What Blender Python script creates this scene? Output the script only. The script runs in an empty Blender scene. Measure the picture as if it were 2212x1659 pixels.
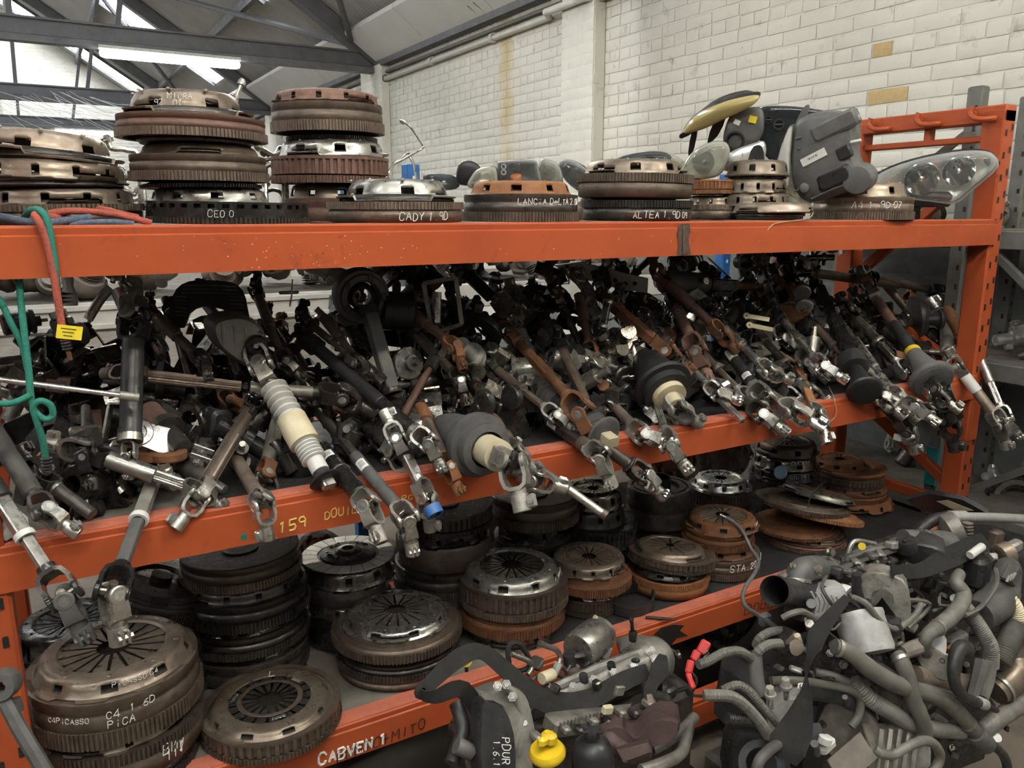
import bpy, math, random
import numpy as np
from mathutils import Vector as V, Matrix as M4, Euler, Quaternion
R = random.Random(7)
sc = bpy.context.scene
col = sc.collection
PI = math.pi

# ------------------------------------------------------------------ camera
IW, IH, FPX = 2212, 1659, 1731.0
PITCH = math.atan(369 / FPX)
YAW = math.radians(30.6)
CAM = V((0, 0, 1.65))
FW = V((math.sin(YAW) * math.cos(PITCH), math.cos(YAW) * math.cos(PITCH), -math.sin(PITCH)))
RT = V((math.cos(YAW), -math.sin(YAW), 0))
UP = RT.cross(FW)
cam = bpy.data.cameras.new('camera')
cam.sensor_width = 36; cam.lens = 36 * FPX / IW; cam.clip_start = 0.05; cam.clip_end = 200
camo = bpy.data.objects.new('camera', cam); col.objects.link(camo)
camo.matrix_world = M4(((RT.x, UP.x, -FW.x, CAM.x), (RT.y, UP.y, -FW.y, CAM.y), (RT.z, UP.z, -FW.z, CAM.z), (0, 0, 0, 1)))
sc.camera = camo

def ray(u, v):
    return FW + RT * ((u - IW / 2) / FPX) + UP * ((IH / 2 - v) / FPX)
def at(u, v, Y):          # point of the place seen at a pixel, at depth Y behind the photographer
    r = ray(u, v); return CAM + r * (Y / r.y)
def atx(u, v, X):
    r = ray(u, v); return CAM + r * (X / r.x)
def atz(u, v, Z):
    r = ray(u, v); return CAM + r * ((Z - CAM.z) / r.z)
def fdepth(p):
    return (V(p) - CAM).dot(FW)

# ------------------------------------------------------------------ world, exposure
w = bpy.data.worlds.new('world'); sc.world = w; w.use_nodes = True
w.node_tree.nodes['Background'].inputs[0].default_value = (0.85, 0.92, 1, 1)
w.node_tree.nodes['Background'].inputs[1].default_value = 0.6
sc.view_settings.view_transform = 'Standard'; sc.view_settings.look = 'None'
sc.view_settings.gamma = 1; sc.view_settings.use_curve_mapping = False
sc.view_settings.exposure = 0.22
sc.cycles.max_bounces = 4; sc.cycles.diffuse_bounces = 2; sc.cycles.glossy_bounces = 2
sc.cycles.use_adaptive_sampling = True; sc.cycles.adaptive_threshold = 0.12; sc.cycles.adaptive_min_samples = 14; sc.cycles.use_light_tree = True
sc.cycles.transmission_bounces = 4; sc.cycles.transparent_max_bounces = 6
sc.cycles.caustics_reflective = False; sc.cycles.caustics_refractive = False
sc.cycles.sample_clamp_indirect = 6
ROOFLIGHT_E = 9.5        # daylight through the rooflight strips
TUBE_E = 66.0             # fluorescent tubes
ROOFLIGHT_C = (0.93, 0.97, 1.0); TUBE_C = (1.0, 0.94, 0.81)

# ------------------------------------------------------------------ materials
MATS = {}
def mat(name, c1, c2=None, rough=0.5, metal=0.0, scale=6.0, c3=None, t3=0.62, s3=3.0, bump=0.15, bscale=40.0,
        rvar=0.15, vary=0.25, trans=0.0, ior=1.45, spec=0.5, coat=0.0, emit=None, world=False, alpha=1.0, soft3=0.22):
    m = bpy.data.materials.new(name); m.use_nodes = True; nt = m.node_tree; N = nt.nodes; L = nt.links
    b = N['Principled BSDF']
    b.inputs['Roughness'].default_value = rough; b.inputs['Metallic'].default_value = metal
    b.inputs['IOR'].default_value = ior; b.inputs['Transmission Weight'].default_value = trans
    b.inputs['Specular IOR Level'].default_value = spec; b.inputs['Coat Weight'].default_value = coat
    b.inputs['Alpha'].default_value = alpha
    if emit:
        b.inputs['Emission Color'].default_value = (*emit[0], 1); b.inputs['Emission Strength'].default_value = emit[1]
        b.inputs['Base Color'].default_value = (*c1, 1); MATS[name] = m; return m
    tc = N.new('ShaderNodeTexCoord'); oi = N.new('ShaderNodeObjectInfo')
    if not world: scale *= 2.6; s3 *= 2.2
    if world:
        ge = N.new('ShaderNodeNewGeometry'); vec = ge.outputs['Position']
    else:
        # object space, in metres whatever the scale of a shared mesh, shifted per object
        add = N.new('ShaderNodeVectorMath'); add.operation = 'MULTIPLY_ADD'
        cmb = N.new('ShaderNodeCombineXYZ')
        for i in range(3): L.new(oi.outputs['Random'], cmb.inputs[i])
        L.new(cmb.outputs[0], add.inputs[0]); add.inputs[1].default_value = (37, 53, 71)
        ge = N.new('ShaderNodeNewGeometry'); L.new(ge.outputs['Position'], add.inputs[2]); vec = add.outputs[0]
    def noise(s, det=4, rgh=0.6):
        n = N.new('ShaderNodeTexNoise'); n.inputs['Scale'].default_value = s; n.inputs['Detail'].default_value = det
        n.inputs['Roughness'].default_value = rgh; L.new(vec, n.inputs['Vector']); return n.outputs['Fac']
    def ramp(f, a, bb):
        mr = N.new('ShaderNodeMapRange'); mr.inputs[1].default_value = a; mr.inputs[2].default_value = bb
        L.new(f, mr.inputs[0]); return mr.outputs[0]
    def mix(f, a, bb):
        x = N.new('ShaderNodeMix'); x.data_type = 'RGBA'; x.clamp_factor = True
        L.new(f, x.inputs[0])
        for i, c in ((6, a), (7, bb)):
            if isinstance(c, tuple): x.inputs[i].default_value = (*c, 1)
            else: L.new(c, x.inputs[i])
        return x.outputs[2]
    n1 = noise(scale)
    c = mix(ramp(n1, 0.3, 0.7), c1, c2 or tuple(k * 0.75 for k in c1))
    if c3:
        c = mix(ramp(noise(s3, 6, 0.7), t3, t3 + soft3), c, c3)
    if vary:
        hs = N.new('ShaderNodeHueSaturation'); mr = N.new('ShaderNodeMapRange')
        mr.inputs[3].default_value = 1 - vary; mr.inputs[4].default_value = 1 + vary
        L.new(oi.outputs['Random'], mr.inputs[0]); L.new(mr.outputs[0], hs.inputs['Value']); L.new(c, hs.inputs['Color']); c = hs.outputs[0]
    L.new(c, b.inputs['Base Color'])
    if rvar:
        mr = N.new('ShaderNodeMapRange'); mr.inputs[1].default_value = 0.3; mr.inputs[2].default_value = 0.7
        mr.inputs[3].default_value = max(0.03, rough - rvar); mr.inputs[4].default_value = min(1, rough + rvar)
        L.new(noise(scale * 2.3), mr.inputs[0]); L.new(mr.outputs[0], b.inputs['Roughness'])
    if bump:
        bp = N.new('ShaderNodeBump'); bp.inputs['Strength'].default_value = bump; bp.inputs['Distance'].default_value = 0.004
        L.new(noise(bscale, 3), bp.inputs['Height']); L.new(bp.outputs[0], b.inputs['Normal'])
    MATS[name] = m
    return m

mat('orange_paint', (.45, .092, .030), (.37, .070, .023), .46, 0, 1.4, (.14, .035, .018), .60, 4, .06, 60, vary=.04, soft3=.2, spec=.3)
mat('orange_worn', (.60, .17, .10), (.42, .13, .08), .55, 0, 9, (.10, .05, .035), .60, 14, .1, 60, vary=.04, soft3=.15)
mat('weld_black', (.035, .03, .028), (.09, .05, .035), .6, 0, 20, bump=.3)
mat('black_paint', (.012, .011, .01), (.03, .02, .015), .5, 0, 20)
mat('brown_iron', (.20, .15, .115), (.105, .077, .058), .48, .45, 14, (.29, .21, .15), .6, 10, .2, 90, vary=.28)
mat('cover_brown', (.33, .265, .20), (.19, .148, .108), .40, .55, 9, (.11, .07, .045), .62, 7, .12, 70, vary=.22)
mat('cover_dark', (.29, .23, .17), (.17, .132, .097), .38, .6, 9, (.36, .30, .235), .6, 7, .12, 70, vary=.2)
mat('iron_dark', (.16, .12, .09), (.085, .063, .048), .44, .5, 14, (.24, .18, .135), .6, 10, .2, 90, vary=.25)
mat('rust_iron', (.20, .085, .035), (.10, .045, .022), .75, .15, 12, (.36, .16, .05), .6, 9, .35, 90, vary=.25)
mat('rust_bright', (.30, .13, .05), (.19, .08, .035), .78, .1, 10, (.09, .05, .03), .62, 8, .35, 90, vary=.2)
mat('rust_red', (.20, .112, .082), (.125, .07, .052), .62, .25, 12, (.31, .2, .14), .58, 8, .3, 90, vary=.2)
mat('grey_steel', (.46, .44, .39), (.27, .255, .22), .33, .8, 8, (.19, .16, .125), .62, 7, .08, 80, vary=.25)
mat('bright_steel', (.66, .64, .58), (.46, .44, .40), .27, .9, 8, (.36, .32, .26), .62, 7, .06, 80, vary=.2)
mat('oily_steel', (.26, .235, .20), (.12, .107, .088), .22, .85, 12, (.40, .36, .29), .62, 9, .12, 80, vary=.3)
mat('dark_iron', (.092, .080, .068), (.045, .039, .034), .36, .55, 12, (.17, .13, .10), .62, 9, .2, 80, vary=.35)
mat('black_steel', (.065, .061, .055), (.028, .026, .024), .25, .6, 10, (.15, .135, .118), .60, 9, .1, 60, vary=.35)
mat('black_plastic', (.030, .030, .030), (.018, .018, .018), .38, 0, 10, (.07, .066, .06), .60, 8, .08, 60, vary=.3)
mat('dusty_plastic', (.115, .111, .103), (.058, .056, .052), .52, 0, 7, (.23, .217, .19), .58, 6, .12, 60, vary=.25)
mat('grey_rubber', (.115, .11, .105), (.065, .063, .06), .65, 0, 9, (.19, .18, .165), .62, 7, .12, 60, vary=.2)
mat('black_rubber', (.034, .033, .031), (.02, .019, .018), .45, 0, 10, (.09, .083, .073), .61, 8, .1, 60, vary=.25)
mat('hose_rubber', (.17, .16, .135), (.10, .094, .08), .5, 0, 9, (.30, .275, .23), .58, 7, .12, 60, vary=.25)
mat('cast_alu', (.52, .50, .445), (.34, .32, .28), .45, .5, 9, (.17, .145, .12), .6, 7, .35, 70, vary=.2)
mat('dirty_alu', (.33, .31, .27), (.17, .158, .135), .48, .5, 8, (.07, .063, .053), .58, 6, .4, 60, vary=.2)
mat('white_alu', (.55, .54, .51), (.40, .39, .37), .45, .4, 10, (.26, .24, .21), .64, 9, .2, 70, vary=.1)
mat('dusty_parts', (.20, .175, .145), (.11, .095, .08), .7, .1, 9, (.28, .25, .21), .6, 7, .25, 60, vary=.35)
mat('maroon_iron', (.12, .075, .065), (.075, .05, .045), .6, .3, 12, (.17, .12, .10), .62, 8, .25, 80, vary=.1)
mat('cream_plastic', (.60, .53, .36), (.47, .40, .25), .5, 0, 10, (.22, .17, .10), .68, 8, .05)
mat('white_plastic', (.68, .67, .62), (.55, .54, .5), .5, 0, 10, (.3, .28, .25), .68, 8, .05, vary=.05)
mat('yellow_plastic', (.72, .50, .02), (.55, .37, .015), .35, 0, 10, (.3, .2, .03), .68, 8, .05, vary=.03)
mat('yellow_paper', (.85, .66, .03), (.75, .58, .03), .7, 0, 10, bump=0, vary=.02)
mat('red_plastic', (.62, .04, .035), (.45, .03, .03), .4, 0, 12, bump=.03, vary=.05)
mat('blue_plastic', (.05, .17, .42), (.04, .13, .34), .45, 0, 12, bump=.03, vary=.03)
mat('blue_steel', (.03, .16, .45), (.025, .13, .36), .45, 0, 12, bump=.03, vary=.03)
mat('label_white', (.75, .74, .68), (.62, .61, .56), .6, 0, 14, bump=0, vary=.03)
mat('label_print', (.04, .04, .04), (.05, .05, .05), .6, 0, 14, bump=0, vary=0)
mat('chalk', (.82, .80, .74), (.70, .68, .62), .8, 0, 60, bump=0, vary=.03)
mat('chalk_yellow', (.80, .62, .18), (.70, .52, .14), .8, 0, 60, bump=0, vary=.03)
mat('grey_zinc', (.20, .20, .18), (.14, .14, .125), .55, .35, 6, (.09, .08, .065), .62, 5, .1, 60, vary=.08)
mat('white_beam', (.62, .61, .55), (.50, .49, .44), .5, 0, 5, (.30, .27, .22), .64, 6, .05, vary=.03)
mat('chipboard', (.20, .18, .145), (.12, .105, .085), .75, 0, 5, (.055, .05, .043), .56, 4, .15, 90, vary=.12, soft3=.2)
mat('dark_mat', (.030, .029, .028), (.020, .019, .019), .6, 0, 8, (.065, .06, .053), .6, 5, .15, 70, vary=.1)
mat('truss_steel', (.15, .15, .155), (.11, .11, .115), .55, .1, 3, (.19, .16, .14), .7, 3, .1, 30, vary=.08)
mat('roof_sheet', (.46, .45, .42), (.36, .35, .325), .6, .1, 1.2, (.28, .23, .19), .66, 1.5, .05, 20, vary=0, world=True)
mat('roof_panel', (.66, .66, .62), (.60, .60, .56), .55, 0, .8, (.42, .38, .28), .72, 2, .03, 20, vary=.03, soft3=.1)
mat('concrete', (.20, .165, .125), (.13, .108, .082), .75, 0, 3, (.055, .05, .042), .55, 2.5, .25, 40, vary=0, world=True, soft3=.2)
mat('bare_brick', (.62, .47, .24), (.52, .38, .19), .85, 0, 18, bump=.5, bscale=60, vary=.06)
mat('grey_brick', (.20, .205, .195), (.14, .145, .14), .8, 0, 5, (.28, .28, .26), .6, 6, .5, 30, vary=.1)
mat('cast_cobweb', (.6, .62, .65), (.5, .5, .5), .9, 0, 10, bump=0)
mat('rope_green', (.02, .16, .11), (.03, .22, .16), .8, 0, 120, (.01, .07, .05), .6, 220, .5, 250, vary=.03)
mat('rope_red', (.42, .09, .05), (.30, .07, .05), .8, 0, 30, (.22, .12, .10), .55, 90, .5, 250, vary=.03)
mat('rope_blue', (.05, .075, .12), (.10, .13, .17), .8, 0, 120, (.42, .45, .48), .6, 60, .5, 250, vary=.03)
mat('teal', (.02, .22, .22), (.02, .17, .18), .5, vary=.03)
mat('amber', (.55, .13, .02), (.45, .10, .02), .25, vary=.03, bump=0)
mat('chrome', (.80, .80, .78), (.70, .70, .68), .10, 1.0, 10, bump=0, rvar=.05, vary=.05)
mat('hazy_chrome', (.80, .80, .76), (.68, .68, .64), .34, .8, 10, bump=.02, rvar=.1, vary=.05)
def lens(name, tint, body, lo, hi, rough=.07):
    m = bpy.data.materials.new(name); m.use_nodes = True; nt = m.node_tree; N = nt.nodes; L = nt.links
    b = N['Principled BSDF']; b.inputs['Base Color'].default_value = (*body, 1); b.inputs['Roughness'].default_value = rough; b.inputs['Specular IOR Level'].default_value = .9
    t = N.new('ShaderNodeBsdfTransparent'); t.inputs[0].default_value = (*tint, 1); lw = N.new('ShaderNodeLayerWeight'); lw.inputs[0].default_value = .35
    tc = N.new('ShaderNodeTexCoord'); nz = N.new('ShaderNodeTexNoise'); nz.inputs['Scale'].default_value = 14; L.new(tc.outputs['Object'], nz.inputs['Vector'])
    ad = N.new('ShaderNodeMath'); ad.operation = 'MULTIPLY_ADD'; ad.inputs[1].default_value = .3; L.new(nz.outputs['Fac'], ad.inputs[0]); L.new(lw.outputs['Facing'], ad.inputs[2])
    mr = N.new('ShaderNodeMapRange'); mr.inputs[1].default_value = .15; mr.inputs[3].default_value = lo; mr.inputs[4].default_value = hi; L.new(ad.outputs[0], mr.inputs[0])
    mx = N.new('ShaderNodeMixShader'); L.new(mr.outputs[0], mx.inputs[0]); L.new(t.outputs[0], mx.inputs[1]); L.new(b.outputs[0], mx.inputs[2]); L.new(mx.outputs[0], N['Material Output'].inputs[0])
    MATS[name] = m
lens('lens', (.95, .96, .94), (.62, .63, .60), .10, .75)
lens('lens_milky', (.90, .90, .80), (.58, .58, .48), .28, .85, .1)
lens('lens_yellow', (.75, .6, .3), (.60, .48, .20), .62, .95, .15)
lens('lens_smoke', (.55, .58, .60), (.10, .11, .12), .25, .8)
mat('grey_plastic', (.15, .148, .142), (.10, .098, .094), .5, 0, 7, (.24, .23, .21), .62, 6, .1, 60, vary=.1)
mat('strap_web', (.030, .029, .027), (.020, .019, .018), .8, 0, 14, (.05, .047, .043), .6, 9, .25, 160, vary=.1, spec=.2)
mat('rooflight_pane', (.9, .9, .9), emit=(ROOFLIGHT_C, ROOFLIGHT_E))
mat('tube_glow', (.9, .9, .9), emit=(TUBE_C, TUBE_E))
mat('tube_glow_dim', (.9, .9, .9), emit=((.97, .98, 1.0), 22.0))
mat('pale_blue', (.22, .32, .40), (.16, .25, .32), .5, vary=.03)
mat('lamp_body', (.62, .62, .58), (.5, .5, .46), .5, 0, 5, bump=0)

# painted brick: white paint, dirt under the eaves' leak and two drip stains that have their own place
def painted():
    m = bpy.data.materials.new('painted_brick'); m.use_nodes = True; nt = m.node_tree; N = nt.nodes; L = nt.links
    b = N['Principled BSDF']; b.inputs['Roughness'].default_value = .62
    ge = N.new('ShaderNodeNewGeometry'); P = ge.outputs['Position']
    def noise(s, det=5):
        n = N.new('ShaderNodeTexNoise'); n.inputs['Scale'].default_value = s; n.inputs['Detail'].default_value = det
        n.inputs['Roughness'].default_value = .65; L.new(P, n.inputs['Vector']); return n.outputs['Fac']
    def mth(op, a, bb=None, c=None):
        x = N.new('ShaderNodeMath'); x.operation = op
        for i, k in enumerate((a, bb, c)):
            if k is None: continue
            if isinstance(k, (int, float)): x.inputs[i].default_value = k
            else: L.new(k, x.inputs[i])
        x.use_clamp = op in ('MULTIPLY',)
        return x.outputs[0]
    def mrange(f, a, bb, c=0, d=1):
        x = N.new('ShaderNodeMapRange'); L.new(f, x.inputs[0])
        for i, k in enumerate((a, bb, c, d)): x.inputs[i + 1].default_value = k
        return x.outputs[0]
    def mix(f, a, bb):
        x = N.new('ShaderNodeMix'); x.data_type = 'RGBA'; L.new(f, x.inputs[0])
        for i, c in ((6, a), (7, bb)):
            if isinstance(c, tuple): x.inputs[i].default_value = (*c, 1)
            else: L.new(c, x.inputs[i])
        return x.outputs[2]
    sp = N.new('ShaderNodeSeparateXYZ'); L.new(P, sp.inputs[0])
    c = mix(mrange(noise(1.4), .35, .7), (.76, .74, .66), (.64, .62, .55))
    c = mix(mrange(noise(9), .60, .74), c, (.46, .44, .39))
    d = mth('ABSOLUTE', mth('ADD', sp.outputs[1], -6.35))
    wob = mth('MULTIPLY_ADD', noise(5), .16, -.08)
    st = mrange(mth('ADD', d, wob), .15, .03)
    st = mth('MULTIPLY', st, mrange(sp.outputs[2], 1.5, 2.5, .25, .9))
    st = mth('MULTIPLY', st, mrange(noise(4), .3, .6, .35, 1))
    c = mix(st, c, (.58, .45, .20))
    L.new(c, b.inputs['Base Color'])
    bp = N.new('ShaderNodeBump'); bp.inputs['Strength'].default_value = .35; bp.inputs['Distance'].default_value = .008
    L.new(noise(28, 4), bp.inputs['Height']); L.new(bp.outputs[0], b.inputs['Normal'])
    MATS['painted_brick'] = m
painted()

# ------------------------------------------------------------------ mesh helpers
class MB:
    def __init__(s): s.v = []; s.f = []
    def add(s, vs, fs, M=None):
        o = len(s.v)
        s.v += [tuple(M @ V(p)) for p in vs] if M is not None else [tuple(p) for p in vs]
        s.f += [tuple(i + o for i in f) for f in fs]
        return s
    def lathe(s, prof, n=32, M=None, a0=0, a1=2 * PI):
        full = abs(a1 - a0 - 2 * PI) < 1e-6
        k = n if full else n + 1
        vs = []; fs = []; m = len(prof)
        for i in range(k):
            a = a0 + (a1 - a0) * i / n; c, d = math.cos(a), math.sin(a)
            vs += [(r * c, r * d, z) for r, z in prof]
        for i in range(n):
            j = (i + 1) % k
            for q in range(m - 1):
                A, B, Cc, D = i * m + q, j * m + q, j * m + q + 1, i * m + q + 1
                if prof[q][0] < 1e-9: fs.append((A, Cc, D))
                elif prof[q + 1][0] < 1e-9: fs.append((A, B, D))
                else: fs.append((A, B, Cc, D))
        return s.add(vs, fs, M)
    def cyl(s, r, z0, z1, n=16, M=None, r1=None):
        r1 = r if r1 is None else r1
        return s.lathe([(0, z0), (r, z0), (r1, z1), (0, z1)], n, M)
    def tube(s, pts, r, n=8, cap=True, closed=False):
        pts = [V(p) for p in pts]; k = len(pts)
        rs = r if isinstance(r, (list, tuple)) else [r] * k
        def tan(i):
            if closed: d = pts[(i + 1) % k] - pts[i - 1]
            else: d = pts[min(i + 1, k - 1)] - pts[max(i - 1, 0)]
            return d.normalized() if d.length > 1e-9 else V((0, 0, 1))
        t = tan(0); nrm = t.orthogonal().normalized(); vs = []; fs = []
        for i in range(k):
            t2 = tan(i); q = t.rotation_difference(t2); nrm = (q @ nrm).normalized(); nrm = (nrm - t2 * nrm.dot(t2)).normalized(); t = t2
            bn = t.cross(nrm)
            for j in range(n):
                a = 2 * PI * j / n
                vs.append(pts[i] + (nrm * math.cos(a) + bn * math.sin(a)) * rs[i])
        for i in range(k if closed else k - 1):
            i2 = (i + 1) % k
            for j in range(n):
                j2 = (j + 1) % n
                fs.append((i * n + j, i * n + j2, i2 * n + j2, i2 * n + j))
        if cap and not closed:
            fs.append(tuple(range(n - 1, -1, -1))); fs.append(tuple((k - 1) * n + j for j in range(n)))
        return s.add(vs, fs)
    def box(s, c, d, M=None, ch=0.0):
        x, y, z = c; a, b, e = d[0] / 2, d[1] / 2, d[2] / 2
        if ch <= 0:
            vs = [(x + i * a, y + j * b, z + k * e) for i in (-1, 1) for j in (-1, 1) for k in (-1, 1)]
            fs = [(0, 1, 3, 2), (4, 6, 7, 5), (0, 4, 5, 1), (2, 3, 7, 6), (0, 2, 6, 4), (1, 5, 7, 3)]
            return s.add(vs, fs, M)
        ch = min(ch, a * .9, b * .9, e * .9)
        out = [(-a, -b + ch), (-a, b - ch), (-a + ch, b), (a - ch, b), (a, b - ch), (a, -b + ch), (a - ch, -b), (-a + ch, -b)]
        inn = [(p * (a - ch) / a, q * (b - ch) / b) for p, q in out]
        vs = []
        for ring, zz in ((inn, -e), (out, -e + ch), (out, e - ch), (inn, e)):
            vs += [(x + p, y + q, z + zz) for p, q in ring]
        fs = [tuple(range(8)), tuple(24 + i for i in range(7, -1, -1))]
        for l in range(3):
            for i in range(8):
                j = (i + 1) % 8
                fs.append((l * 8 + j, l * 8 + i, l * 8 + 8 + i, l * 8 + 8 + j))
        return s.add(vs, fs, M)
    def prism(s, poly, z0, z1, M=None):
        n = len(poly); vs = [(x, y, z0) for x, y in poly] + [(x, y, z1) for x, y in poly]
        fs = [tuple(range(n - 1, -1, -1)), tuple(range(n, 2 * n))] + [(i, (i + 1) % n, n + (i + 1) % n, n + i) for i in range(n)]
        return s.add(vs, fs, M)
    def strip(s, path, width, th, M=None):
        """flat bar bent along a path in the xz plane, width along y"""
        n = len(path); P = [V((x, z)) for x, z in path]; nor = []
        for i in range(n):
            d = (P[min(i + 1, n - 1)] - P[max(i - 1, 0)]).normalized(); nor.append(V((-d.y, d.x)))
        vs = []; fs = []
        ws = width if isinstance(width, (list, tuple)) else [width] * n
        for i in range(n):
            for sg, yy in ((-1, -1), (1, -1), (1, 1), (-1, 1)):
                q = P[i] + nor[i] * (sg * th / 2); vs.append((q.x, yy * ws[i] / 2, q.y))
        for i in range(n - 1):
            for j in range(4):
                k = (j + 1) % 4; fs.append((i * 4 + j, i * 4 + k, i * 4 + 4 + k, i * 4 + 4 + j))
        fs += [(3, 2, 1, 0), tuple(4 * (n - 1) + j for j in range(4))]
        return s.add(vs, fs, M)
    def mesh(s, name, sharp=38):
        me = bpy.data.meshes.new(name); me.from_pydata(s.v, [], s.f); me.update()
        me.shade_smooth(); me.set_sharp_from_angle(angle=math.radians(sharp))
        return me
    def build(s, name, mt, parent=None, M=None, sharp=38):
        return inst(name, s.mesh(name, sharp), mt, parent, M)

def inst(name, me, mt, parent=None, M=None):
    o = bpy.data.objects.new(name, me); col.objects.link(o)
    if not me.materials: me.materials.append(None)
    o.material_slots[0].link = 'OBJECT'; o.material_slots[0].material = MATS[mt]
    if parent is not None: o.parent = parent
    if M is not None: o.matrix_local = M
    return o
def tag(o, label=None, cat=None, group=None, kind=None):
    if label: o['label'] = label
    if cat: o['category'] = cat
    if group: o['group'] = group
    if kind: o['kind'] = kind
    return o
def thing(name, label, cat, M=None, group=None):
    o = bpy.data.objects.new(name, None); col.objects.link(o); o.empty_display_size = .02
    if M is not None: o.matrix_world = M
    return tag(o, label, cat, group)
CACHE = {}
def cached(key, fn):
    if key not in CACHE: CACHE[key] = fn().mesh(key if isinstance(key, str) else str(key[0]))
    return CACHE[key]
def T(x, y=None, z=None):
    return M4.Translation(V(x) if y is None else V((x, y, z)))
def RX(a): return M4.Rotation(math.radians(a), 4, 'X')
def RY(a): return M4.Rotation(math.radians(a), 4, 'Y')
def RZ(a): return M4.Rotation(math.radians(a), 4, 'Z')
def S(x, y=None, z=None):
    return M4.Diagonal((x, x if y is None else y, x if z is None else z, 1))
def frame(p, zdir, roll=0):
    """matrix at p whose z axis points along zdir"""
    z = V(zdir).normalized(); ref = V((0, 0, 1)) if abs(z.z) < .95 else V((1, 0, 0))
    x = ref.cross(z).normalized(); y = z.cross(x)
    m = M4(((x.x, y.x, z.x, 0), (x.y, y.y, z.y, 0), (x.z, y.z, z.z, 0), (0, 0, 0, 1)))
    return M4.Translation(V(p)) @ m @ RZ(roll)
def smooth_path(pts, k=6):
    P = [V(p) for p in pts]; out = []; n = len(P)
    for i in range(n - 1):
        a, b, c, d = P[max(i - 1, 0)], P[i], P[i + 1], P[min(i + 2, n - 1)]
        for j in range(k):
            t = j / k
            out.append(.5 * ((2 * b) + (c - a) * t + (2 * a - 5 * b + 4 * c - d) * t * t + (3 * b - a - 3 * c + d) * t ** 3))
    out.append(P[-1]); return out
# ================================================================== the setting
XW = 3.70            # brick wall beside the racks
YF = 21.4            # far gable wall
EZ, SL = 3.35, 0.665 # eaves height and roof slope
XR = -1.6            # ridge
def roofz(x): return EZ + SL * (XW - x) if x > XR else EZ + SL * (x - (2 * XR - XW))
XL = 2 * XR - XW
# floor
tag(MB().box((-1.6, 7.5, -.05), (10.8, 28.2, .1)).build('floor', 'concrete'), kind='structure')

# ---- right brick wall: mortar bed, bricks proud of it
wall = tag(MB().box((XW + .122, 7.6, 1.72), (.24, 28, 3.44)).build('wall_right', 'painted_brick'), kind='structure')
def brick_mesh(L, seed):
    rr = random.Random(seed); h = .0685; j = lambda a: rr.uniform(-a, a)
    mb = MB(); vs = []
    for x, ins in ((.012, 0), (-.0022, .0015), (-.0046, .008)):
        for (sy, szz) in ((-1, -1), (1, -1), (1, 1), (-1, 1)):
            vs.append((x + (j(.0012) if ins else 0), sy * (L / 2 - ins) + j(.0022), szz * (h / 2 - ins) + j(.0022)))
    fs = []
    for l in (0, 1):
        for i in range(4):
            k = (i + 1) % 4; fs.append((l * 4 + i, l * 4 + k, l * 4 + 4 + k, l * 4 + 4 + i))
    fs.append((8, 9, 10, 11))
    fs = [tuple(reversed(f)) for f in fs]
    return mb.add(vs, fs)
BR = {('s', i): brick_mesh(.218, i) for i in range(7)}
BR.update({('h', i): brick_mesh(.1055, 20 + i) for i in range(5)})
BRM = {k: b.mesh('brick', 50) for k, b in BR.items()}
bricks = []
for row in range(7, 45):
    z = .075 * row + .0375
    if z > 3.34: break
    header = row % 4 == 0
    step = .1125 if header else .225
    y = 1.62 + (row % 2) * step / 2 + (.05 if header else 0)
    while y < YF - .1:
        key = ('h', R.randrange(5)) if header else ('s', R.randrange(7))
        bricks.append((V((XW + R.uniform(-.0015, .0015), y + R.uniform(-.003, .003), z + R.uniform(-.0025, .0025))), key, header))
        y += step
bare = [atx(u, v, XW) for u, v in ((1925, 106), (1908, 178))]
def seen_rank(p):   # nearest ones that stand clear above the racks
    hid = p.z < 1.95 or p.y < 1.95
    return (hid, (p - CAM).length)
bricks.sort(key=lambda b: seen_rank(b[0]))
rest = MB(); restg = MB()
bare_ids = set()
for q in bare:
    bare_ids.add(min(range(len(bricks)), key=lambda i: (bricks[i][0] - q).length))
for i, (p, key, hd) in enumerate(bricks):
    if i < 300:
        o = inst('brick', BRM[key], 'bare_brick' if i in bare_ids else 'painted_brick', wall, T(p))
    elif p.y > 4.6 and p.z < 1.6: continue
    else:
        (restg if p.z < 1.58 else rest).add(BR[key].v, BR[key].f, T(p))
tag(rest.build('brick_courses', 'painted_brick', wall, sharp=50), kind='stuff')
tag(restg.build('grey_painted_courses', 'grey_brick', wall, sharp=50), kind='stuff')
tag(MB().box((XW - .001, 3.0, .8), (.006, 7, 1.56)).build('dado_paint', 'grey_brick', wall))
# pilasters with their own courses, pipe and eaves gutter board
for i, (y0, y1, d) in enumerate(((4.93, 5.34, .11), (8.98, 9.62, .11), (13.6, 14.2, .11), (18.1, 18.7, .11))):
    po = tag(MB().box((XW - d / 2, (y0 + y1) / 2, 1.66), (d, y1 - y0, 3.3), ch=.012).build('trim_%d' % (i + 1), 'painted_brick'), kind='structure')
    if i < 2:
        for row in range(22, 44):
            z = .075 * row + .0375
            L_ = y1 - y0
            n = 2 if row % 2 else 3
            for k in range(n):
                if n == 3 and k == 1 and L_ < .5: pass
                yy = y0 + L_ * (k + .5) / n
                sx = L_ / n / .225
                inst('brick', BRM[('s', R.randrange(7))], 'painted_brick', po, T(XW - d + .001, yy, z) @ S(.7, sx, 1))
pipe = thing('conduit_pipe', 'long white painted conduit pipe running along the top of the brick wall', 'pipe')
MB().tube([(XW - .05, -3, 3.145), (XW - .05, 4.9, 3.14), (XW - .15, 5.0, 3.14), (XW - .15, 5.5, 3.14), (XW - .05, 5.6, 3.14), (XW - .05, YF, 3.13)], .028, 10).build('pipe', 'white_beam', pipe)
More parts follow.
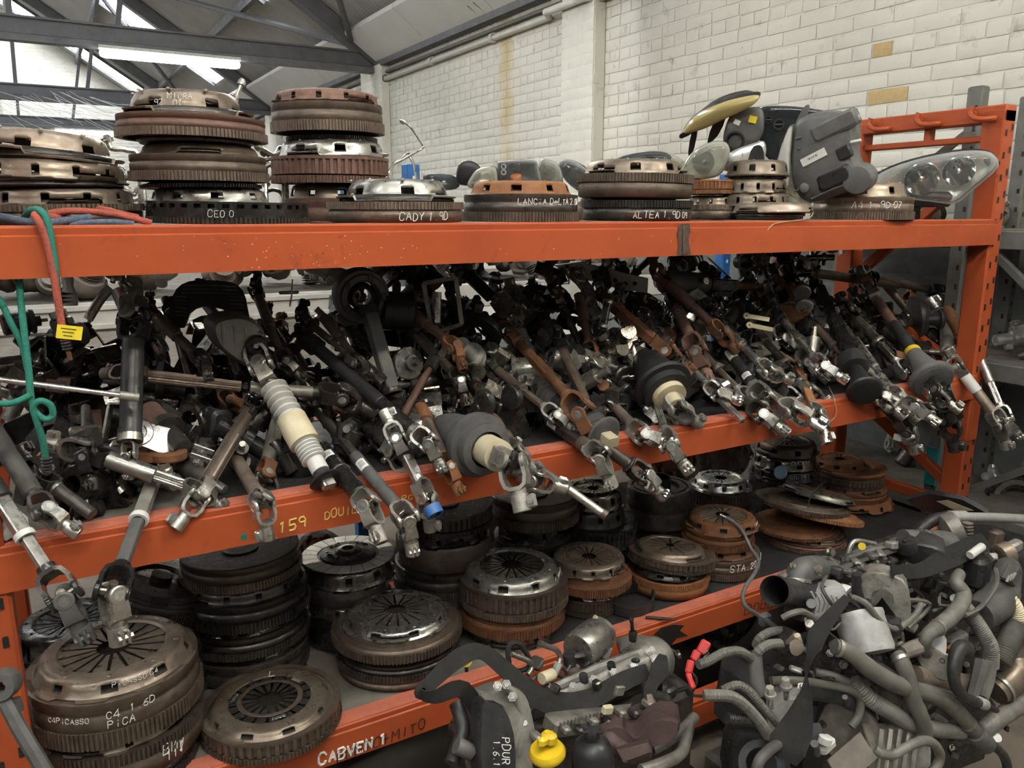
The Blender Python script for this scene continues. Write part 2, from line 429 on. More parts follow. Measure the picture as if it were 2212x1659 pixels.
MB().tube([(XW - .04, -3, 3.215), (XW - .04, YF, 3.21)], .018, 8).build('cable', 'grey_zinc', pipe)
for y in np.arange(1.5, 20, 1.25):
    MB().lathe([(.031, -.02), (.041, -.02), (.041, .02), (.031, .02)], 14, T(XW - .05, float(y), 3.142) @ RX(90)).build('clamp', 'white_beam', pipe)
tag(MB().box((XW - .03, 7.6, 3.36), (.16, 28, .17)).build('trim_5', 'truss_steel'), kind='structure')

# ---- far gable wall, left and back walls
fw_poly = [(XL, 0), (XW, 0), (XW, EZ + .1), (XR, roofz(XR) + .1), (XL, EZ + .1)]
far = tag(MB().prism([(x, z) for x, z in fw_poly], -.2, 0, T(0, YF + .2, 0) @ RX(90) @ S(1, 1, -1)).build('wall_far', 'painted_brick'), kind='structure')
fb = MB()
for row in range(20, 75):
    z = .075 * row + .0375; y = -2.4 + (row % 2) * .1125
    while y < XW:
        if z < roofz(y) - .05: fb.add(BR[('s', R.randrange(7))].v, BR[('s', R.randrange(7))].f, T(y, YF, z) @ RZ(90))
        y += .225
tag(fb.build('brick_courses', 'painted_brick', far, sharp=50), kind='stuff')
for i, x in enumerate((-.1, .45)):
    pass
tag(MB().box((.05, YF - .06, 2.6), (.55, .14, 5.2)).build('trim_6', 'painted_brick'), kind='structure')
tag(MB().box((XL - .1, 7.6, 1.75), (.2, 28, 3.5)).build('wall_left', 'grey_brick'), kind='structure')
tag(MB().prism([(x, z) for x, z in fw_poly], -.2, 0, T(0, -6.2, 0) @ RX(90) @ S(1, 1, -1)).build('wall_back', 'grey_brick'), kind='structure')

# ---- roof: corrugated sheets on both slopes, cut by rooflight strips
strips = [(-4.9, -3.9), (-.3, .7), (4.45, 5.45), (9.35, 10.35), (14.4, 15.45), (19.62, 20.75)]
def sheet(name, y0, y1, x0, x1):
    n = max(2, int((y1 - y0) / .0127)); vs = []; fs = []
    for i in range(n + 1):
        y = y0 + (y1 - y0) * i / n; w = .014 * math.sin(y / .076 * 2 * PI)
        for x in (x0, x1): vs.append((x, y, roofz(x) + .12 + w))
    for i in range(n): fs.append((2 * i, 2 * i + 1, 2 * i + 3, 2 * i + 2))
    return tag(MB().add(vs, fs).build(name, 'roof_sheet', sharp=80), kind='structure')
ys = [-6.4] + [k for s in strips for k in s] + [YF + .2]
n_c = 0
for side in (0, 1):
    for i in range(0, len(ys), 2):
        a, b = (XW + .15, XR) if side == 0 else (XR + .0001, XL - .15)
        if side == 1: a = XR - .0001
        n_c += 1
        sheet('ceiling' if n_c == 1 else 'ceiling_%d' % n_c, ys[i], ys[i + 1], a, b)
for side in (0, 1):
    for k, (a, b) in enumerate(strips):
        lo = [2.9, 2.9, 2.9, 2.66, 3.03, 2.4][k]
        x0, x1 = (lo, XR + .5) if side == 0 else (2 * XR - lo, XR - .5)
        t = thing('rooflight', ('translucent rooflight strip glowing in the corrugated roof, bay %s from the far gable' % ['sixth', 'fifth', 'fourth', 'third', 'second', 'first'][k]) if side == 0 else 'translucent rooflight strip on the opposite roof slope', 'rooflight', T((x0 + x1) / 2, (a + b) / 2, roofz((x0 + x1) / 2)), 'rooflights near slope' if side == 0 else 'rooflights opposite slope')
        t['kind'] = 'structure'
        ang = math.atan(SL) * (1 if side == 0 else -1); ln = abs(x0 - x1) / math.cos(ang)
        m = M4.Rotation(ang, 4, 'Y')
        MB().box((0, 0, .10), (ln, b - a, .012), m).build('pane', 'rooflight_pane', t)
        for y in (-(b - a) / 2, (b - a) / 2):
            MB().box((0, y, .075), (ln, .05, .07), m).build('glazing_bar', 'truss_steel', t)
        # the sheet below the lower end of the strip
        xa, xb = (XW + .15, lo) if side == 0 else (2 * XR - lo, XL - .15)
        sheet('ceiling_%d' % (20 + side * 10 + k), a - .02, b + .02, xa, xb)
        xa, xb = (XR + .5, XR + .0001) if side == 0 else (XR - .0001, XR - .5)
        sheet('ceiling_%d' % (40 + side * 10 + k), a - .02, b + .02, xa, xb)
# ---- trusses
def bar(mb, a, b, w, h, upv=(0, 0, 1)):
    a, b = V(a), V(b); z = (b - a).normalized(); y = V((0, 1, 0)); x = y.cross(z).normalized()
    m = M4(((x.x, y.x, z.x, a.x), (x.y, y.y, z.y, a.y), (x.z, y.z, z.z, a.z), (0, 0, 0, 1)))
    mb.box((0, 0, (b - a).length / 2), (h, w, (b - a).length), m)
    return mb
nth = {4.57: 'above the rack', 9.22: 'nearest in view, a lamp fixed to it', 13.87: 'second in view from the camera', 18.3: 'farthest, before the gable wall'}
for y in (-4.7, -.08, 4.57, 9.22, 13.87, 18.3):
    t = thing('roof_truss', 'dark steel roof truss, ' + nth.get(y, 'over the hall behind the camera %s' % ('far end' if y < -1 else '')), 'roof truss', T(XR, y, 3.2)); t['kind'] = 'structure'
    I = T(-XR, -y, -3.2)
    def put(nm, a, b, w, h):
        mb = MB(); bar(mb, V(a) + V((-XR, 0, -3.2)), V(b) + V((-XR, 0, -3.2)), w, h); return mb.build(nm, 'truss_steel', t)
    put('tie_beam', (XL, 0, 3.36), (XW - .02, 0, 3.36), .05, .14)
    put('tie_flange', (XL, 0, 3.25), (XW - .02, 0, 3.25), .13, .06)
    put('tie_flange', (XL, 0, 3.435), (XW - .02, 0, 3.435), .11, .02)
    put('rafter', (XW, 0, EZ - .02), (XR, 0, roofz(XR) - .02), .16, .16)
    put('rafter', (XL, 0, EZ - .02), (XR, 0, roofz(XR) - .02), .16, .16)
    put('king_post', (XR, 0, 3.3), (XR, 0, roofz(XR)), .07, .07)
    for xa, xb in ((.95, 1.25), (.05, .12), (-.8, -.5)):
        for sgn in (1, -1):
            f = (lambda q: q) if sgn == 1 else (lambda q: 2 * XR - q)
            put('strut', (f(xa), 0, 3.43), (f(xb), 0, roofz(xb) - .05), .05, .05)
for k, x in enumerate((2.55, 1.3, .05, -1.2)):
    m = MB().box((x, 7.6, roofz(x) + .03), (.06, 28, .12)); tag(m.build('trim_%d' % (10 + k), 'truss_steel'), kind='structure')
# diagonal wind braces seen between rafters
for k, (y0, y1, xa, xb) in enumerate(((9.3, 13.8, 3.3, 1.1), (14.0, 18.2, 1.1, 3.2), (4.7, 9.1, 1.0, 3.3))):
    a, b = V((xa, y0, roofz(xa) - .08)), V((xb, y1, roofz(xb) - .08))
    m = MB().tube([a, b], .035, 6); tag(m.build('trim_%d' % (15 + k), 'truss_steel'), kind='structure')
# insulated white boards under the roof along the eaves, each board its own piece
for k, (y0, y1, xu) in enumerate(((-4.6, -.2, 3.24), (.0, 4.5, 3.24), (5.0, 9.12, 3.24), (9.32, 13.78, 3.22), (13.98, 18.2, 3.2))):
    t = thing('roof_board', 'white insulating board panel under the eaves, %s' % ['at the back of the hall', 'above the rack', 'largest in view with a dark scratch', 'behind the first truss', 'behind the second truss'][k], 'roof panel', T(XW - .05, (y0 + y1) / 2, EZ)); t['kind'] = 'structure'
    n = 3; L_ = (y1 - y0) / n
    a, b = V((XW - .03, 0, roofz(XW) - .07)), V((xu, 0, roofz(xu) - .07))
    o0 = V((XW - .05, (y0 + y1) / 2, EZ))
    for q in range(n):
        ya, yb = y0 + q * L_ + .004 - o0.y, y0 + (q + 1) * L_ - .004 - o0.y
        vs = []
        for p in (a, b):
            for yy in (ya, yb):
                for dz in (0, .045): vs.append((p.x - o0.x, yy, p.z - o0.z + dz))
        MB().add(vs, [(0, 2, 6, 4), (1, 5, 7, 3), (0, 1, 3, 2), (4, 6, 7, 5), (0, 4, 5, 1), (2, 3, 7, 6)]).build('board', 'roof_panel', t)
    if k == 2:
        for (ua, va, ub, vb) in ((1010, 12, 1070, 62), (1022, 4, 1080, 52)):
            def rf(u, v):
                r = ray(u, v); t_ = (EZ - .078 + SL * XW - CAM.z) / (r.z + SL * r.x); return CAM + r * t_
            MB().tube([rf(ua, va) - o0, rf(ub, vb) - o0], .007, 5).build('scratch', 'weld_black', t)
# ---- fluorescent lamps
def lamp(label, p0, p1, glow='tube_glow', group='fluorescent lamps'):
    p0, p1 = V(p0), V(p1); L_ = (p1 - p0).length
    t = thing('fluorescent_lamp', label, 'lamp', T((p0 + p1) / 2), group)
    d = (p1 - p0).normalized(); m = frame((0, 0, 0), d)
    up = 1
    MB().box((0, 0, .055), (L_ if abs(d.x) > .5 else .09, .09 if abs(d.x) > .5 else L_, .03)).build('body', 'lamp_body', t)
    pr = [(0, -L_ / 2), (.03, -L_ / 2 + .01), (.045, -L_ / 2 + .05), (.045, L_ / 2 - .05), (.03, L_ / 2 - .01), (0, L_ / 2)]
    MB().lathe(pr, 16, m).build('diffuser', glow, t, sharp=60)
    return t
lamp('long fluorescent lamp glowing under the nearest roof tie beam', (.76, 9.14, 3.17), (2.09, 9.14, 3.17), 'tube_glow_dim')
lamp('small distant fluorescent lamp under the farthest tie beam, by the gable wall', (.62, 18.2, 3.18), (1.95, 18.2, 3.18), 'tube_glow_dim')
lamp('fluorescent lamp under the truss above the rack', (.6, 4.5, 3.17), (2.2, 4.5, 3.17))
lamp('fluorescent lamp under the truss overhead, over the aisle', (-.9, -.1, 3.17), (.9, -.1, 3.17))
lamp('fluorescent lamp under the truss overhead, beside the brick wall', (1.9, -.1, 3.17), (3.3, -.1, 3.17))
# ================================================================== orange rack
FY = 1.60                                  # front face of the beams
LV = {'top': 1.628, 'mid': 1.072, 'low': 0.500}
BH = .087
X0, X1 = -.098, 2.90
RY_ = 2.24                                 # back of the rack
rack = thing('pallet_rack', 'orange painted steel storage rack loaded with car parts on three levels', 'storage rack', T(1.4, 1.9, 0))
RI = V((1.4, 1.9, 0))
def rp(x, y, z): return V((x, y, z)) - RI
def beam_prof(t, b, y, s):   # (y,z) outline, s = +1 front, -1 rear
    return [(y, b), (y, t - .017), (y + s * .0035, t - .0145), (y + s * .0025, t - .003), (y + s * .006, t), (y + s * .05, t), (y + s * .05, b)]
for nm, t in LV.items():
    b = t - BH
    for y, s in ((FY, 1), (RY_, -1)):
        pr = beam_prof(t, b, y, s)
        vs = [tuple(rp(x, yy, zz)) for x in (X0 - .02, X1 + .02) for yy, zz in pr]; n = len(pr)
        fs = [(i, (i + 1) % n, n + (i + 1) % n, n + i) for i in range(n)] + [tuple(range(n)), tuple(range(2 * n - 1, n - 1, -1))]
        if s > 0: fs = [tuple(reversed(f)) for f in fs]
        bo = MB().add(vs, fs).build('beam', 'orange_paint', rack)
        if s > 0:
            MB().box(rp((X0 + X1) / 2, y + .031, t + .0006), (X1 - X0, .046, .0016)).build('worn_ledge', 'orange_worn', bo)
    # deck boards, side by side
    mats_ = {'top': ['chipboard'] * 5, 'mid': ['chipboard', 'chipboard', 'dark_mat', 'dark_mat', 'dark_mat', 'dark_mat'], 'low': ['chipboard', 'chipboard', 'dark_mat', 'dark_mat', 'dark_mat']}[nm]
    edges = {'mid': [X0, .015, .27, .95, 1.6, 2.25, X1]}.get(nm, [X0 + (X1 - X0) * i / 5 for i in range(6)])
    for i, m_ in enumerate(mats_):
        xa, xb = edges[i] + .002, edges[i + 1] - .002
        MB().box(rp((xa + xb) / 2, (FY + RY_) / 2 + .001, t - .012), (xb - xa, RY_ - FY - .106, .02)).build('deck_board', m_, rack)
def hole_mesh():
    return MB().prism([(-.005, -.011), (.005, -.011), (.005, .009), (.003, .011), (-.003, .011), (-.005, .009)], 0, .0012)
def upright(x0, x1, y0, y1, z1, front=True):
    o = MB().box(rp((x0 + x1) / 2, (y0 + y1) / 2, z1 / 2), (x1 - x0, y1 - y0, z1), ch=.006).build('upright', 'orange_paint', rack)
    me = cached('slot_hole', hole_mesh)
    zz = .12
    while zz < z1 - .03:
        if front:
            for k, xx in enumerate((x0 + .018, x1 - .018)):
                inst('slot_hole', me, 'black_paint', o, T(rp(xx, y0 - .0004, zz + .02 * k)) @ RX(90))
        zz += .075
    return o
upright(X1, X1 + .07, FY + .005, FY + .085, 2.0)
upright(X1, X1 + .07, RY_ - .085, RY_ - .005, 2.0, False)
upright(X0 - .07, X0, FY + .005, FY + .085, 2.0)
upright(X0 - .07, X0, RY_ - .085, RY_ - .005, 2.0, False)
# left upright: slot marks seen low down, splice sleeve on the right one
MB().box(rp(X1 + .035, FY + .045, .90), (.074, .084, .16), ch=.004).build('splice_sleeve', 'orange_paint', rack)
def fbar(name, a, b, w, h, mt='orange_paint'):
    a, b = V(a), V(b); z = (b - a).normalized(); x = V((1, 0, 0)); y = z.cross(x).normalized()
    m = M4(((x.x, y.x, z.x, a.x - RI.x), (x.y, y.y, z.y, a.y - RI.y), (x.z, y.z, z.z, a.z - RI.z), (0, 0, 0, 1)))
    return MB().box((0, 0, (b - a).length / 2), (w, h, (b - a).length), m, ch=.004).build(name, mt, rack)
XE = X1 + .035
ybk = RY_ - .045; yfr = FY + .045
tb = fbar('top_rail', (XE, yfr - .04, 1.985), (XE, ybk + .04, 1.985), .066, .058)
fbar('side_rail', (XE, yfr, 1.905), (XE, ybk, 1.905), .035, .022)
fbar('side_rail', (XE, yfr + .25, 1.96), (XE, yfr + .25, 1.905), .03, .03)
fbar('side_brace', (XE, yfr, 1.86), (XE, ybk, 1.36), .03, .04)
fbar('side_brace', (XE, ybk, 1.36), (XE, yfr, 1.06), .03, .04)
fbar('side_brace', (XE, ybk, .95), (XE, yfr, .62), .03, .04)
fbar('side_rail', (XE, yfr, .56), (XE, ybk, .56), .03, .04)
XE2 = X0 - .035
for za, zb in ((1.9, 1.4), (1.0, .5)): fbar('side_brace', (XE2, yfr, za), (XE2, ybk, zb), .03, .04)
for y in (1.66, 1.86, 2.06):
    pts = [(XE - .03, y, 1.975), (XE - .055, y, 1.972), (XE - .066, y + .012, 1.985), (XE - .064, y + .03, 2.005), (XE - .05, y + .04, 2.018)]
    pts = [(XE - .03, y - .02, 1.97), (XE - .055, y - .02, 1.968), (XE - .066, y + .0, 1.966), (XE - .068, y + .03, 1.972), (XE - .066, y + .05, 1.99), (XE - .062, y + .046, 2.012)]
    MB().tube([rp(*p) for p in smooth_path(pts, 4)], .0095, 8).build('hook', 'orange_paint', tb)
    MB().cyl(.011, 0, .012, 6, T(rp(XE - .045, y + .055, 1.992)) @ RY(90)).build('nut', 'orange_paint', tb)

pr = beam_prof(.19, .10, FY, 1); n = len(pr)
vs = [tuple(rp(x, yy, zz)) for x in (X0 - .02, X1 + .02) for yy, zz in pr]
MB().add(vs, [tuple(reversed(f)) for f in [(i, (i + 1) % n, n + (i + 1) % n, n + i) for i in range(n)] + [tuple(range(n)), tuple(range(2 * n - 1, n - 1, -1))]]).build('beam', 'orange_paint', rack)
# ---- marks on the beams: weld band, peeled patch, handwriting
def blob(pts_uv, Y, name, mt, th=.0008):
    mb = MB(); P = [at(u, v, Y) - RI for u, v in pts_uv]
    n = len(P); c = sum(P, V((0, 0, 0))) / n
    mb.add([tuple(p + V((0, -th, 0))) for p in P] + [tuple(c + V((0, -th, 0)))], [(i, (i + 1) % n, n) for i in range(n)])
    return mb.build(name, mt, rack)
blob([(1467, 484), (1489, 483), (1491, 500), (1487, 520), (1492, 549), (1462, 552), (1466, 525), (1462, 505)], FY - .0012, 'weld_seam', 'weld_black')
blob([(1474, 486), (1479, 486), (1480, 548), (1474, 549)], FY - .002, 'weld_bead', 'brown_iron', .002)
blob([(1428, 1356), (1455, 1349), (1478, 1351), (1468, 1362), (1486, 1373), (1462, 1378), (1448, 1395), (1420, 1398), (1424, 1377), (1412, 1370)], FY - .0012, 'peeled_paint', 'black_paint')

# stroke lettering -------------------------------------------------
G = {'A': ['00 24 40', '11.5 31.5'], 'B': ['00 04 34 43 32 02', '32 41 30 00'], 'C': ['43 34 14 03 01 10 30 41'], 'D': ['00 04 24 43 41 20 00'], 'E': ['44 04 00 40', '02 32'],
     'F': ['44 04 00', '02 32'], 'G': ['43 34 14 03 01 10 30 41 42 22'], 'I': ['20 24'], 'L': ['04 00 40'], 'M': ['00 04 22 44 40'], 'N': ['00 04 40 44'],
     'O': ['14 03 01 10 30 41 43 34 14'], 'P': ['00 04 34 43 32 02'], 'R': ['00 04 34 43 32 02', '22 40'], 'S': ['43 34 14 03 12 32 41 30 10 01'], 'T': ['04 44', '24 20'],
     'U': ['04 01 10 30 41 44'], 'V': ['04 20 44'], 'W': ['04 10 22 30 44'], 'Y': ['04 22 44', '22 20'], 'Z': ['04 44 00 40'], '0': ['14 03 01 10 30 41 43 34 14'],
     '1': ['13 24 20'], '2': ['03 14 34 43 00 40'], '3': ['04 44 22 31 30 00'], '4': ['34 01 41', '33 30'], '5': ['44 04 02 32 41 30 00'], '6': ['44 13 01 10 30 41 32 02'],
     '7': ['04 44 10'], '8': ['22 13 24 33 22 11 20 31 22'], '9': ['42 12 03 14 34 43 40'], '.': ['20 20.4'], '+': ['22 22', '02 42', '20 24'], 'i': ['20 22', '23.4 23.8'],
     'a': ['42 12 01 10 30 42 40'], 'c': ['42 12 01 10 40'], 'e': ['01 41 42 12 01 10 40'], 'o': ['12 01 10 30 41 32 12'], '/': ['00 44']}
def num(tok):
    if '.' not in tok: return int(tok[0]), int(tok[1])
    a = tok[0]; b = tok[1:]
    if len(tok) > 3 and tok[1] == '1' and tok[2] == '.': return int(tok[0]), float(tok[1:])
    return int(a), float(b)
def scribble(text, fn, w=.6, gap=.25, seed=1, r=.05, slant=.08, n=5):
    """fn(x, y) -> point on the surface; letters 1 high, w wide"""
    rr = random.Random(seed); mb = MB(); x = 0
    for ch in text:
        if ch == ' ': x += w * .8; continue
        dy = rr.uniform(-.08, .08); sc_ = rr.uniform(.88, 1.12)
        for st in G.get(ch, G['O']):
            P = []
            for tok in st.split():
                a, b = num(tok)
                P.append((x + (a / 4 * w + b / 4 * slant + rr.uniform(-.03, .03)) * sc_, (b / 4 + rr.uniform(-.03, .03)) * sc_ + dy))
            Q = []
            for (xa, ya), (xb, yb) in zip(P[:-1], P[1:]):
                for k in range(3): Q.append((xa + (xb - xa) * k / 3, ya + (yb - ya) * k / 3))
            Q.append(P[-1])
            mb.tube([fn(*q) for q in Q], r, n)
        x += (w + gap) * sc_
    return mb
def beam_text(text, u0, v0, u1, v1, hpx, mt, Y=FY - .0004, r=.0012, seed=1, w=.6, gap=.25):
    a, b = at(u0, v0, Y), at(u1, v1, Y); n = len(text) * (w + gap)
    h = hpx * fdepth(a) / FPX; d = (b - a) / n
    mb = scribble(text, lambda x, y: a + d * x + V((0, 0, h * y)) - RI, w, gap, seed, r)
    o = mb.build('handwriting', mt, rack); return o
beam_text('159', 602, 1152, 668, 1133, 25, 'chalk_yellow', r=.0018, seed=3)
beam_text('DOUIL', 702, 1122, 775, 1106, 18, 'chalk_yellow', r=.0011, seed=4)
beam_text('1PC', 852, 1086, 895, 1078, 11, 'chalk_yellow', r=.0008, seed=5)
beam_text('CABVEN 1', 688, 1655, 850, 1600, 26, 'chalk', r=.003, seed=6)
beam_text('PUNTO+MITO', 728, 1648, 925, 1570, 24, 'black_paint', Y=FY - .002, r=.0011, seed=7)
beam_text('DOBLO', 1608, 1328, 1690, 1302, 22, 'black_paint', r=.0014, seed=8)
MB().box(at(527, 1159, FY - .0005) - RI, (.010, .0012, .014)).build('green_mark', 'rope_green', rack)

rs_ = random.Random(12); sw, sb = MB(), MB()
for i in range(110):
    u, v = (rs_.gauss(620, 110), rs_.uniform(505, 580)) if i % 2 else (rs_.uniform(20, 2120), rs_.uniform(500, 560))
    p = at(u, v, FY - .0002)
    if not (LV['top'] - BH + .004 < p.z < LV['top'] - .02): continue
    r = rs_.uniform(.0004, .0012); (sw if i % 3 else sb).cyl(r, 0, .0006, 6, T(p - RI) @ RX(90))
tag(sw.build('paint_specks', 'label_white', rack), kind='stuff'); tag(sb.build('dirt_specks', 'black_paint', rack), kind='stuff')
# ================================================================== clutch covers, flywheels, friction discs (unit radius, unit height)
def cover_mesh(nw, lug, dome, ear, seed):
    """pressed cover: nw windows in the wall, lugs on the flange"""
    def fn():
        n = 120; mb = MB(); rr = random.Random(seed)
        prof = [(1.0, .0), (.935, .04), (.905, .20), (.885, .46), (.865, .70), (.825, .88), (.765, .97), (.70, 1.0), (.65, 1.0), (.632, .92)]
        if dome == 1: prof = [(1.0, .0), (.95, .02), (.93, .12), (.925, .42), (.915, .70), (.88, .90), (.80, 1.0), (.71, .96), (.66, .94), (.632, .88)]
        if dome == 2: prof = [(1.0, .0), (.90, .05), (.83, .2), (.80, .45), (.78, .66), (.74, .82), (.72, .93), (.68, 1.0), (.65, .99), (.632, .93)]
        m = len(prof); vs = []; fs = []
        for i in range(n):
            a = 2 * PI * i / n
            ph = (a * lug / (2 * PI)) % 1.0
            lugf = 1 if (.5 - abs(ph - .5)) < .27 else 0
            hump = 1 if ear and (abs(((a * ear / (2 * PI)) % 1.0) - .5) < .16) else 0
            for q, (r, z) in enumerate(prof):
                if q == 0: r = r if lugf else .94
                if hump and q <= 1: z += .22
                vs.append((r * math.cos(a), r * math.sin(a), z))
        for i in range(n):
            j = (i + 1) % n; ph = (i * nw / n + .25) % 1.0; hole = nw and abs(ph - .5) < .13
            hump = ear and (abs(((i / n * ear) % 1.0) - .5) < .15)
            for q in range(m - 1):
                if hole and q in (2, 3): continue
                if hump and q in (2,): continue
                fs.append((i * m + q, j * m + q, j * m + q + 1, i * m + q + 1))
        # second skin for thickness
        t = .022; k = len(vs)
        vs2 = [(x * (1 - t * .9), y * (1 - t * .9), z - .07) for x, y, z in vs]
        ec = {}
        for f in fs:
            for a_, b_ in zip(f, f[1:] + f[:1]): ec[(a_, b_)] = 1
        fs2 = [tuple(reversed([q + k for q in f])) for f in fs]
        side = [(b_, a_, a_ + k, b_ + k) for (a_, b_) in ec if (b_, a_) not in ec]
        return mb.add(vs + vs2, fs + fs2 + side)
    return fn
def spring_mesh(nf, inner, up):
    def fn():
        mb = MB(); z0, z1 = .86, .86 + up
        for i in range(nf):
            a = 2 * PI * i / nf; da = PI / nf
            rs = [(.65, .97), (.615, .70), (.57, .84), (.40, .68), (inner, .46)]
            vs = []
            for r, fr in rs:
                t = (.65 - r) / (.65 - inner); z = z0 + (z1 - z0) * t
                for sg in (-1, 1):
                    b = a + sg * da * fr
                    vs += [(r * math.cos(b), r * math.sin(b), z), (r * math.cos(b), r * math.sin(b), z - .05)]
            fs = []
            for q in range(len(rs) - 1):
                o = q * 4
                fs += [(o, o + 2, o + 6, o + 4), (o + 1, o + 5, o + 7, o + 3), (o, o + 4, o + 5, o + 1), (o + 2, o + 3, o + 7, o + 6)]
            o = (len(rs) - 1) * 4
            fs += [(o, o + 2, o + 3, o + 1), (0, 1, 3, 2)]
            mb.add(vs, fs)
        mb.lathe([(.72, z0 - .04), (.72, z0), (.635, z0), (.635, z0 - .04), (.72, z0 - .04)], 48)
        return mb
    return fn
def rivet_mesh(n, r):
    def fn():
        mb = MB()
        for i in range(n):
            a = 2 * PI * i / n + .2
            mb.lathe([(.032, 0), (.032, .05), (.016, .085), (0, .085)], 8, T(r * math.cos(a), r * math.sin(a), .94))
        return mb
    return fn
def plate_mesh():
    return MB().lathe([(.55, .05), (.55, -.12), (.88, -.12), (.90, -.08), (.90, .22), (.84, .30), (.55, .34)], 64)
def gear_mesh(nt, depth, r0=.9):
    def fn():
        mb = MB(); vs = []; fs = []
        for i in range(nt):
            for fr, r in ((0, 1 - depth), (.28, 1 - depth), (.42, 1.0), (.86, 1.0)):
                a = 2 * PI * (i + fr) / nt
                for z in (0, 1): vs.append((r * math.cos(a), r * math.sin(a), z))
        k = nt * 4; vs2 = []
        for i in range(k):
            a = math.atan2(vs[2 * i][1], vs[2 * i][0])
            for z in (0, 1): vs2.append((r0 * math.cos(a), r0 * math.sin(a), z))
        o = 2 * k
        for i in range(k):
            j = (i + 1) % k
            fs += [(2 * i, 2 * j, 2 * j + 1, 2 * i + 1), (2 * i + 1, 2 * j + 1, o + 2 * j + 1, o + 2 * i + 1), (2 * j, 2 * i, o + 2 * i, o + 2 * j), (o + 2 * j, o + 2 * i, o + 2 * i + 1, o + 2 * j + 1)]
        return mb.add(vs + vs2, fs)
    return fn
def body_mesh(kind):
    def fn():
        P = {'plain': [(0, 0), (.93, 0), (.97, .06), (.97, .90), (.94, 1), (.60, 1), (.58, .9), (.22, .9), (.20, 1.0), (.12, 1.0), (.12, .6), (0, .6)],
             'rim': [(0, 0), (.96, 0), (.98, .04), (.98, .5), (.965, .54), (.965, .62), (.98, .66), (.98, .97), (.95, 1), (.88, 1), (.86, .86), (.3, .86), (.3, .95), (0, .95)],
             'step': [(0, 0), (.90, 0), (.92, .08), (.92, .5), (.97, .55), (.97, .92), (.94, 1), (.62, 1), (.60, .93), (.3, .93), (.28, 1), (0, 1)],
             'flat': [(0, 0), (.96, 0), (.96, .5), (.93, .62), (.90, .62), (.89, .75), (.86, .75), (.85, 1), (.5, 1), (.48, .85), (.2, .85), (.2, 1.1), (0, 1.1)],
             'pulley': [(0, 0), (.97, 0), (1, .03), (1, .42), (.985, .44), (.985, .5), (1, .52), (1, .96), (.97, 1), (.86, 1), (.84, .95), (.8, .95), (.78, 1.0), (.6, 1.0), (.58, .93), (.34, .93), (.33, 1.22), (.29, 1.25), (.26, 1.25), (.25, .9), (0, .9)]}[kind]
        return MB().lathe(P, 72)
    return fn
def slotted_mesh(nw):
    def fn():
        mb = MB(); n = nw * 4; z = [0, .42, .60, .86, 1.0]; vs = []; fs = []
        for i in range(n):
            a = 2 * PI * i / n
            for zz in z: vs.append((math.cos(a), math.sin(a), zz))
        for i in range(n):
            j = (i + 1) % n
            for q in range(4):
                if q == 2 and i % 4 in (1, 2): continue
                fs.append((i * 5 + q, j * 5 + q, j * 5 + q + 1, i * 5 + q + 1))
        mb.add(vs, fs)
        mb.lathe([(0, 0), (1, 0)], 48); mb.lathe([(.93, 0), (.93, 1), (1, 1)], 48)
        mb.lathe([(.9, .1), (.9, .9), (0, .9)], 48)
        return mb
    return fn
COVERS = [dict(nw=9, lug=9, dome=0, ear=0, nf=18, ins=.20, up=.02), dict(nw=12, lug=12, dome=1, ear=3, nf=18, ins=.19, up=-.06), dict(nw=6, lug=6, dome=2, ear=3, nf=15, ins=.18, up=.10),
          dict(nw=8, lug=6, dome=0, ear=3, nf=18, ins=.18, up=.14), dict(nw=0, lug=3, dome=0, ear=3, nf=12, ins=.12, up=.0)]
def cover(t, v, R_, h, mt, spring_mt=None, M=None, plate=True):
    c = COVERS[v]
    M = (M or M4()) @ S(R_, R_, h)
    o = inst('cover', cached(('cover', v), cover_mesh(c['nw'], c['lug'], c['dome'], c['ear'], v)), mt, t, M)
    inst('diaphragm_spring', cached(('diaphragm_spring', v), spring_mesh(c['nf'], c['ins'], c['up'])), spring_mt or mt, t, M)
    if plate: inst('pressure_plate', cached(('pressure_plate', 0), plate_mesh), 'dark_iron', t, M)
    inst('shade_disc', cached(('shade_disc',), lambda: MB().lathe([(0, .06), (.62, .06), (.66, .03), (.66, 0)], 40)), 'black_paint', t, M)  # added black disc, its colour stands in for shade in slots and hole
    if v != 4:
        rv = inst('rivets', cached(('rivets', v), rivet_mesh(9, .76)), mt, o); rv['kind'] = 'stuff'
    return o
def ring(t, R_, h, z, mt, nt=118, depth=.022, M=None, name='ring_gear'):
    return inst(name, cached((name, nt, depth), gear_mesh(nt, depth)), mt, t, (M or M4()) @ T(0, 0, z) @ S(R_, R_, h))
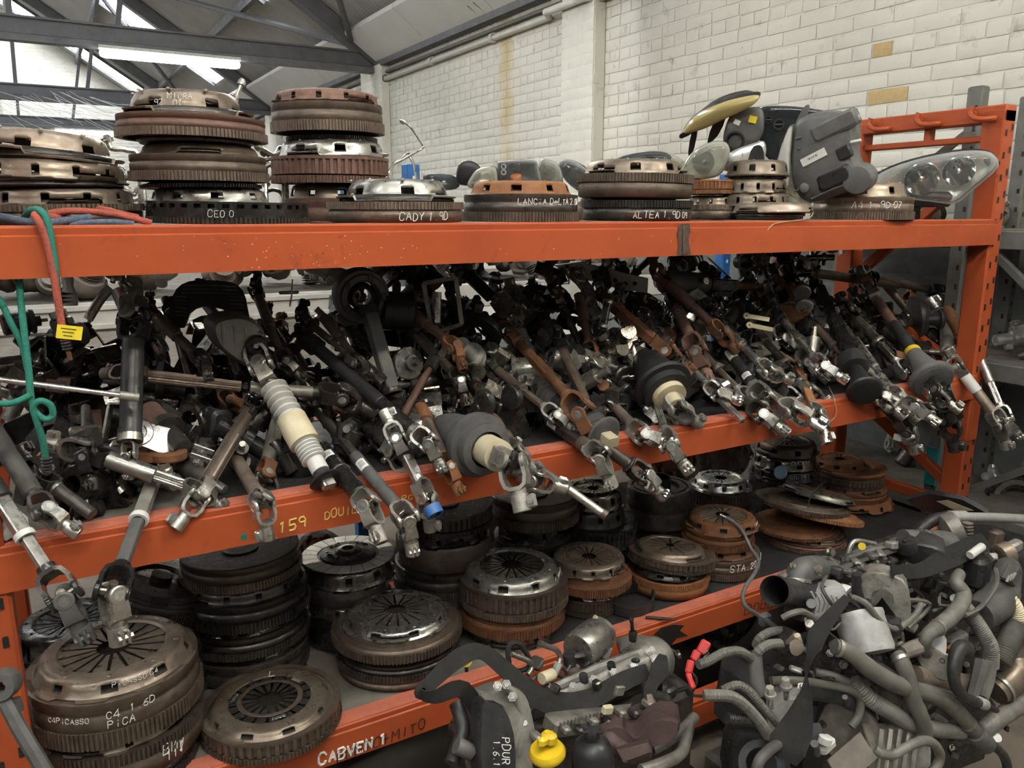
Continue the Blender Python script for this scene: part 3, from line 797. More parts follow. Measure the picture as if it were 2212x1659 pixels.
def flywheel(t, kind, R_, h, mt, M=None, gmt=None):
    """one flywheel of height h; returns its body"""
    M = M or M4(); g = gmt or mt
    def body(k, z0, z1, r=1.0, nm='body'):
        return inst(nm, cached(('body', k), body_mesh(k)), mt, t, M @ T(0, 0, z0) @ S(R_ * r, R_ * r, z1 - z0))
    if kind == 'gear_top': o = body('plain', 0, h * .66, 1.0); ring(t, R_, h * .36, h * .64, g, M=M)
    elif kind == 'gear_low': o = body('rim', h * .30, h, .985); ring(t, R_, h * .36, 0, g, M=M)
    elif kind == 'gear_thin': o = body('flat', .002, h, .985); ring(t, R_, h * .5, 0, g, M=M)
    elif kind == 'ribbed':
        o = body('step', .002, h * .99, .955); ring(t, R_ * .985, h * .62, h * .34, g, 52, .035, M, 'ribbed_rim'); ring(t, R_, h * .28, 0, g, M=M)
        inst('rim_lip', cached(('rim_lip',), lambda: MB().lathe([(.9, 0), (1, 0), (1, 1), (.9, 1), (.9, 0)], 64)), mt, t, M @ T(0, 0, h * .90) @ S(R_ * .99, R_ * .99, h * .12))
    elif kind == 'slotted':
        o = inst('slotted_rim', cached(('slotted_rim',), slotted_mesh(38)), mt, t, M @ T(0, 0, h * .28) @ S(R_ * .99, R_ * .99, h * .72)); ring(t, R_, h * .30, 0, g, M=M)
    elif kind == 'drum': o = body('rim', 0, h)
    elif kind == 'plain': o = body('step', 0, h)
    elif kind == 'pulley': o = body('pulley', 0, h)
    return o
def lining_seg(n):
    def fn():
        da = PI / n * .93; vs = []; fs = []
        k = 4
        for i in range(k + 1):
            b = -da + 2 * da * i / k
            for r in (.66, 1.0):
                for z in (0, .02): vs.append((r * math.cos(b + (.06 if r < .9 else 0)), r * math.sin(b + (.06 if r < .9 else 0)), z))
        for i in range(k):
            o = i * 4; fs += [(o + 1, o + 3, o + 7, o + 5), (o, o + 4, o + 6, o + 2), (o + 2, o + 6, o + 7, o + 3), (o, o + 1, o + 5, o + 4)]
        fs += [(0, 2, 3, 1), (4 * k, 4 * k + 1, 4 * k + 3, 4 * k + 2)]
        return MB().add(vs, fs)
    return fn
def friction_disc(t, R_, M):
    for i in range(22):
        inst('lining_pad', cached(('lining_pad',), lining_seg(22)), 'cast_alu', t, M @ RZ(360 / 22 * i) @ S(R_))
        MB().cyl(.012 * R_ / .13, .0205, .0215, 8, T(.8 * math.cos(2 * PI * i / 22 + .1), .8 * math.sin(2 * PI * i / 22 + .1), 0)).build('rivet_hole', 'black_paint', t, M @ S(R_)) if i % 2 else None
    inst('carrier', MB().lathe([(.15, -.03), (.97, -.03), (.97, -.005), (.6, -.005), (.6, .05), (.55, .07), (.3, .08), (.26, .12), (.2, .12), (.2, .0), (.15, .0), (.15, -.03)], 48).mesh('carrier'), 'dark_iron', t, M @ S(R_))
    MB().lathe([(.13, .02), (.21, .02), (.21, .15), (.13, .15), (.13, .02)], 32).build('hub', 'grey_steel', t, M @ S(R_))
    for k in range(4):
        hp = [((.42 + .045 * math.cos(a)), -.14 + .28 * a / (12 * PI), .07 + .045 * math.sin(a)) for a in np.linspace(0, 12 * PI, 60)]
        MB().tube(hp, .012, 5).build('damper_spring', 'oily_steel', t, M @ RZ(90 * k + 25) @ S(R_))
    for k in range(4):
        MB().lathe([(.03, .05), (.03, .09), (0, .1)], 10, T(.45 * math.cos(PI / 2 * k + 1.2), .45 * math.sin(PI / 2 * k + 1.2), 0)).build('rivet', 'bright_steel', t, M @ S(R_))
def wall_text(t, text, R_, z, h, ang0, mt='chalk', seed=1, r=None, M=None, w=.62, gap=.25, flip=False):
    """handwriting round the rim of a disc; ang0 in degrees (world, anticlockwise)"""
    M = M or M4(); r = r or h * .055
    def fn(x, y):
        if flip: a = math.radians(ang0) - x * h / R_; y = 1 - y
        else: a = math.radians(ang0) + x * h / R_
        return M @ V(((R_ + .0004) * math.cos(a), (R_ + .0004) * math.sin(a), z + y * h))
    return scribble(text, fn, w, gap, seed, r).build('handwriting', mt, t)
def top_text(t, text, p, d, h, mt='chalk', seed=1, r=None, M=None):
    """handwriting on a level surface from point p along unit direction d"""
    M = M or M4(); r = r or h * .055; d = V(d).normalized(); up = V((-d.y, d.x, 0))
    return scribble(text, lambda x, y: M @ (V(p) + d * (x * h) + up * (y * h)), .62, .25, seed, r).build('handwriting', mt, t)
# ================================================================== the stacks
# entry: (kind, width px, height px, material, label, extra)   kinds: cover index 'c0'..'c4' or flywheel kinds
DISCS = []
def stack(u, Y, zbase, items, vref=460, group=None, px=True, yawj=True):
    """u: pixel column of the axis at row vref; Y depth of the axis; items from the bottom up"""
    p = at(u, vref, Y); x, y = p.x, p.y; z = zbase; out = []
    k = fdepth(V((x, y, p.z))) / FPX
    for it in items:
        kind, wpx, hpx, mt, label = it[:5]; ex = it[5] if len(it) > 5 else {}
        R_ = wpx * k / 2; h = hpx * k
        dx, dy = ex.get('off', (R.uniform(-.006, .006), R.uniform(-.006, .006)))
        tx, ty = ex.get('tilt', (R.uniform(-.8, .8), R.uniform(-.8, .8)))
        rz = ex.get('rz', R.uniform(0, 360))
        name = 'clutch_cover' if kind[0] == 'c' and kind[1:].isdigit() else ('crankshaft_pulley' if kind == 'pulley' else 'flywheel')
        M = T(x + dx, y + dy, z + ex.get('lift', 0)) @ RX(tx) @ RY(ty)
        t = thing(name, label, {'clutch_cover': 'clutch cover', 'flywheel': 'flywheel', 'crankshaft_pulley': 'pulley'}[name], M, group)
        if name == 'clutch_cover':
            cover(t, int(kind[1:]), R_, h, mt, ex.get('smt'), RZ(rz) if 'flip' not in ex else T(0, 0, h) @ RX(180) @ RZ(rz))
        else:
            flywheel(t, kind, R_, h, mt, RZ(rz) if 'flip' not in ex else T(0, 0, h) @ RX(180) @ RZ(rz), ex.get('gmt'))
        for (txt, zf, hf, ang, *o) in ex.get('text', ()):
            wall_text(t, txt, R_ * ex.get('tr', .985), h * zf, h * hf, ang, *(o[:1] or ['chalk']), seed=len(txt) + int(u))
        out.append((t, R_, h, z)); z += h + ex.get('gap', 0)
    return out
A0 = -90   # towards the photographer is about -Y; bearings below are chosen from the camera's side
zt = LV['top'] + .002
gt = 'clutch parts lined up on the top shelf'
stack(122, 1.86, zt, [('gear_top', 352, 40, 'brown_iron', 'wide toothed flywheel at the bottom of the stack behind the bungee cords'), ('c1', 318, 34, 'cover_brown', 'low brown clutch cover, second up in the stack behind the bungee cords'),
    ('drum', 290, 16, 'dark_iron', 'dark plain disc in the middle of the stack behind the bungee cords'), ('c1', 300, 38, 'cover_brown', 'brown scalloped clutch cover, third from the bottom behind the bungee cords', {'tilt': (0, 2)}),
    ('plain', 270, 10, 'dark_iron', 'thin dark disc under the topmost cover behind the bungee cords'), ('c2', 300, 52, 'cover_brown', 'tilted domed clutch cover on top of the stack behind the bungee cords', {'tilt': (0, 5), 'lift': -.004})], group=gt)
stack(500, 1.775, zt, [('slotted', 334, 44, 'black_steel', 'black flywheel with a row of square slots below the tallest stack', {'text': [('CEJ J', .34, .30, -116)], 'gmt': 'dark_iron'})], group=gt)
stack(452, 1.80, zt + .0405, [('c0', 262, 30, 'grey_steel', 'shiny clutch cover resting on the slotted black flywheel'), ('gear_thin', 245, 14, 'dark_iron', 'dark toothed ring under the big rusty drum of the tallest stack', {'off': (-.01, .0)}),
    ('gear_low', 282, 52, 'brown_iron', 'big brown drum flywheel in the middle of the tallest stack', {'off': (-.012, 0)}), ('c4', 258, 22, 'cover_brown', 'flat brown clutch cover between the two flywheels of the tallest stack', {'off': (-.008, 0)}),
    ('plain', 240, 10, 'dark_iron', 'small dark spacer disc high in the tallest stack', {'off': (-.015, 0)}),
    ('gear_low', 302, 44, 'rust_red', 'wide flywheel with a rusty reddish rim near the top of the tallest stack', {'off': (-.02, 0), 'gmt': 'brown_iron'}),
    ('c2', 268, 48, 'cover_brown', 'domed clutch cover with chalk lettering on top of the tallest stack', {'off': (-.028, 0), 'tr': .83, 'text': [('MICRA', .55, .22, -117), ('03', .3, .2, -112), ('92', .3, .22, -131)]})], group=gt)
stack(724, 2.0, zt, [('drum', 216, 46, 'rust_red', 'rusty drum flywheel at the foot of the stack beside the blue post'), ('c0', 200, 32, 'cover_brown', 'brown clutch cover low in the stack beside the blue post'),
    ('ribbed', 248, 52, 'rust_red', 'flywheel with vertical ribs round its rim beside the blue post', {'gmt': 'rust_red'}), ('c3', 240, 34, 'grey_steel', 'greyish clutch cover halfway up the stack beside the blue post'),
    ('gear_thin', 190, 16, 'dark_iron', 'dark narrow ring in the upper part of the stack beside the blue post'), ('gear_low', 236, 56, 'brown_iron', 'tan coloured drum flywheel near the top of the stack beside the blue post', {'off': (-.008, 0)}),
    ('c1', 226, 24, 'rust_red', 'flat reddish clutch cover on top of the stack beside the blue post', {'off': (-.008, 0)})], group=gt)
stack(856, 1.765, zt, [('gear_top', 292, 42, 'brown_iron', 'flywheel with four chalk capitals right of the slotted black flywheel', {'text': [('CADY 1.9D', .14, .36, -110)], 'tr': .972}),
    ('c2', 262, 44, 'grey_steel', 'pale clutch cover with arched windows, right of the stack beside the blue post')], group=gt)
stack(1127, 1.765, zt, [('gear_low', 254, 56, 'dark_iron', 'flywheel with a long chalk inscription and orange rust above its teeth', {'gmt': 'brown_iron', 'text': [('LANCiA DeLTA 2.0D', .62, .22, -124)], 'tr': .968}),
    ('c0', 232, 27, 'rust_bright', 'orange rusted clutch cover on the long inscribed flywheel, top beam')], group=gt)
stack(1370, 1.77, zt, [('gear_top', 238, 42, 'dark_iron', 'dark chalk lettered flywheel left of the weld mark, bottom of its stack', {'text': [('ALTEA 1.9D 09', .16, .30, -133)], 'tr': .972}), ('plain', 200, 5, 'dark_iron', 'thin dark shim disc between the two flywheels of the weld mark stack'),
    ('gear_top', 248, 48, 'brown_iron', 'upper brown flywheel in the stack left of the weld mark'), ('c3', 228, 30, 'cover_brown', 'brown clutch cover with raised fingers on top of the weld mark stack', {'tilt': (0, 0)})], group=gt)
stack(1548, 1.93, zt, [('gear_top', 150, 30, 'brown_iron', 'small toothed flywheel half hidden behind the weld mark stack'), ('c1', 130, 20, 'cover_brown', 'low clutch cover half hidden behind the weld mark stack'),
    ('ribbed', 128, 28, 'rust_bright', 'orange rusty ribbed flywheel behind the weld mark stack', {'off': (-.03, 0), 'lift': .004})], group=gt)
stack(1628, 1.83, zt, [('plain', 140, 30, 'dark_iron', 'dark disc under the three clutch covers by the dark headlamp'), ('c1', 146, 26, 'cover_brown', 'lowest of the three clutch covers by the dark headlamp'), ('c1', 136, 28, 'cover_brown', 'middle of the three clutch covers by the dark headlamp'),
    ('drum', 122, 8, 'black_steel', 'thin black disc below the topmost cover by the dark headlamp'), ('c0', 138, 30, 'cover_brown', 'topmost of the three clutch covers by the dark headlamp')], group=gt)
stack(1665, 1.715, zt, [('plain', 150, 16, 'dark_iron', 'thin dark plate lying on the top beam below the dark headlamp'), ('c4', 182, 20, 'cover_brown', 'flat small clutch cover with a wire on the edge of the top beam')], group=gt)
stack(1858, 1.745, zt, [('gear_low', 208, 46, 'brown_iron', 'chalk lettered flywheel below the big clear headlamp', {'text': [('A4 1.9D 07', .5, .28, -155)], 'tr': .968}), ('c0', 196, 30, 'cover_brown', 'brown clutch cover just below the big clear headlamp')], group=gt)

# ---- bottom shelf
zl = LV['low'] + .002
def low(u, v, Y, items, group='clutch parts stacked on the bottom shelf'):
    """u, v: centre of the top face; the pile reaches from the shelf up to it"""
    p = at(u, v, Y); H = p.z - zl; tot = sum(i[2] for i in items); k = fdepth(p) / FPX
    wt = [i[2] * (.72 if i[0][0] == 'c' else 1.15) for i in items]; tot = sum(wt)
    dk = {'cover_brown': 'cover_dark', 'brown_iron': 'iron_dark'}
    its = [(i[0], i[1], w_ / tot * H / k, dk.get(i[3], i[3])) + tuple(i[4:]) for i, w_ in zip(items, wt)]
    q = at(u, v, Y)
    out = []; z = zl
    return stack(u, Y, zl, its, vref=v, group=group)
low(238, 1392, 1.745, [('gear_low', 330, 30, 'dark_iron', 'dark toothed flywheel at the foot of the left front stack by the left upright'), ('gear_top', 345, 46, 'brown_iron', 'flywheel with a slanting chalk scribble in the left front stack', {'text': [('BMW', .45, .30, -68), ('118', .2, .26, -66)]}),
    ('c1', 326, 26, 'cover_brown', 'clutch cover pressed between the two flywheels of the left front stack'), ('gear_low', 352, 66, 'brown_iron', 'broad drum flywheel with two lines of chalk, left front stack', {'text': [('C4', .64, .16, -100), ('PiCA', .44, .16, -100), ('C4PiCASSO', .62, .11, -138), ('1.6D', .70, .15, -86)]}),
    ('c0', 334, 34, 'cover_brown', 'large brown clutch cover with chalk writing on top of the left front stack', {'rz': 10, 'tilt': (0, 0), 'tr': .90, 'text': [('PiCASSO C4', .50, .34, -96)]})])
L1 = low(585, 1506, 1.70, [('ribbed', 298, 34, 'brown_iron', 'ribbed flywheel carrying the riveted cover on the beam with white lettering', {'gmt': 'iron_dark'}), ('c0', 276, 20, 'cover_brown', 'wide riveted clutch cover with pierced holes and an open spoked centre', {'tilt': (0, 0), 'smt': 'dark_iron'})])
t, R_, h, z = L1[-1]
# its top is a perforated plate around an open hub
MB().lathe([(.42, 1.0), (.45, 1.07), (.48, 1.07), (.50, 1.0)], 48).build('hub_ring', 'brown_iron', t, S(R_, R_, h))
for i in range(14):
    a = 2 * PI * i / 14; rr = .72 if i % 2 else .66
    MB().box((rr * math.cos(a), rr * math.sin(a), .955), (.055, .055, .06), None).build('hole', 'black_paint', t, S(R_, R_, h))
for k in range(3):
    a = 2 * PI * k / 3 + .5
    hp = [(.56 + .03 * math.cos(b), -.10 + .2 * b / (14 * PI), 1.0 + .09 * math.sin(b)) for b in np.linspace(0, 14 * PI, 60)]
    MB().tube(hp, .010, 4).build('spring', 'grey_steel', t, RZ(math.degrees(a)) @ S(R_, R_, h))
top_text(t, 'L', (.02, .09, h * 1.0), (1, -.3, 0), .022, seed=3, M=None)
top_text(t, 'ZVV', (.075, .075, h * .93), (.35, -1, 0), .020, 'black_paint', seed=9)
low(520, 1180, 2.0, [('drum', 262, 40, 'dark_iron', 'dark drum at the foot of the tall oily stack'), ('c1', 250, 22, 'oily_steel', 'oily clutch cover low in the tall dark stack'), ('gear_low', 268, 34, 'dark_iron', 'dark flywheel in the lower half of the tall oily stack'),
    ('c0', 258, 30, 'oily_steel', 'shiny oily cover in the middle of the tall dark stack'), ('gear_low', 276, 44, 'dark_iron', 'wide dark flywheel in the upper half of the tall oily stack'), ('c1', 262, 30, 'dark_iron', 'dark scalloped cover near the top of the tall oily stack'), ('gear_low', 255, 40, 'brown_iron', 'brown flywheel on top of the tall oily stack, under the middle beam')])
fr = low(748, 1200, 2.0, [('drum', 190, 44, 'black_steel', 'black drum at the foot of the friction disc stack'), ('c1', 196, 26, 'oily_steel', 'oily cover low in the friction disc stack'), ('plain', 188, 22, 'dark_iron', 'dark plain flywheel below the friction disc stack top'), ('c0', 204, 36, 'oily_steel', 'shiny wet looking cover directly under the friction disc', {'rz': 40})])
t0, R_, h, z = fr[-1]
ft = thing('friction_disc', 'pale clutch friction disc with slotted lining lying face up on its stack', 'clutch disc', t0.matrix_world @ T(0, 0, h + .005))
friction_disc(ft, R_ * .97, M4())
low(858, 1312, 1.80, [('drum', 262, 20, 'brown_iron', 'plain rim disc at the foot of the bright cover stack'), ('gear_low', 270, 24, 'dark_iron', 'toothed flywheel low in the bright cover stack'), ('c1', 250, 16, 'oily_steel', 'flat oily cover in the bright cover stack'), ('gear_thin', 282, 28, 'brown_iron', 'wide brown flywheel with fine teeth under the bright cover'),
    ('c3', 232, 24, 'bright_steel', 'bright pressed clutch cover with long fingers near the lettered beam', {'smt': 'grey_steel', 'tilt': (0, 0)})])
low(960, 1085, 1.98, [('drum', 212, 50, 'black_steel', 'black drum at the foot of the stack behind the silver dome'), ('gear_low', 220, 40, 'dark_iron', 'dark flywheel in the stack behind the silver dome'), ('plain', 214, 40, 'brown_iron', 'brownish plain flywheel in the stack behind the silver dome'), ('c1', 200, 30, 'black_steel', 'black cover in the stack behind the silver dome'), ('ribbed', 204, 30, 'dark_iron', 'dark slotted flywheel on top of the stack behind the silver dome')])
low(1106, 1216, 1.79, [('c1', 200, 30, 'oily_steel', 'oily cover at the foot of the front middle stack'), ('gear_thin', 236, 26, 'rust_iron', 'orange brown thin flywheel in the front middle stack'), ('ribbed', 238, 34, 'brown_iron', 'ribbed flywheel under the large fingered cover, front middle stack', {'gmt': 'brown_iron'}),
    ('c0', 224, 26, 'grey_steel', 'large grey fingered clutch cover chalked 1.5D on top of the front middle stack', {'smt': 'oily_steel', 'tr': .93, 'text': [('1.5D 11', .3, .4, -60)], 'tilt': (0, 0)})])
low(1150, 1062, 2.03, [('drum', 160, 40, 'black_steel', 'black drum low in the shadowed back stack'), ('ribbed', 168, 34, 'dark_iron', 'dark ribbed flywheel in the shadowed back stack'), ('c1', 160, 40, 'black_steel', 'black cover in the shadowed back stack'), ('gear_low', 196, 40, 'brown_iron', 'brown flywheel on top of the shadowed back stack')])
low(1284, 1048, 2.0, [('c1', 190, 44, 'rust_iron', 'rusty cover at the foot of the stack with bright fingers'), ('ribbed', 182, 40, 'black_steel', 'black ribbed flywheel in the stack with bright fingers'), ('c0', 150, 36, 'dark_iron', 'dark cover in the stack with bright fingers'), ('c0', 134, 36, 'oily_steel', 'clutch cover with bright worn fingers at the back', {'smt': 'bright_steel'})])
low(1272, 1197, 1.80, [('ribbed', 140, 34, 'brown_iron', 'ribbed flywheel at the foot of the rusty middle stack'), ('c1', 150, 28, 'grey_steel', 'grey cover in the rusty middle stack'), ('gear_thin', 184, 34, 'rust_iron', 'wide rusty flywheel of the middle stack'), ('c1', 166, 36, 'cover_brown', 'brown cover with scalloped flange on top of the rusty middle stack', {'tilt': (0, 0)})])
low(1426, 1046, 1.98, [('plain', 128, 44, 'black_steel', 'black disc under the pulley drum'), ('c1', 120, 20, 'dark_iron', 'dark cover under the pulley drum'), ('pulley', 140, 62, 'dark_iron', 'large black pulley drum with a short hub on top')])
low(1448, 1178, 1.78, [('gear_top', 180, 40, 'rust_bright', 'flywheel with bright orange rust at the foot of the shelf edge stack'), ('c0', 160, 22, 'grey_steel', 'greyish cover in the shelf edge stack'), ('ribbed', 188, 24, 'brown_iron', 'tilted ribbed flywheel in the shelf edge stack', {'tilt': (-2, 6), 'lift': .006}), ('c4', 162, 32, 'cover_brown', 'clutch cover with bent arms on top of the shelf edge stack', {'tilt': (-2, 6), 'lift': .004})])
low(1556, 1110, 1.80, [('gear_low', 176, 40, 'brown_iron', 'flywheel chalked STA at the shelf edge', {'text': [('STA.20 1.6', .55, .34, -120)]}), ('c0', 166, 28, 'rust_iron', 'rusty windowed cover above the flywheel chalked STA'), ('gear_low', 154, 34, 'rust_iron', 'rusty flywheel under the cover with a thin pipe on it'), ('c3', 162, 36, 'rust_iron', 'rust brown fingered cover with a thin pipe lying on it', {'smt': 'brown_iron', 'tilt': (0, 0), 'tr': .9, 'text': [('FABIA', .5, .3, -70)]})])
low(1557, 1030, 2.02, [('plain', 130, 50, 'rust_iron', 'rusty disc under the clean silver cover'), ('ribbed', 136, 40, 'dark_iron', 'dark ribbed flywheel carrying the clean silver cover'), ('c0', 126, 26, 'bright_steel', 'clean silver clutch cover at the back of the bottom shelf', {'tilt': (0, 0)})])
low(1700, 950, 2.05, [('drum', 150, 70, 'black_steel', 'black drum at the foot of the chalked back stack'), ('c1', 150, 34, 'black_steel', 'black cover chalked with scribbles in the back stack', {'tr': .93, 'text': [('GTD 19', .4, .3, -130)]}), ('c0', 148, 38, 'oily_steel', 'oily cover with one chalk word in the back stack', {'tr': .93, 'text': [('DUCATO', .55, .3, -128)]}), ('c3', 140, 34, 'brown_iron', 'brown cover on top of the back stack below the middle beam')])
st = low(1745, 1082, 1.80, [('gear_low', 176, 26, 'rust_red', 'red rusty flywheel at the foot of the leaning pile'), ('c1', 172, 26, 'brown_iron', 'brown cover at the foot of the leaning pile'), ('gear_thin', 180, 18, 'rust_iron', 'rusty flywheel low in the leaning pile', {'off': (-.03, .02)}),
    ('gear_thin', 200, 24, 'rust_bright', 'bright rust flywheel leaning forward in the leaning pile', {'tilt': (-3, 14), 'off': (.03, -.01), 'lift': .02}), ('gear_thin', 200, 24, 'brown_iron', 'brown thin flywheel near the top of the leaning pile', {'tilt': (-1, 9), 'off': (-.01, .02), 'lift': .03}),
    ('c4', 168, 34, 'grey_steel', 'dented silver cover strapped on top of the leaning pile', {'tilt': (-2, 16), 'off': (.05, 0), 'lift': .032, 'smt': 'rust_iron'})])
low(1838, 990, 1.98, [('c1', 190, 40, 'rust_bright', 'broken rusty cover at the foot of the far end stack'), ('gear_low', 160, 30, 'rust_iron', 'rusty flywheel low in the far end stack'), ('c1', 150, 26, 'rust_iron', 'rust covered cover in the far end stack'), ('ribbed', 150, 34, 'brown_iron', 'flywheel with purple brown ribs in the far end stack'), ('plain', 150, 20, 'rust_iron', 'flat rusty disc near the top of the far end stack'), ('c0', 118, 40, 'rust_iron', 'small rusty cover on top of the far end stack', {'off': (-.03, .03)})])
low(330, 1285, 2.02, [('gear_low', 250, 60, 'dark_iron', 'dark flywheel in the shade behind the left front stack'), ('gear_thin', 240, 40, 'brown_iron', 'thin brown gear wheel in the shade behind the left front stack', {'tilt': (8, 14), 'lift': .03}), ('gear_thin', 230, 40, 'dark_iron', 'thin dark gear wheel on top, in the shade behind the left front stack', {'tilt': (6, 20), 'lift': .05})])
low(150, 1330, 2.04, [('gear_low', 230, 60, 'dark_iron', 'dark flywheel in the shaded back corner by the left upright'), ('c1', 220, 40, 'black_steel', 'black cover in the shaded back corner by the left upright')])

# toothed belt lying between the stacks, a loose rod on the shelf edge
bp_ = [at(u, v, Y) for u, v, Y in ((1330, 1340, 1.70), (1365, 1335, 1.66), (1400, 1310, 1.66), (1412, 1285, 1.70), (1400, 1268, 1.75), (1370, 1262, 1.78), (1340, 1275, 1.78), (1322, 1300, 1.75))]
bp_ = [V((p.x, p.y, zl)) for p in bp_]; o = sum(bp_, V((0, 0, 0))) / 8
Pb = [p - o for p in smooth_path(bp_ + bp_[:1], 6)][:-1]; nb = len(Pb)
t = thing('timing_belt', 'black toothed timing belt standing on edge between two stacks on the bottom shelf', 'belt', T(o))
vs = []; fs = []
for i, p in enumerate(Pb):
    dn = (Pb[(i + 1) % nb] - Pb[i - 1]).normalized(); nn = V((dn.y, -dn.x, 0))
    for a, b in ((0, .0), (.004, .0), (.004, .03), (0, .03)): vs.append(p + nn * a + V((0, 0, b)))
for i in range(nb):
    j = (i + 1) % nb
    for q in range(4): fs.append((i * 4 + q, i * 4 + (q + 1) % 4, j * 4 + (q + 1) % 4, j * 4 + q))
MB().add(vs, fs).build('band', 'black_rubber', t)
tb_ = MB()
for i, p in enumerate(Pb):
    dn = (Pb[(i + 1) % nb] - Pb[i - 1]).normalized(); nn = V((dn.y, -dn.x, 0))
    for f in (0, .5): tb_.box(p.lerp(Pb[(i + 1) % nb], f) - nn * .001 + V((0, 0, .015)), (.003, .003, .028))
tag(tb_.build('teeth', 'black_rubber', t), kind='stuff')
a, b = atz(1394, 1333, zl + .006), atz(1460, 1338, zl + .006)
t = thing('metal_rod', 'short thin dark rod lying on the edge of the bottom shelf', 'rod', T(a)); MB().tube([(0, 0, 0), b - a], .004, 8).build('rod', 'dark_iron', t)
# ================================================================== headlamps, cords and other things on the top shelf
def outline(pts, k=3):
    P = [V((x, y, 0)) for x, y in pts]; n = len(P); out = []
    for i in range(n):
        a, b, c, d = P[i - 1], P[i], P[(i + 1) % n], P[(i + 2) % n]
        for j in range(k):
            t = j / k
            q = .5 * ((2 * b) + (c - a) * t + (2 * a - 5 * b + 4 * c - d) * t * t + (3 * b - a - 3 * c + d) * t ** 3)
            out.append((q.x, q.y))
    return out
def shell(poly, loops, cap=True, flipn=False):
    """closed outline swept through (scale, z) loops about its centre"""
    n = len(poly); cx = sum(p[0] for p in poly) / n; cy = sum(p[1] for p in poly) / n
    vs = []; fs = []
    for s_, z in loops: vs += [(cx + (x - cx) * s_, cy + (y - cy) * s_, z) for x, y in poly]
    for l in range(len(loops) - 1):
        for i in range(n):
            j = (i + 1) % n; fs.append((l * n + i, l * n + j, (l + 1) * n + j, (l + 1) * n + i))
    if cap:
        vs.append((cx, cy, loops[-1][1])); o = (len(loops) - 1) * n
        fs += [(o + i, o + (i + 1) % n, len(vs) - 1) for i in range(n)]
    return MB().add(vs, fs)
def area2(p): return sum(p[i - 1][0] * p[i][1] - p[i][0] * p[i - 1][1] for i in range(len(p)))
class Card:
    """local frame standing at depth Y, turned to nrm, into which pixel outlines are measured"""
    def __init__(s, u, v, Y, tilt=(0, 0)):
        s.c = at(u, v, Y); n = -ray(u, v).normalized()
        q = Quaternion(UP, math.radians(tilt[0])) @ Quaternion(RT, math.radians(tilt[1])); n = q @ n
        s.M = frame(s.c, n); s.I = s.M.inverted(); s.n = n
    def loc(s, u, v, z=0):
        r = ray(u, v); o = s.c + s.n * z; t = (o - CAM).dot(s.n) / r.dot(s.n); p = s.I @ (CAM + r * t); return (p.x, p.y)
    def poly(s, pts, k=3, z=0):
        P = [s.loc(u, v, z) for u, v in pts]
        if area2(P) < 0: P.reverse()
        return outline(P, k)
def headlamp(label, pts, Y, tilt=(0, 0), lens='lens', bulge=.05, back=.11, bowls=(), group='loose headlamps on the top shelf', housing='black_plastic', amber=None, tabs=(), inner='hazy_chrome', bscale=.62):
    u = sum(p[0] for p in pts) / len(pts); v = sum(p[1] for p in pts) / len(pts)
    c = Card(u, v, Y, tilt); t = thing('headlamp', label, 'headlamp', c.M, group); P = c.poly(pts)
    shell(P, [(1, 0), (.985, bulge * .35), (.93, bulge * .65), (.8, bulge * .86), (.55, bulge * .97), (.25, bulge)]).build('lens', lens, t, sharp=60)
    shell(P, [(.98, -.004), (.9, -.02), (.6, -.035), (.3, -.04)]).build('reflector_tray', inner, t, sharp=60)
    h = shell(P, [(1.0, 0), (1.015, -.006), (1.0, -.02), (.92, -back * .35), (bscale + .12, -back * .75), (bscale, -back)]); h.f = [tuple(reversed(f)) for f in h.f]
    hs = h.build('housing', housing, t, sharp=50)
    for (bu, bv, bw) in bowls:
        x, y = c.loc(bu, bv); r = bw / 2 * fdepth(c.c) / FPX
        MB().lathe([(.18 * r, -.045), (.5 * r, -.035), (.8 * r, -.018), (r, .006), (r * 1.04, .004)], 28, T(x, y, .004)).build('reflector_bowl', 'chrome', t)
        MB().lathe([(0, .012), (r * .16, .006), (r * .2, -.02), (r * .2, -.045)], 14, T(x, y, 0)).build('bulb', 'bright_steel', t)
    if amber: shell(c.poly(amber), [(1, -.002), (.9, .012), (.4, .018)]).build('indicator_lens', 'amber', t, sharp=60)
    for tp in tabs:
        Pt = c.poly(tp, 2); m = MB().prism(Pt, -.028, -.018); m.build('mounting_tab', housing, t)
        # bolt eye
    return t, c
gl = 'loose headlamps on the top shelf'
h1, c1 = headlamp('big clear headlamp leaning against the orange end frame', [(1872, 402), (1905, 372), (1970, 347), (2060, 328), (2128, 326), (2155, 343), (2148, 366), (2105, 402), (2062, 436), (2010, 432), (1940, 425), (1890, 425)], 1.70, (18, 22), 'lens', .055, .07, [(1990, 385, 70), (2070, 368, 64)], inner='hazy_chrome',
    tabs=[[(1955, 425), (1985, 428), (1990, 475), (1965, 478)], [(2130, 345), (2162, 352), (2160, 362), (2135, 362)]])
MB().box((.0, -.085, -.055), (.14, .05, .1), ch=.008).build('ballast_box', 'black_plastic', h1)
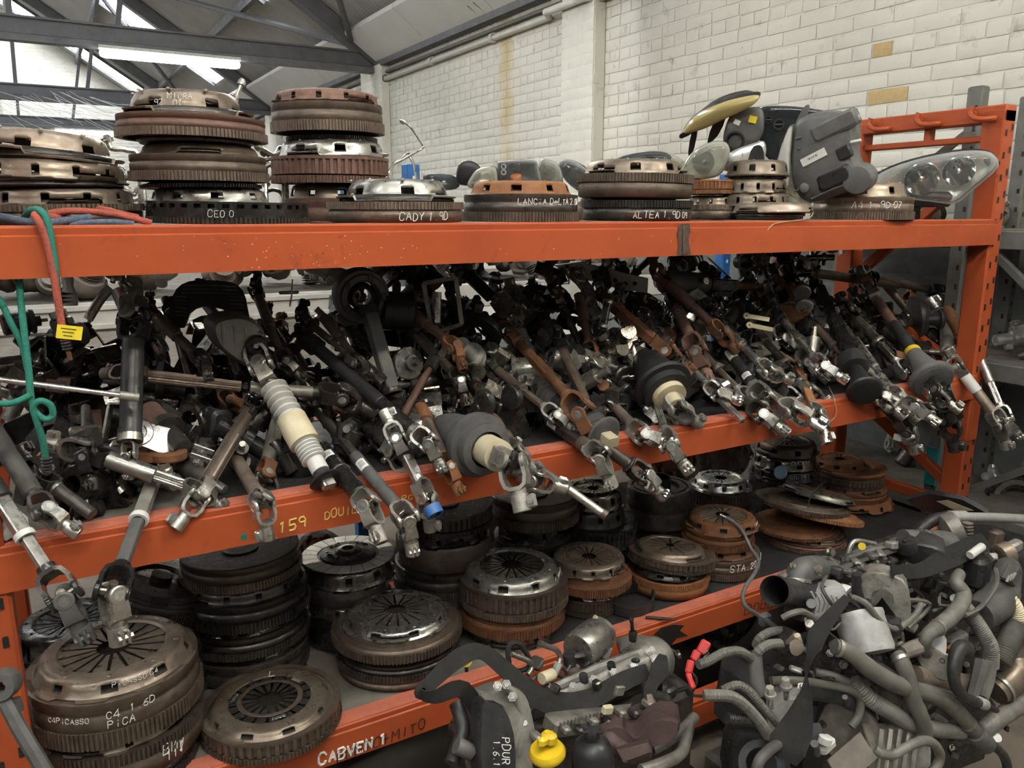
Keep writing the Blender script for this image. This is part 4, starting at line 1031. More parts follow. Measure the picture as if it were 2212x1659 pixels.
# dark housing seen from behind, lens turned away
c = Card(1775, 345, 1.74, (-14, 4)); t = thing('headlamp', 'dark grey headlamp housing with a white bar code label, standing on its lens', 'headlamp', c.M, gl)
P = c.poly([(1722, 262), (1745, 246), (1800, 240), (1838, 252), (1852, 275), (1850, 330), (1866, 375), (1862, 402), (1815, 420), (1752, 438), (1722, 418), (1712, 385), (1712, 330), (1716, 290)])
shell(P, [(1.0, -.05), (1.0, -.01), (.97, .015), (.86, .035), (.62, .047), (.35, .05)]).build('housing', 'grey_plastic', t, sharp=32)
shell(c.poly([(1713, 270), (1704, 330), (1702, 390), (1712, 420), (1748, 441), (1712, 436), (1688, 420), (1673, 398), (1684, 345), (1700, 296)], 2), [(1.0, -.06), (1.02, .0), (1.0, .03), (.9, .036)]).build('lens', 'lens_milky', t, sharp=50)
shell(c.poly([(1716, 272), (1712, 330), (1710, 392), (1700, 412), (1680, 400), (1688, 345), (1702, 298)], 2), [(1.0, .02), (1.0, .038), (.8, .041)]).build('lens_edge', 'white_plastic', t, sharp=50)
q = shell(P, [(1.0, -.05), (.8, -.07), (.5, -.075)]); q.f = [tuple(reversed(f)) for f in q.f]; q.build('lens_backing', 'lens_milky', t)
def cbox(c, t, u, v, w, h, z0, z1, mt, name, rot=0, ch=.004, parent=None):
    k = fdepth(c.c) / FPX; x, y = c.loc(u, v, z1)
    return MB().box((0, 0, (z0 + z1) / 2), (w * k, h * k, z1 - z0), ch=ch).build(name, mt, parent or t, T(x, y, 0) @ RZ(rot))
st_ = cbox(c, t, 1757, 340, 54, 17, .048, .0535, 'label_white', 'label', 26, 0)
for i in range(9): MB().box((-.018 + i * .0036 + (.001 if i % 2 else 0), .002, .0537), (.0018 if i % 3 else .0008, .006, .0006)).build('bar_code', 'label_print', st_)
cbox(c, t, 1800, 272, 95, 36, .0, .056, 'grey_plastic', 'electronics_box', 24, .008)
cbox(c, t, 1822, 330, 28, 26, .02, .055, 'black_plastic', 'connector', 24, .004)
cbox(c, t, 1800, 385, 74, 40, .02, .053, 'black_plastic', 'recess_cover', 22, .01)
k_ = fdepth(c.c) / FPX
for (u, v, r, m_) in ((1858, 385, 30, 'grey_plastic'), (1746, 402, 11, 'grey_plastic')):
    x, y = c.loc(u, v); MB().lathe([(r * k_, -.05), (r * k_, .03), (r * k_ * .92, .042), (r * k_ * .6, .045), (0, .045)], 24, T(x, y, .008)).build('cap', m_, t)
for (u, v) in ((1838, 255), (1842, 306)):
    x, y = c.loc(u, v); MB().cyl(.005, 0, .03, 10, T(x, y, .03) @ RY(90) @ RX(-10)).build('adjuster', 'white_plastic', t)
tabp = c.poly([(1718, 300), (1722, 262), (1738, 232), (1748, 226), (1748, 240), (1736, 262), (1728, 300)], 2)
MB().prism(tabp, .0, .012).build('mounting_tab', 'grey_plastic', t)
for (pa) in ([(1716, 300), (1760, 288), (1830, 262)], [(1722, 322), (1765, 312), (1812, 292)], [(1716, 415), (1760, 385), (1800, 362), (1830, 352)], [(1752, 430), (1800, 408), (1850, 392)]):
    MB().tube(smooth_path([V((*c.loc(u, v, .045), .044)) for u, v in pa], 4), .003, 6).build('moulded_rib', 'grey_plastic', t)
# yellowed lens at the top of the heap, seen edge on
headlamp('yellowed headlamp lens jutting out at the top of the heap', [(1478, 284), (1490, 262), (1520, 240), (1570, 218), (1630, 205), (1640, 212), (1618, 228), (1570, 250), (1520, 274)], 1.98, (-10, 30), 'lens_yellow', .03, .07, group=gl,
    tabs=[[(1465, 298), (1490, 284), (1496, 292), (1470, 306)], [(1492, 290), (1504, 286), (1496, 330), (1488, 345), (1484, 335)], [(1540, 270), (1565, 262), (1548, 300), (1530, 315), (1526, 310)]])
# black back of a lamp with round sockets
t, c = headlamp('open black lamp housing with round sockets and a pale rim behind the dark headlamp', [(1640, 240), (1660, 230), (1720, 231), (1790, 242), (1825, 256), (1835, 300), (1800, 345), (1740, 355), (1672, 350), (1646, 320), (1638, 270)], 1.92, (0, 4), 'lens_smoke', .008, .05, housing='dusty_plastic', inner='black_plastic')
for (u, v, r) in ((1683, 268, 12), (1660, 258, 8), (1705, 310, 22)):
    x, y = c.loc(u, v); k = fdepth(c.c) / FPX
    MB().lathe([(r * k * .7, 0), (r * k, 0), (r * k, .014), (r * k * .7, .014), (r * k * .7, 0)], 24, T(x, y, 0)).build('socket', 'black_plastic', t)
    MB().box((x, y, .012), (r * k * 1.5, r * k * .25, .006)).build('socket_bar', 'dusty_plastic', t, RZ(0))
t, c = headlamp('dusty lamp back with a yellow sticker below the yellowed lens', [(1572, 260), (1590, 240), (1640, 232), (1650, 262), (1642, 300), (1600, 330), (1572, 330), (1562, 300)], 1.95, (-8, 0), 'dusty_plastic', .02, .06, housing='black_plastic')
cbox(c, t, 1626, 258, 16, 14, .016, .024, 'yellow_paper', 'sticker', -15, 0)
cbox(c, t, 1592, 264, 14, 10, .014, .022, 'label_white', 'sticker', -25, 0)
x, y = c.loc(1590, 305); MB().lathe([(.006, 0), (.028, .0), (.032, .02), (.026, .02), (.02, .004), (0, .004)], 24, T(x, y, .012)).build('socket', 'black_plastic', t)
headlamp('clear rounded headlamp behind the rusty ribbed flywheel', [(1468, 385), (1478, 350), (1505, 322), (1540, 306), (1568, 308), (1576, 330), (1560, 372), (1530, 386)], 1.90, (-6, 4), 'lens_milky', .045, .08, [(1520, 350, 46)])
t, c = headlamp('chromed fog lamp with four screw holes and a black bracket', [(1558, 365), (1566, 340), (1590, 322), (1625, 310), (1650, 305), (1655, 330), (1640, 360), (1600, 372)], 1.89, (0, 0), 'hazy_chrome', .025, .06)
for (u, v) in ((1588, 350), (1602, 352), (1586, 362), (1598, 362)):
    x, y = c.loc(u, v); MB().cyl(.003, .018, .026, 8, T(x, y, 0)).build('screw_hole', 'black_paint', t)
MB().prism(c.poly([(1622, 325), (1634, 314), (1646, 318), (1650, 345), (1630, 370), (1612, 368)], 2), .02, .03).build('bracket', 'black_plastic', t)
# row of lamps further back
headlamp('dark edged long headlamp beside the weld mark stack', [(1292, 375), (1330, 345), (1380, 332), (1430, 330), (1450, 342), (1430, 362), (1380, 385), (1330, 400)], 1.96, (0, 10), 'lens_smoke', .035, .08, [(1400, 350, 30)])
t = thing('headlamp', 'pale flat headlamp behind the weld mark stack', 'headlamp', T(0, 0, 0), gl); bpy.data.objects.remove(t)
headlamp('pale flat headlamp glass behind the weld mark stack', [(1385, 362), (1388, 335), (1405, 326), (1450, 332), (1482, 352), (1478, 362), (1440, 368)], 2.02, (0, 0), 'lens_milky', .03, .07)
headlamp('round chrome headlamp between the long inscribed flywheel and the weld mark stack', [(1208, 352), (1222, 344), (1250, 352), (1275, 372), (1290, 400), (1282, 420), (1262, 420), (1230, 398), (1212, 374)], 1.95, (-10, 0), 'lens', .03, .08, [(1248, 380, 48)], inner='chrome')
headlamp('tall narrow headlamp with pale yellow glass behind the long inscribed flywheel', [(1165, 405), (1164, 355), (1175, 342), (1200, 350), (1214, 372), (1212, 405)], 1.99, (0, 0), 'lens_milky', .03, .08, [(1186, 375, 30)])
t, c = headlamp('black framed headlamp with an orange indicator behind the long inscribed flywheel', [(1072, 405), (1074, 360), (1082, 348), (1150, 346), (1162, 360), (1163, 405)], 1.98, (0, 0), 'lens', .02, .08, [(1110, 366, 26)], inner='black_plastic', amber=[(1102, 378), (1126, 376), (1124, 398), (1112, 404), (1104, 392)])
for (u, v) in ((1088, 360), (1088, 372)):
    x, y = c.loc(u, v); MB().lathe([(.004, 0), (.008, 0), (.008, .012), (.004, .012)], 14, T(x, y, .004)).build('socket', 'hazy_chrome', t)
headlamp('olive tinted headlamp glass left of the orange indicator lamp', [(1010, 402), (1022, 375), (1040, 362), (1070, 362), (1072, 402), (1040, 408)], 1.97, (-8, 4), 'lens_milky', .03, .07)
headlamp('black lamp back standing upright behind the cover with arched windows', [(988, 395), (987, 365), (996, 350), (1015, 347), (1035, 358), (1040, 380), (1015, 400)], 2.03, (0, 0), 'black_plastic', .02, .06)
headlamp('smoky low lamp in the far row beside the blue post', [(912, 400), (916, 380), (935, 374), (975, 378), (992, 392), (985, 408), (940, 410)], 2.10, (0, 0), 'lens_smoke', .02, .06)
# upper right lamps hung behind the end frame, on the grey rack
headlamp('large square headlamp with a yellow tinted edge behind the orange end frame', [(1903, 262), (1903, 225), (1918, 213), (1980, 214), (2050, 226), (2070, 234), (2065, 300), (1990, 300), (1915, 300)], 2.62, (-6, 0), 'lens_milky', .03, .12, [(1950, 262, 60)], group='headlamps on the grey rack', tabs=[[(1932, 192), (1950, 194), (1975, 214), (1950, 214)]])
headlamp('lower lamp glass with scribbled marks behind the orange end frame', [(1905, 320), (1910, 305), (1990, 302), (2065, 306), (2070, 335), (1990, 360), (1915, 352)], 2.60, (-6, 0), 'lens_smoke', .03, .12, [(2030, 330, 44)], group='headlamps on the grey rack', inner='hazy_chrome')

# ---- cords over the top beam
def cord(label, pts, r, mt, name='bungee_cord', cat='cord', group=None, k=6, n=10):
    P = smooth_path([at(*p) for p in pts], k); o = sum(P, V((0, 0, 0))) / len(P)
    t = thing(name, label, cat, T(o), group); MB().tube([p - o for p in P], r, n).build('cord', mt, t); t['o'] = 0; del t['o']
    return t, o, P
gr_ = 'bungee cords over the top beam'
t, o, P = cord('red bungee cord hanging over the top beam with a yellow paper tag', [(150, 470, 1.70), (100, 468, 1.66), (76, 464, 1.615), (84, 478, 1.59), (98, 512, 1.588), (110, 560, 1.588), (119, 612, 1.588), (127, 660, 1.588), (134, 705, 1.588), (143, 742, 1.588)], .0065, 'rope_red', group=gr_)
e = at(143, 742, 1.588) - o; dd = (P[-1] - P[-3]).normalized()
for i in range(4): MB().lathe([(.006, 0), (.009, .002), (.006, .005)], 12).build('end_sleeve', 'black_rubber', t, frame(e + dd * (.005 * i - .008), dd))
MB().cyl(.004, 0, .02, 8).build('end_hook', 'rust_iron', t, frame(e + dd * .01, dd))
tg = at(150, 718, 1.582) - o
MB().box((0, 0, 0), (.040, .0012, .024)).build('paper_tag', 'yellow_paper', t, T(tg) @ RY(12) @ RZ(8))
for i in range(3): MB().box((-.002, -.001, .006 - i * .006), (.024 - i * .005, .0006, .0012)).build('tag_print', 'label_print', t, T(tg) @ RY(12) @ RZ(8))
cord('green cord looped over the top beam beside the red bungee cord', [(48, 478, 1.70), (62, 458, 1.66), (80, 453, 1.62), (96, 464, 1.594), (106, 495, 1.589), (112, 530, 1.589), (117, 562, 1.589), (121, 600, 1.592), (123, 625, 1.605)], .0062, 'rope_green', group=gr_)
t, o, P = cord('long green bungee cord hanging knotted below the top beam', [(40, 590, 1.63), (46, 660, 1.62), (54, 730, 1.61), (62, 800, 1.60), (66, 852, 1.595), (74, 885, 1.59), (96, 905, 1.588), (113, 898, 1.588), (110, 876, 1.586), (88, 866, 1.586), (72, 878, 1.588), (78, 905, 1.59), (88, 935, 1.595), (95, 965, 1.60), (98, 988, 1.605)], .0058, 'rope_green', group=gr_)
for i in range(4): MB().lathe([(.006, 0), (.010, .002), (.006, .006)], 12).build('end_sleeve', 'black_rubber', t, frame(P[-1] - o + V((.001, .0, -.006 * i)), (0, 0, -1)))
cord('short green cord strand slanting off behind the knotted cord', [(-40, 610, 1.62), (0, 650, 1.62), (22, 695, 1.62), (48, 745, 1.62), (60, 800, 1.62)], .0055, 'rope_green', group=gr_)
cord('green cord strand leaving the knot sideways', [(68, 852, 1.59), (40, 866, 1.59), (10, 872, 1.59), (-40, 866, 1.59)], .0056, 'rope_green', group=gr_)
cord('blue and white flecked bungee cord lying along the top beam', [(-60, 466, 1.70), (0, 468, 1.67), (40, 476, 1.65), (85, 482, 1.64), (130, 478, 1.65), (175, 472, 1.66), (195, 470, 1.67)], .0068, 'rope_blue', group=gr_)
cord('second blue flecked cord end pointing at the slotted flywheel', [(150, 484, 1.655), (200, 481, 1.655), (250, 480, 1.655), (290, 484, 1.655)], .006, 'rope_blue', group=gr_)
cord('red rubber cord arched across the top shelf towards the slotted flywheel', [(105, 462, 1.68), (130, 457, 1.68), (175, 456, 1.68), (240, 462, 1.67), (290, 472, 1.66), (328, 482, 1.655)], .0062, 'rope_red', group=gr_)
cord('greyish red cord behind the red rubber cord', [(165, 455, 1.72), (190, 449, 1.72), (225, 452, 1.71), (265, 462, 1.70), (300, 470, 1.69)], .0055, 'rope_red', group=gr_)
# ---- bent metal pipes in the heap behind the flywheels
gp = 'bent air conditioning pipes behind the flywheels'
def pipe_(label, pts, r=.004, mt='bright_steel', end=True, group=gp, name='metal_pipe', cat='pipe'):
    t, o, P = cord(label, pts, r, mt, name, cat, group, 5, 8)
    if end: MB().lathe([(r * .6, -.004), (r * 2.2, -.004), (r * 2.2, .005), (r * 1.2, .012), (0, .012)], 12).build('pipe_fitting', mt, t, frame(P[0] - o, P[0] - P[2]))
    return t
pipe_('thin bent pipe sticking up against the white wall by the blue post', [(871, 263, 2.3), (885, 273, 2.3), (898, 290, 2.3), (912, 312, 2.3), (914, 318, 2.3), (905, 325, 2.3), (870, 345, 2.26), (845, 362, 2.22), (820, 420, 2.2), (815, 482, 2.18)], .0035)
pipe_('dark pipe bend beside the thin bent pipe', [(850, 352, 2.32), (868, 340, 2.32), (880, 330, 2.32), (886, 340, 2.32), (896, 362, 2.3), (900, 400, 2.24), (902, 484, 2.2)], .004, 'grey_steel', False)
pipe_('pipe with a bright ring end between the two left stacks', [(232, 303, 2.1), (238, 318, 2.1), (246, 322, 2.1), (275, 325, 2.1), (300, 345, 2.1), (305, 480, 2.1)], .006)
pipe_('upright sensor probe with a ball tip above the tallest stack', [(522, 180, 2.2), (518, 192, 2.2), (513, 205, 2.2), (510, 225, 2.2), (505, 250, 2.2), (500, 482, 2.16)], .0045, 'grey_steel')
for i, pts in enumerate([[(560, 318), (590, 335), (615, 340)], [(565, 350), (590, 340), (610, 325)], [(572, 330), (600, 350), (618, 372)], [(560, 372), (585, 355), (612, 352)], [(575, 395), (590, 372), (586, 358), (575, 362)], [(565, 420), (590, 410), (612, 425)], [(275, 410), (290, 420), (300, 400), (312, 415)], [(270, 425), (290, 432), (315, 428)], [(262, 370), (272, 385), (268, 395)]]):
    pipe_(['silver pipe slanting', 'silver pipe rising', 'dull pipe falling', 'dull pipe crossing', 'hooked white pipe', 'pale pipe low', 'bent pipe curled', 'flat pipe lying', 'short hook of pipe'][i] + ' in the tangle of pipes %s' % ('between the tall stacks' if i < 6 else 'beside the bungee cord stack'), [(u, v, 2.06 + .02 * i) for u, v in pts] + [(pts[-1][0] + 3, 482, 2.06 + .01 * i)], .005, ['grey_steel', 'bright_steel', 'oily_steel'][i % 3], i % 2 == 0)

# cobweb strands hanging from the tie beams
cw = MB(); rc = random.Random(3)
for i in range(34):
    u0, v0 = rc.uniform(-20, 200), rc.uniform(196, 225); u1, v1 = u0 + rc.uniform(60, 180), v0 + rc.uniform(15, 80); Y = rc.uniform(5, 7)
    a, b = at(u0, v0, Y), at(u1, v1, Y - .6); cw.tube([a, (a + b) / 2 - V((0, 0, .02)), b], .0012, 3)
tag(cw.build('cobweb', 'cast_cobweb'), 'dusty cobweb strands hanging below the roof tie beams', 'cobweb', kind='stuff')
# ================================================================== steering shafts heaped on the middle shelf
def yoke_mesh():
    mb = MB()
    mb.strip([(-.70, 1.55), (-.76, .7), (-.62, .2), (-.32, 0), (.32, 0), (.62, .2), (.76, .7), (.70, 1.55)], [.80, .95, 1.08, 1.14, 1.14, 1.08, .95, .80], .24)
    for s_ in (-1, 1): mb.lathe([(0, -.14), (.50, -.14), (.55, -.08), (.55, .1), (.48, .16), (.30, .16), (.27, .11), (0, .11)], 18, T(s_ * .72, 0, 1.55) @ RY(90 * s_))
    mb.lathe([(.5, -.5), (.52, -.1), (.46, .1), (0, .1)], 16)
    return mb
def spider_mesh():
    mb = MB(); mb.cyl(.24, -.72, .72, 12, RY(90)); mb.cyl(.24, -.72, .72, 12, RX(90)); mb.cyl(.34, -.3, .3, 10); return mb
def clamp_mesh():
    mb = MB(); mb.lathe([(.30, 0), (.56, 0), (.58, .06), (.58, 1.05), (.54, 1.1), (.30, 1.1), (.30, 0)], 18)
    for y in (-.17, .17): mb.box((.66, y, .55), (.66, .22, .86), ch=.1)
    mb.cyl(.2, -.42, .42, 6, T(.74, 0, .55) @ RX(90))
    return mb
def cap_mesh(): return MB().lathe([(.30, 0), (.30, .03), (0, .03)], 16)
def spline_mesh():
    mb = MB(); n = 32; vs = []; 
    for i in range(n):
        r = 1.0 if i % 2 else .86; a = 2 * PI * i / n; vs += [(r * math.cos(a), r * math.sin(a), 0), (r * math.cos(a), r * math.sin(a), 1)]
    fs = [(2 * i, 2 * ((i + 1) % n), 2 * ((i + 1) % n) + 1, 2 * i + 1) for i in range(n)] + [tuple(2 * i for i in range(n - 1, -1, -1)), tuple(2 * i + 1 for i in range(n))]
    return mb.add(vs, fs)
def round_mesh(): return MB().lathe([(0, 0), (.94, 0), (1, .008), (1, .992), (.94, 1), (0, 1)], 20)
def square_mesh(): return MB().prism([(-.9, -.55), (-.75, -.7), (.75, -.7), (.9, -.55), (.9, .55), (.75, .7), (-.75, .7), (-.9, .55)], 0, 1)
def bellows_mesh(n=6, r0=.66, r1=1.0):
    P = [(0, 0), (r0, 0)]
    for i in range(n): P += [(r0, (i + .1) / n), (r1, (i + .4) / n), (r1, (i + .6) / n), (r0, (i + .9) / n)]
    return MB().lathe(P + [(r0, 1), (0, 1)], 28)
def dome_mesh(): return MB().lathe([(0, 0), (.42, 0), (.46, .04), (.60, .12), (.74, .26), (.83, .45), (.88, .66), (.90, .70), (1.22, .72), (1.25, .76), (1.22, .82), (1.0, .83), (.98, .95), (.7, .97), (.68, .86), (0, .86)], 40)
def disc_mesh(): return MB().lathe([(.2, 0), (.3, 0), (.34, .5), (.5, .55), (.55, .3), (.68, .3), (.72, .62), (.84, .62), (.88, .25), (1, .25), (1, 0), (.2, -.2)], 40)
def cone_mesh(): return MB().lathe([(0, 0), (.40, 0), (.42, .05), (.48, .2), (.62, .45), (.80, .7), (.92, .8), (1.15, .83), (1.18, .88), (1.12, .93), (.9, .94), (1.0, 1.0), (.7, 1.02), (0, 1.0)], 36)
SEG = {'round': round_mesh, 'square': square_mesh, 'spline': spline_mesh, 'bellows': bellows_mesh, 'dome': dome_mesh, 'cone': cone_mesh, 'disc': disc_mesh}
SEGN = {'round': 'tube', 'square': 'flat_bar', 'spline': 'splined_shaft', 'bellows': 'bellows_boot', 'dome': 'rubber_dome', 'cone': 'rubber_boot', 'disc': 'rubber_grommet'}
def ujoint(t, o, p, d1, d2, s_, mt, roll=0, mt2=None, end='clamp'):
    d1, d2 = V(d1).normalized(), V(d2).normalized(); p = V(p)
    M = frame(p - o, d1, roll)
    y = inst('yoke', cached('yoke', yoke_mesh), mt, t, M @ S(s_))
    for sg in (-1, 1): inst('bearing_cap', cached('bearing_cap', cap_mesh), 'bright_steel', y, T(sg * .86, 0, 1.55) @ RY(90 * sg))
    q = p + d1 * (1.55 * s_)
    inst('spider', cached('spider', spider_mesh), 'oily_steel', t, T(q - o) @ M.to_3x3().to_4x4() @ S(s_ * .98))
    if d2 is None: return q
    # end yoke opens back towards the spider, turned a quarter
    x1 = M.to_3x3() @ V((1, 0, 0)); z = -d2; x2 = d1.cross(d2)
    ax = M.to_3x3() @ V((0, 1, 0)); ax = (ax - z * ax.dot(z)).normalized(); yv = z.cross(ax)
    e = q + d2 * (1.55 * s_)
    M2 = M4(((ax.x, yv.x, z.x, 0), (ax.y, yv.y, z.y, 0), (ax.z, yv.z, z.z, 0), (0, 0, 0, 1)))
    y2 = inst('end_yoke', cached('yoke', yoke_mesh), mt2 or mt, t, T(e - o) @ M2 @ S(s_ * .96))
    for sg in (-1, 1): inst('bearing_cap', cached('bearing_cap', cap_mesh), 'bright_steel', y2, T(sg * .86, 0, 1.55) @ RY(90 * sg))
    if end == 'clamp':
        inst('clamp', cached('clamp', clamp_mesh), mt2 or mt, t, T(e - o) @ M2 @ RX(180) @ T(0, 0, .35 * s_) @ S(s_ * .95))
    return e
def shaft(label, A, B, segs, ja=None, jb=None, group='steering shafts heaped on the middle shelf', name='steering_shaft', cat='steering shaft', stickers=(), rings=(), roll=0):
    """A, B: (u, v, Y); segs: (t0, t1, radius px, style, material); ja / jb: (size px, material, bend vector uv dY, [second material])"""
    A, B = list(A), list(B); k = fdepth(at(*B)) / FPX; rr_ = max(sg[2] for sg in segs if sg[1] > .5) * k; zd = LV['mid']
    if group == 'steering shafts heaped on the middle shelf' and name == 'steering_shaft':
        lift = rr_ * .9 + .004
        for _ in range(60):          # rest the shaft on the deck and over the beam's edge, never through them
            a, b = at(*A), at(*B)
            if a.y > FY and a.z < zd + lift: A[2] -= .008; continue
            if b.y > FY - .01 and b.z < zd + lift: B[2] -= .008; continue
            if b.y < FY < a.y:
                f = (FY - a.y) / (b.y - a.y)
                if a.z + f * (b.z - a.z) < zd + lift: B[2] -= .006; continue
            break
    a, b = at(*A), at(*B); L_ = (b - a).length; d = (b - a).normalized(); k = fdepth((a + b) / 2) / FPX
    o = a; t = thing(name, label, cat, T(o), group)
    for sg in segs:
        t0, t1, rp_, style, mt = sg[:5]; r = rp_ * k
        M = frame(d * (t0 * L_), d, roll) @ S(r, r, (t1 - t0) * L_)
        if style == 'round' and mt in ('x',): pass
        inst(SEGN[style] if sg[5:] == () else sg[5], cached(style, SEG[style]), mt, t, M)
    for f, rp_, hpx, mt in rings:
        r = rp_ * k; h = hpx * k
        MB().lathe([(r * .7, 0), (r, 0), (r * 1.03, h * .2), (r * 1.03, h * .8), (r, h), (r * .7, h)], 24).build('collar', mt, t, frame(d * (f * L_), d))
    for f, rp_, w, l in stickers:
        r = rp_ * k * 1.015; toc = (CAM - (a + d * (f * L_))).normalized(); toc = (toc - d * toc.dot(d)).normalized()
        y = d.cross(toc); M = M4(((toc.x, y.x, d.x, 0), (toc.y, y.y, d.y, 0), (toc.z, y.z, d.z, 0), (0, 0, 0, 1)))
        s_ = MB().lathe([(r, 0), (r, l * k)], 10, None, -w / 2, w / 2).build('label', 'label_white', t, T(d * (f * L_)) @ M)
        for i in range(7): MB().lathe([(r * 1.004, l * k * (.12 + .1 * i)), (r * 1.004, l * k * (.12 + .1 * i + (.05 if i % 3 else .03)))], 6, None, -w * .32, w * .30).build('bar_code', 'label_print', s_)
    for jj, p, dd in ((ja, a, -d), (jb, b, d)):
        if not jj: continue
        s_ = jj[0] * k * 1.38; bend = jj[2]
        pe = at(*(V(((A if dd is not d else B)[0] + bend[0], (A if dd is not d else B)[1] + bend[1], (A if dd is not d else B)[2] + bend[2]))))
        d2 = (pe - p).normalized()
        if d2.dot(dd) < .25: d2 = (d2 + dd * .8).normalized()
        ujoint(t, o, p, dd, d2, s_, jj[1], jj[4] if len(jj) > 4 else R.uniform(-30, 60), jj[3] if len(jj) > 3 else None)
    return t
st = 'grey_steel'; os_ = 'oily_steel'; bs = 'black_steel'; br = 'bright_steel'; ru = 'rust_iron'; di = 'dark_iron'; bi = 'brown_iron'
F = 1.56
shaft('thick grey tube at the left edge stepping down to a clevis joint', (-30, 905, 1.80), (78, 1075, 1.62), [(0, .95, 20, 'round', 'dusty_plastic'), (.9, 1.0, 13, 'round', di)], jb=(20, di, (90, 60, -.03), st))
shaft('flat grey bar with a white ring and a big black joint by the left upright', (-20, 1045, 1.64), (108, 1240, 1.50), [(0, .58, 17, 'square', st), (.55, 1.0, 13, 'square', st), (0, .18, 24, 'round', 'black_rubber', 'sleeve')], jb=(28, bs, (45, 90, -.01), 'dusty_plastic'), rings=[(.56, 21, 14, 'white_plastic')])
shaft('flat grey bar with a white ring hanging straight down over the middle beam', (338, 1020, 1.72), (258, 1235, 1.525), [(0, .5, 16, 'square', 'dirty_alu'), (.46, 1.0, 14, 'square', 'dusty_plastic')], jb=(26, bs, (15, 95, -.01), st), rings=[(.49, 20, 14, 'white_plastic')])
shaft('short silver shaft lying across, with joints at both ends, over the flat boards', (232, 992, 1.69), (398, 1048, 1.63), [(0, .62, 19, 'round', st), (.6, 1.0, 13, 'spline', st)], ja=(22, bs, (-40, -10, .02), st), jb=(17, st, (30, 25, 0)))
shaft('stubby dark tube with a joint below the green cord', (118, 1052, 1.66), (200, 1112, 1.60), [(0, 1, 14, 'round', di)], ja=(20, bs, (-30, -50, .03)), rings=[(.02, 16, 8, st)])
shaft('black upright column with a silver sleeve on top behind the steel rod', (288, 735, 1.80), (281, 955, 1.69), [(0, 1, 23, 'round', 'black_plastic'), (.93, 1.0, 26, 'round', st)], ja=(26, bs, (0, -90, .08), st), jb=(13, st, (0, 40, 0)))
shaft('silver slotted cylinder standing up below the top beam', (262, 622, 1.92), (292, 690, 1.90), [(0, 1, 24, 'round', br)], rings=[(.9, 28, 12, bs), (.0, 20, 4, br)])
shaft('dark gold tube leaning left with a joint at each end', (540, 885, 1.80), (448, 1040, 1.64), [(0, .1, 18, 'square', di), (.05, 1, 15, 'round', 'brown_iron'), (.4, .97, 15.5, 'square', 'cover_brown')], ja=(18, bs, (15, -40, .05)), jb=(19, st, (-25, 35, -.01)))
shaft('brown tube ending in a joint that hangs beside the number on the beam', (500, 975, 1.78), (556, 1068, 1.575), [(0, 1, 15, 'round', bi)], jb=(19, st, (10, 70, -.005), st))
shaft('light grey tube with a rusty joint in front of the white boot', (606, 885, 1.86), (578, 1000, 1.72), [(0, 1, 15, 'round', 'dirty_alu')], jb=(19, ru, (15, 60, -.02), di))
shaft('shaft in a cream white rubber bellows hanging over the shelf edge', (585, 828, 1.80), (712, 1052, 1.585), [(.03, .38, 31, 'bellows', 'white_plastic'), (.36, .60, 33, 'round', 'cream_plastic'), (.58, .76, 27, 'bellows', 'white_plastic'), (.74, .86, 19, 'round', 'white_plastic'), (.83, .95, 30, 'cone', 'black_rubber'), (.9, 1, 15, 'square', st)], ja=(24, st, (-15, -40, .03)))
shaft('long glossy black shaft running down to a joint near the blue capped joint', (665, 735, 1.98), (900, 935, 1.60), [(0, .1, 22, 'square', di), (.05, .70, 15, 'round', 'black_plastic'), (.69, 1, 14, 'round', bs), (.97, 1, 17, 'round', st)], jb=(17, st, (30, 55, -.02)))
shaft('pair of joints with a bright blue cap hanging in front of the middle beam', (878, 985, 1.60), (905, 1040, 1.555), [(0, 1, 13, 'square', st)], ja=(19, di, (-20, -40, .03), st), jb=(19, st, (8, 70, 0), 'dirty_alu'), rings=[(1.95, 19, 22, 'blue_plastic')])
shaft('dark slim shaft with a bar code label hanging over the beam', (688, 890, 1.86), (858, 1095, 1.555), [(0, .55, 12, 'round', di), (.5, 1, 14, 'round', 'dusty_plastic'), (.3, .62, 12, 'square', bs)], jb=(19, st, (12, 70, -.003), st), stickers=[(.58, 14, 1.6, 30)])
shaft('thick black shaft with a white label hanging over the beam', (695, 970, 1.74), (778, 1070, 1.565), [(0, 1, 20, 'round', bs)], jb=(20, st, (12, 70, -.003), 'dirty_alu'), stickers=[(.2, 20, 1.6, 26)], rings=[(.52, 21, 5, st)])
shaft('thin rust brown rod leaning left in the heap', (940, 775, 1.86), (872, 895, 1.76), [(0, 1, 8, 'round', 'rust_red'), (0, .2, 15, 'round', di)], ja=(14, di, (10, -40, .03)))
shaft('rusty stepped shaft with an orange rusty clevis behind the silver dome', (908, 880, 1.78), (958, 985, 1.60), [(0, .3, 16, 'round', 'rust_bright'), (.25, 1, 12, 'round', 'brown_iron')], jb=(16, 'rust_bright', (18, 40, -.02)))
shaft('brown slim rod between two joints running behind the silver dome', (1022, 820, 1.86), (1100, 955, 1.62), [(0, 1, 10, 'round', 'rust_red'), (0, .12, 14, 'round', di), (.92, 1, 14, 'round', bi)], ja=(16, bs, (-15, -40, .05)), jb=(16, st, (50, 45, -.02), 'dirty_alu'))
shaft('grey rubber dome seal with a wide flange lying on the shelf edge', (952, 918, 1.76), (1078, 985, 1.585), [(0, .86, 56, 'dome', 'grey_rubber'), (.70, 1.0, 33, 'round', 'cream_plastic', 'inner_sleeve'), (.8, 1.1, 22, 'round', 'dirty_alu')], jb=(24, 'dirty_alu', (10, 45, -.02)))
shaft('twin silver rods leading into the rubber dome seal', (800, 850, 1.92), (955, 935, 1.74), [(0, 1, 8, 'square', br)])
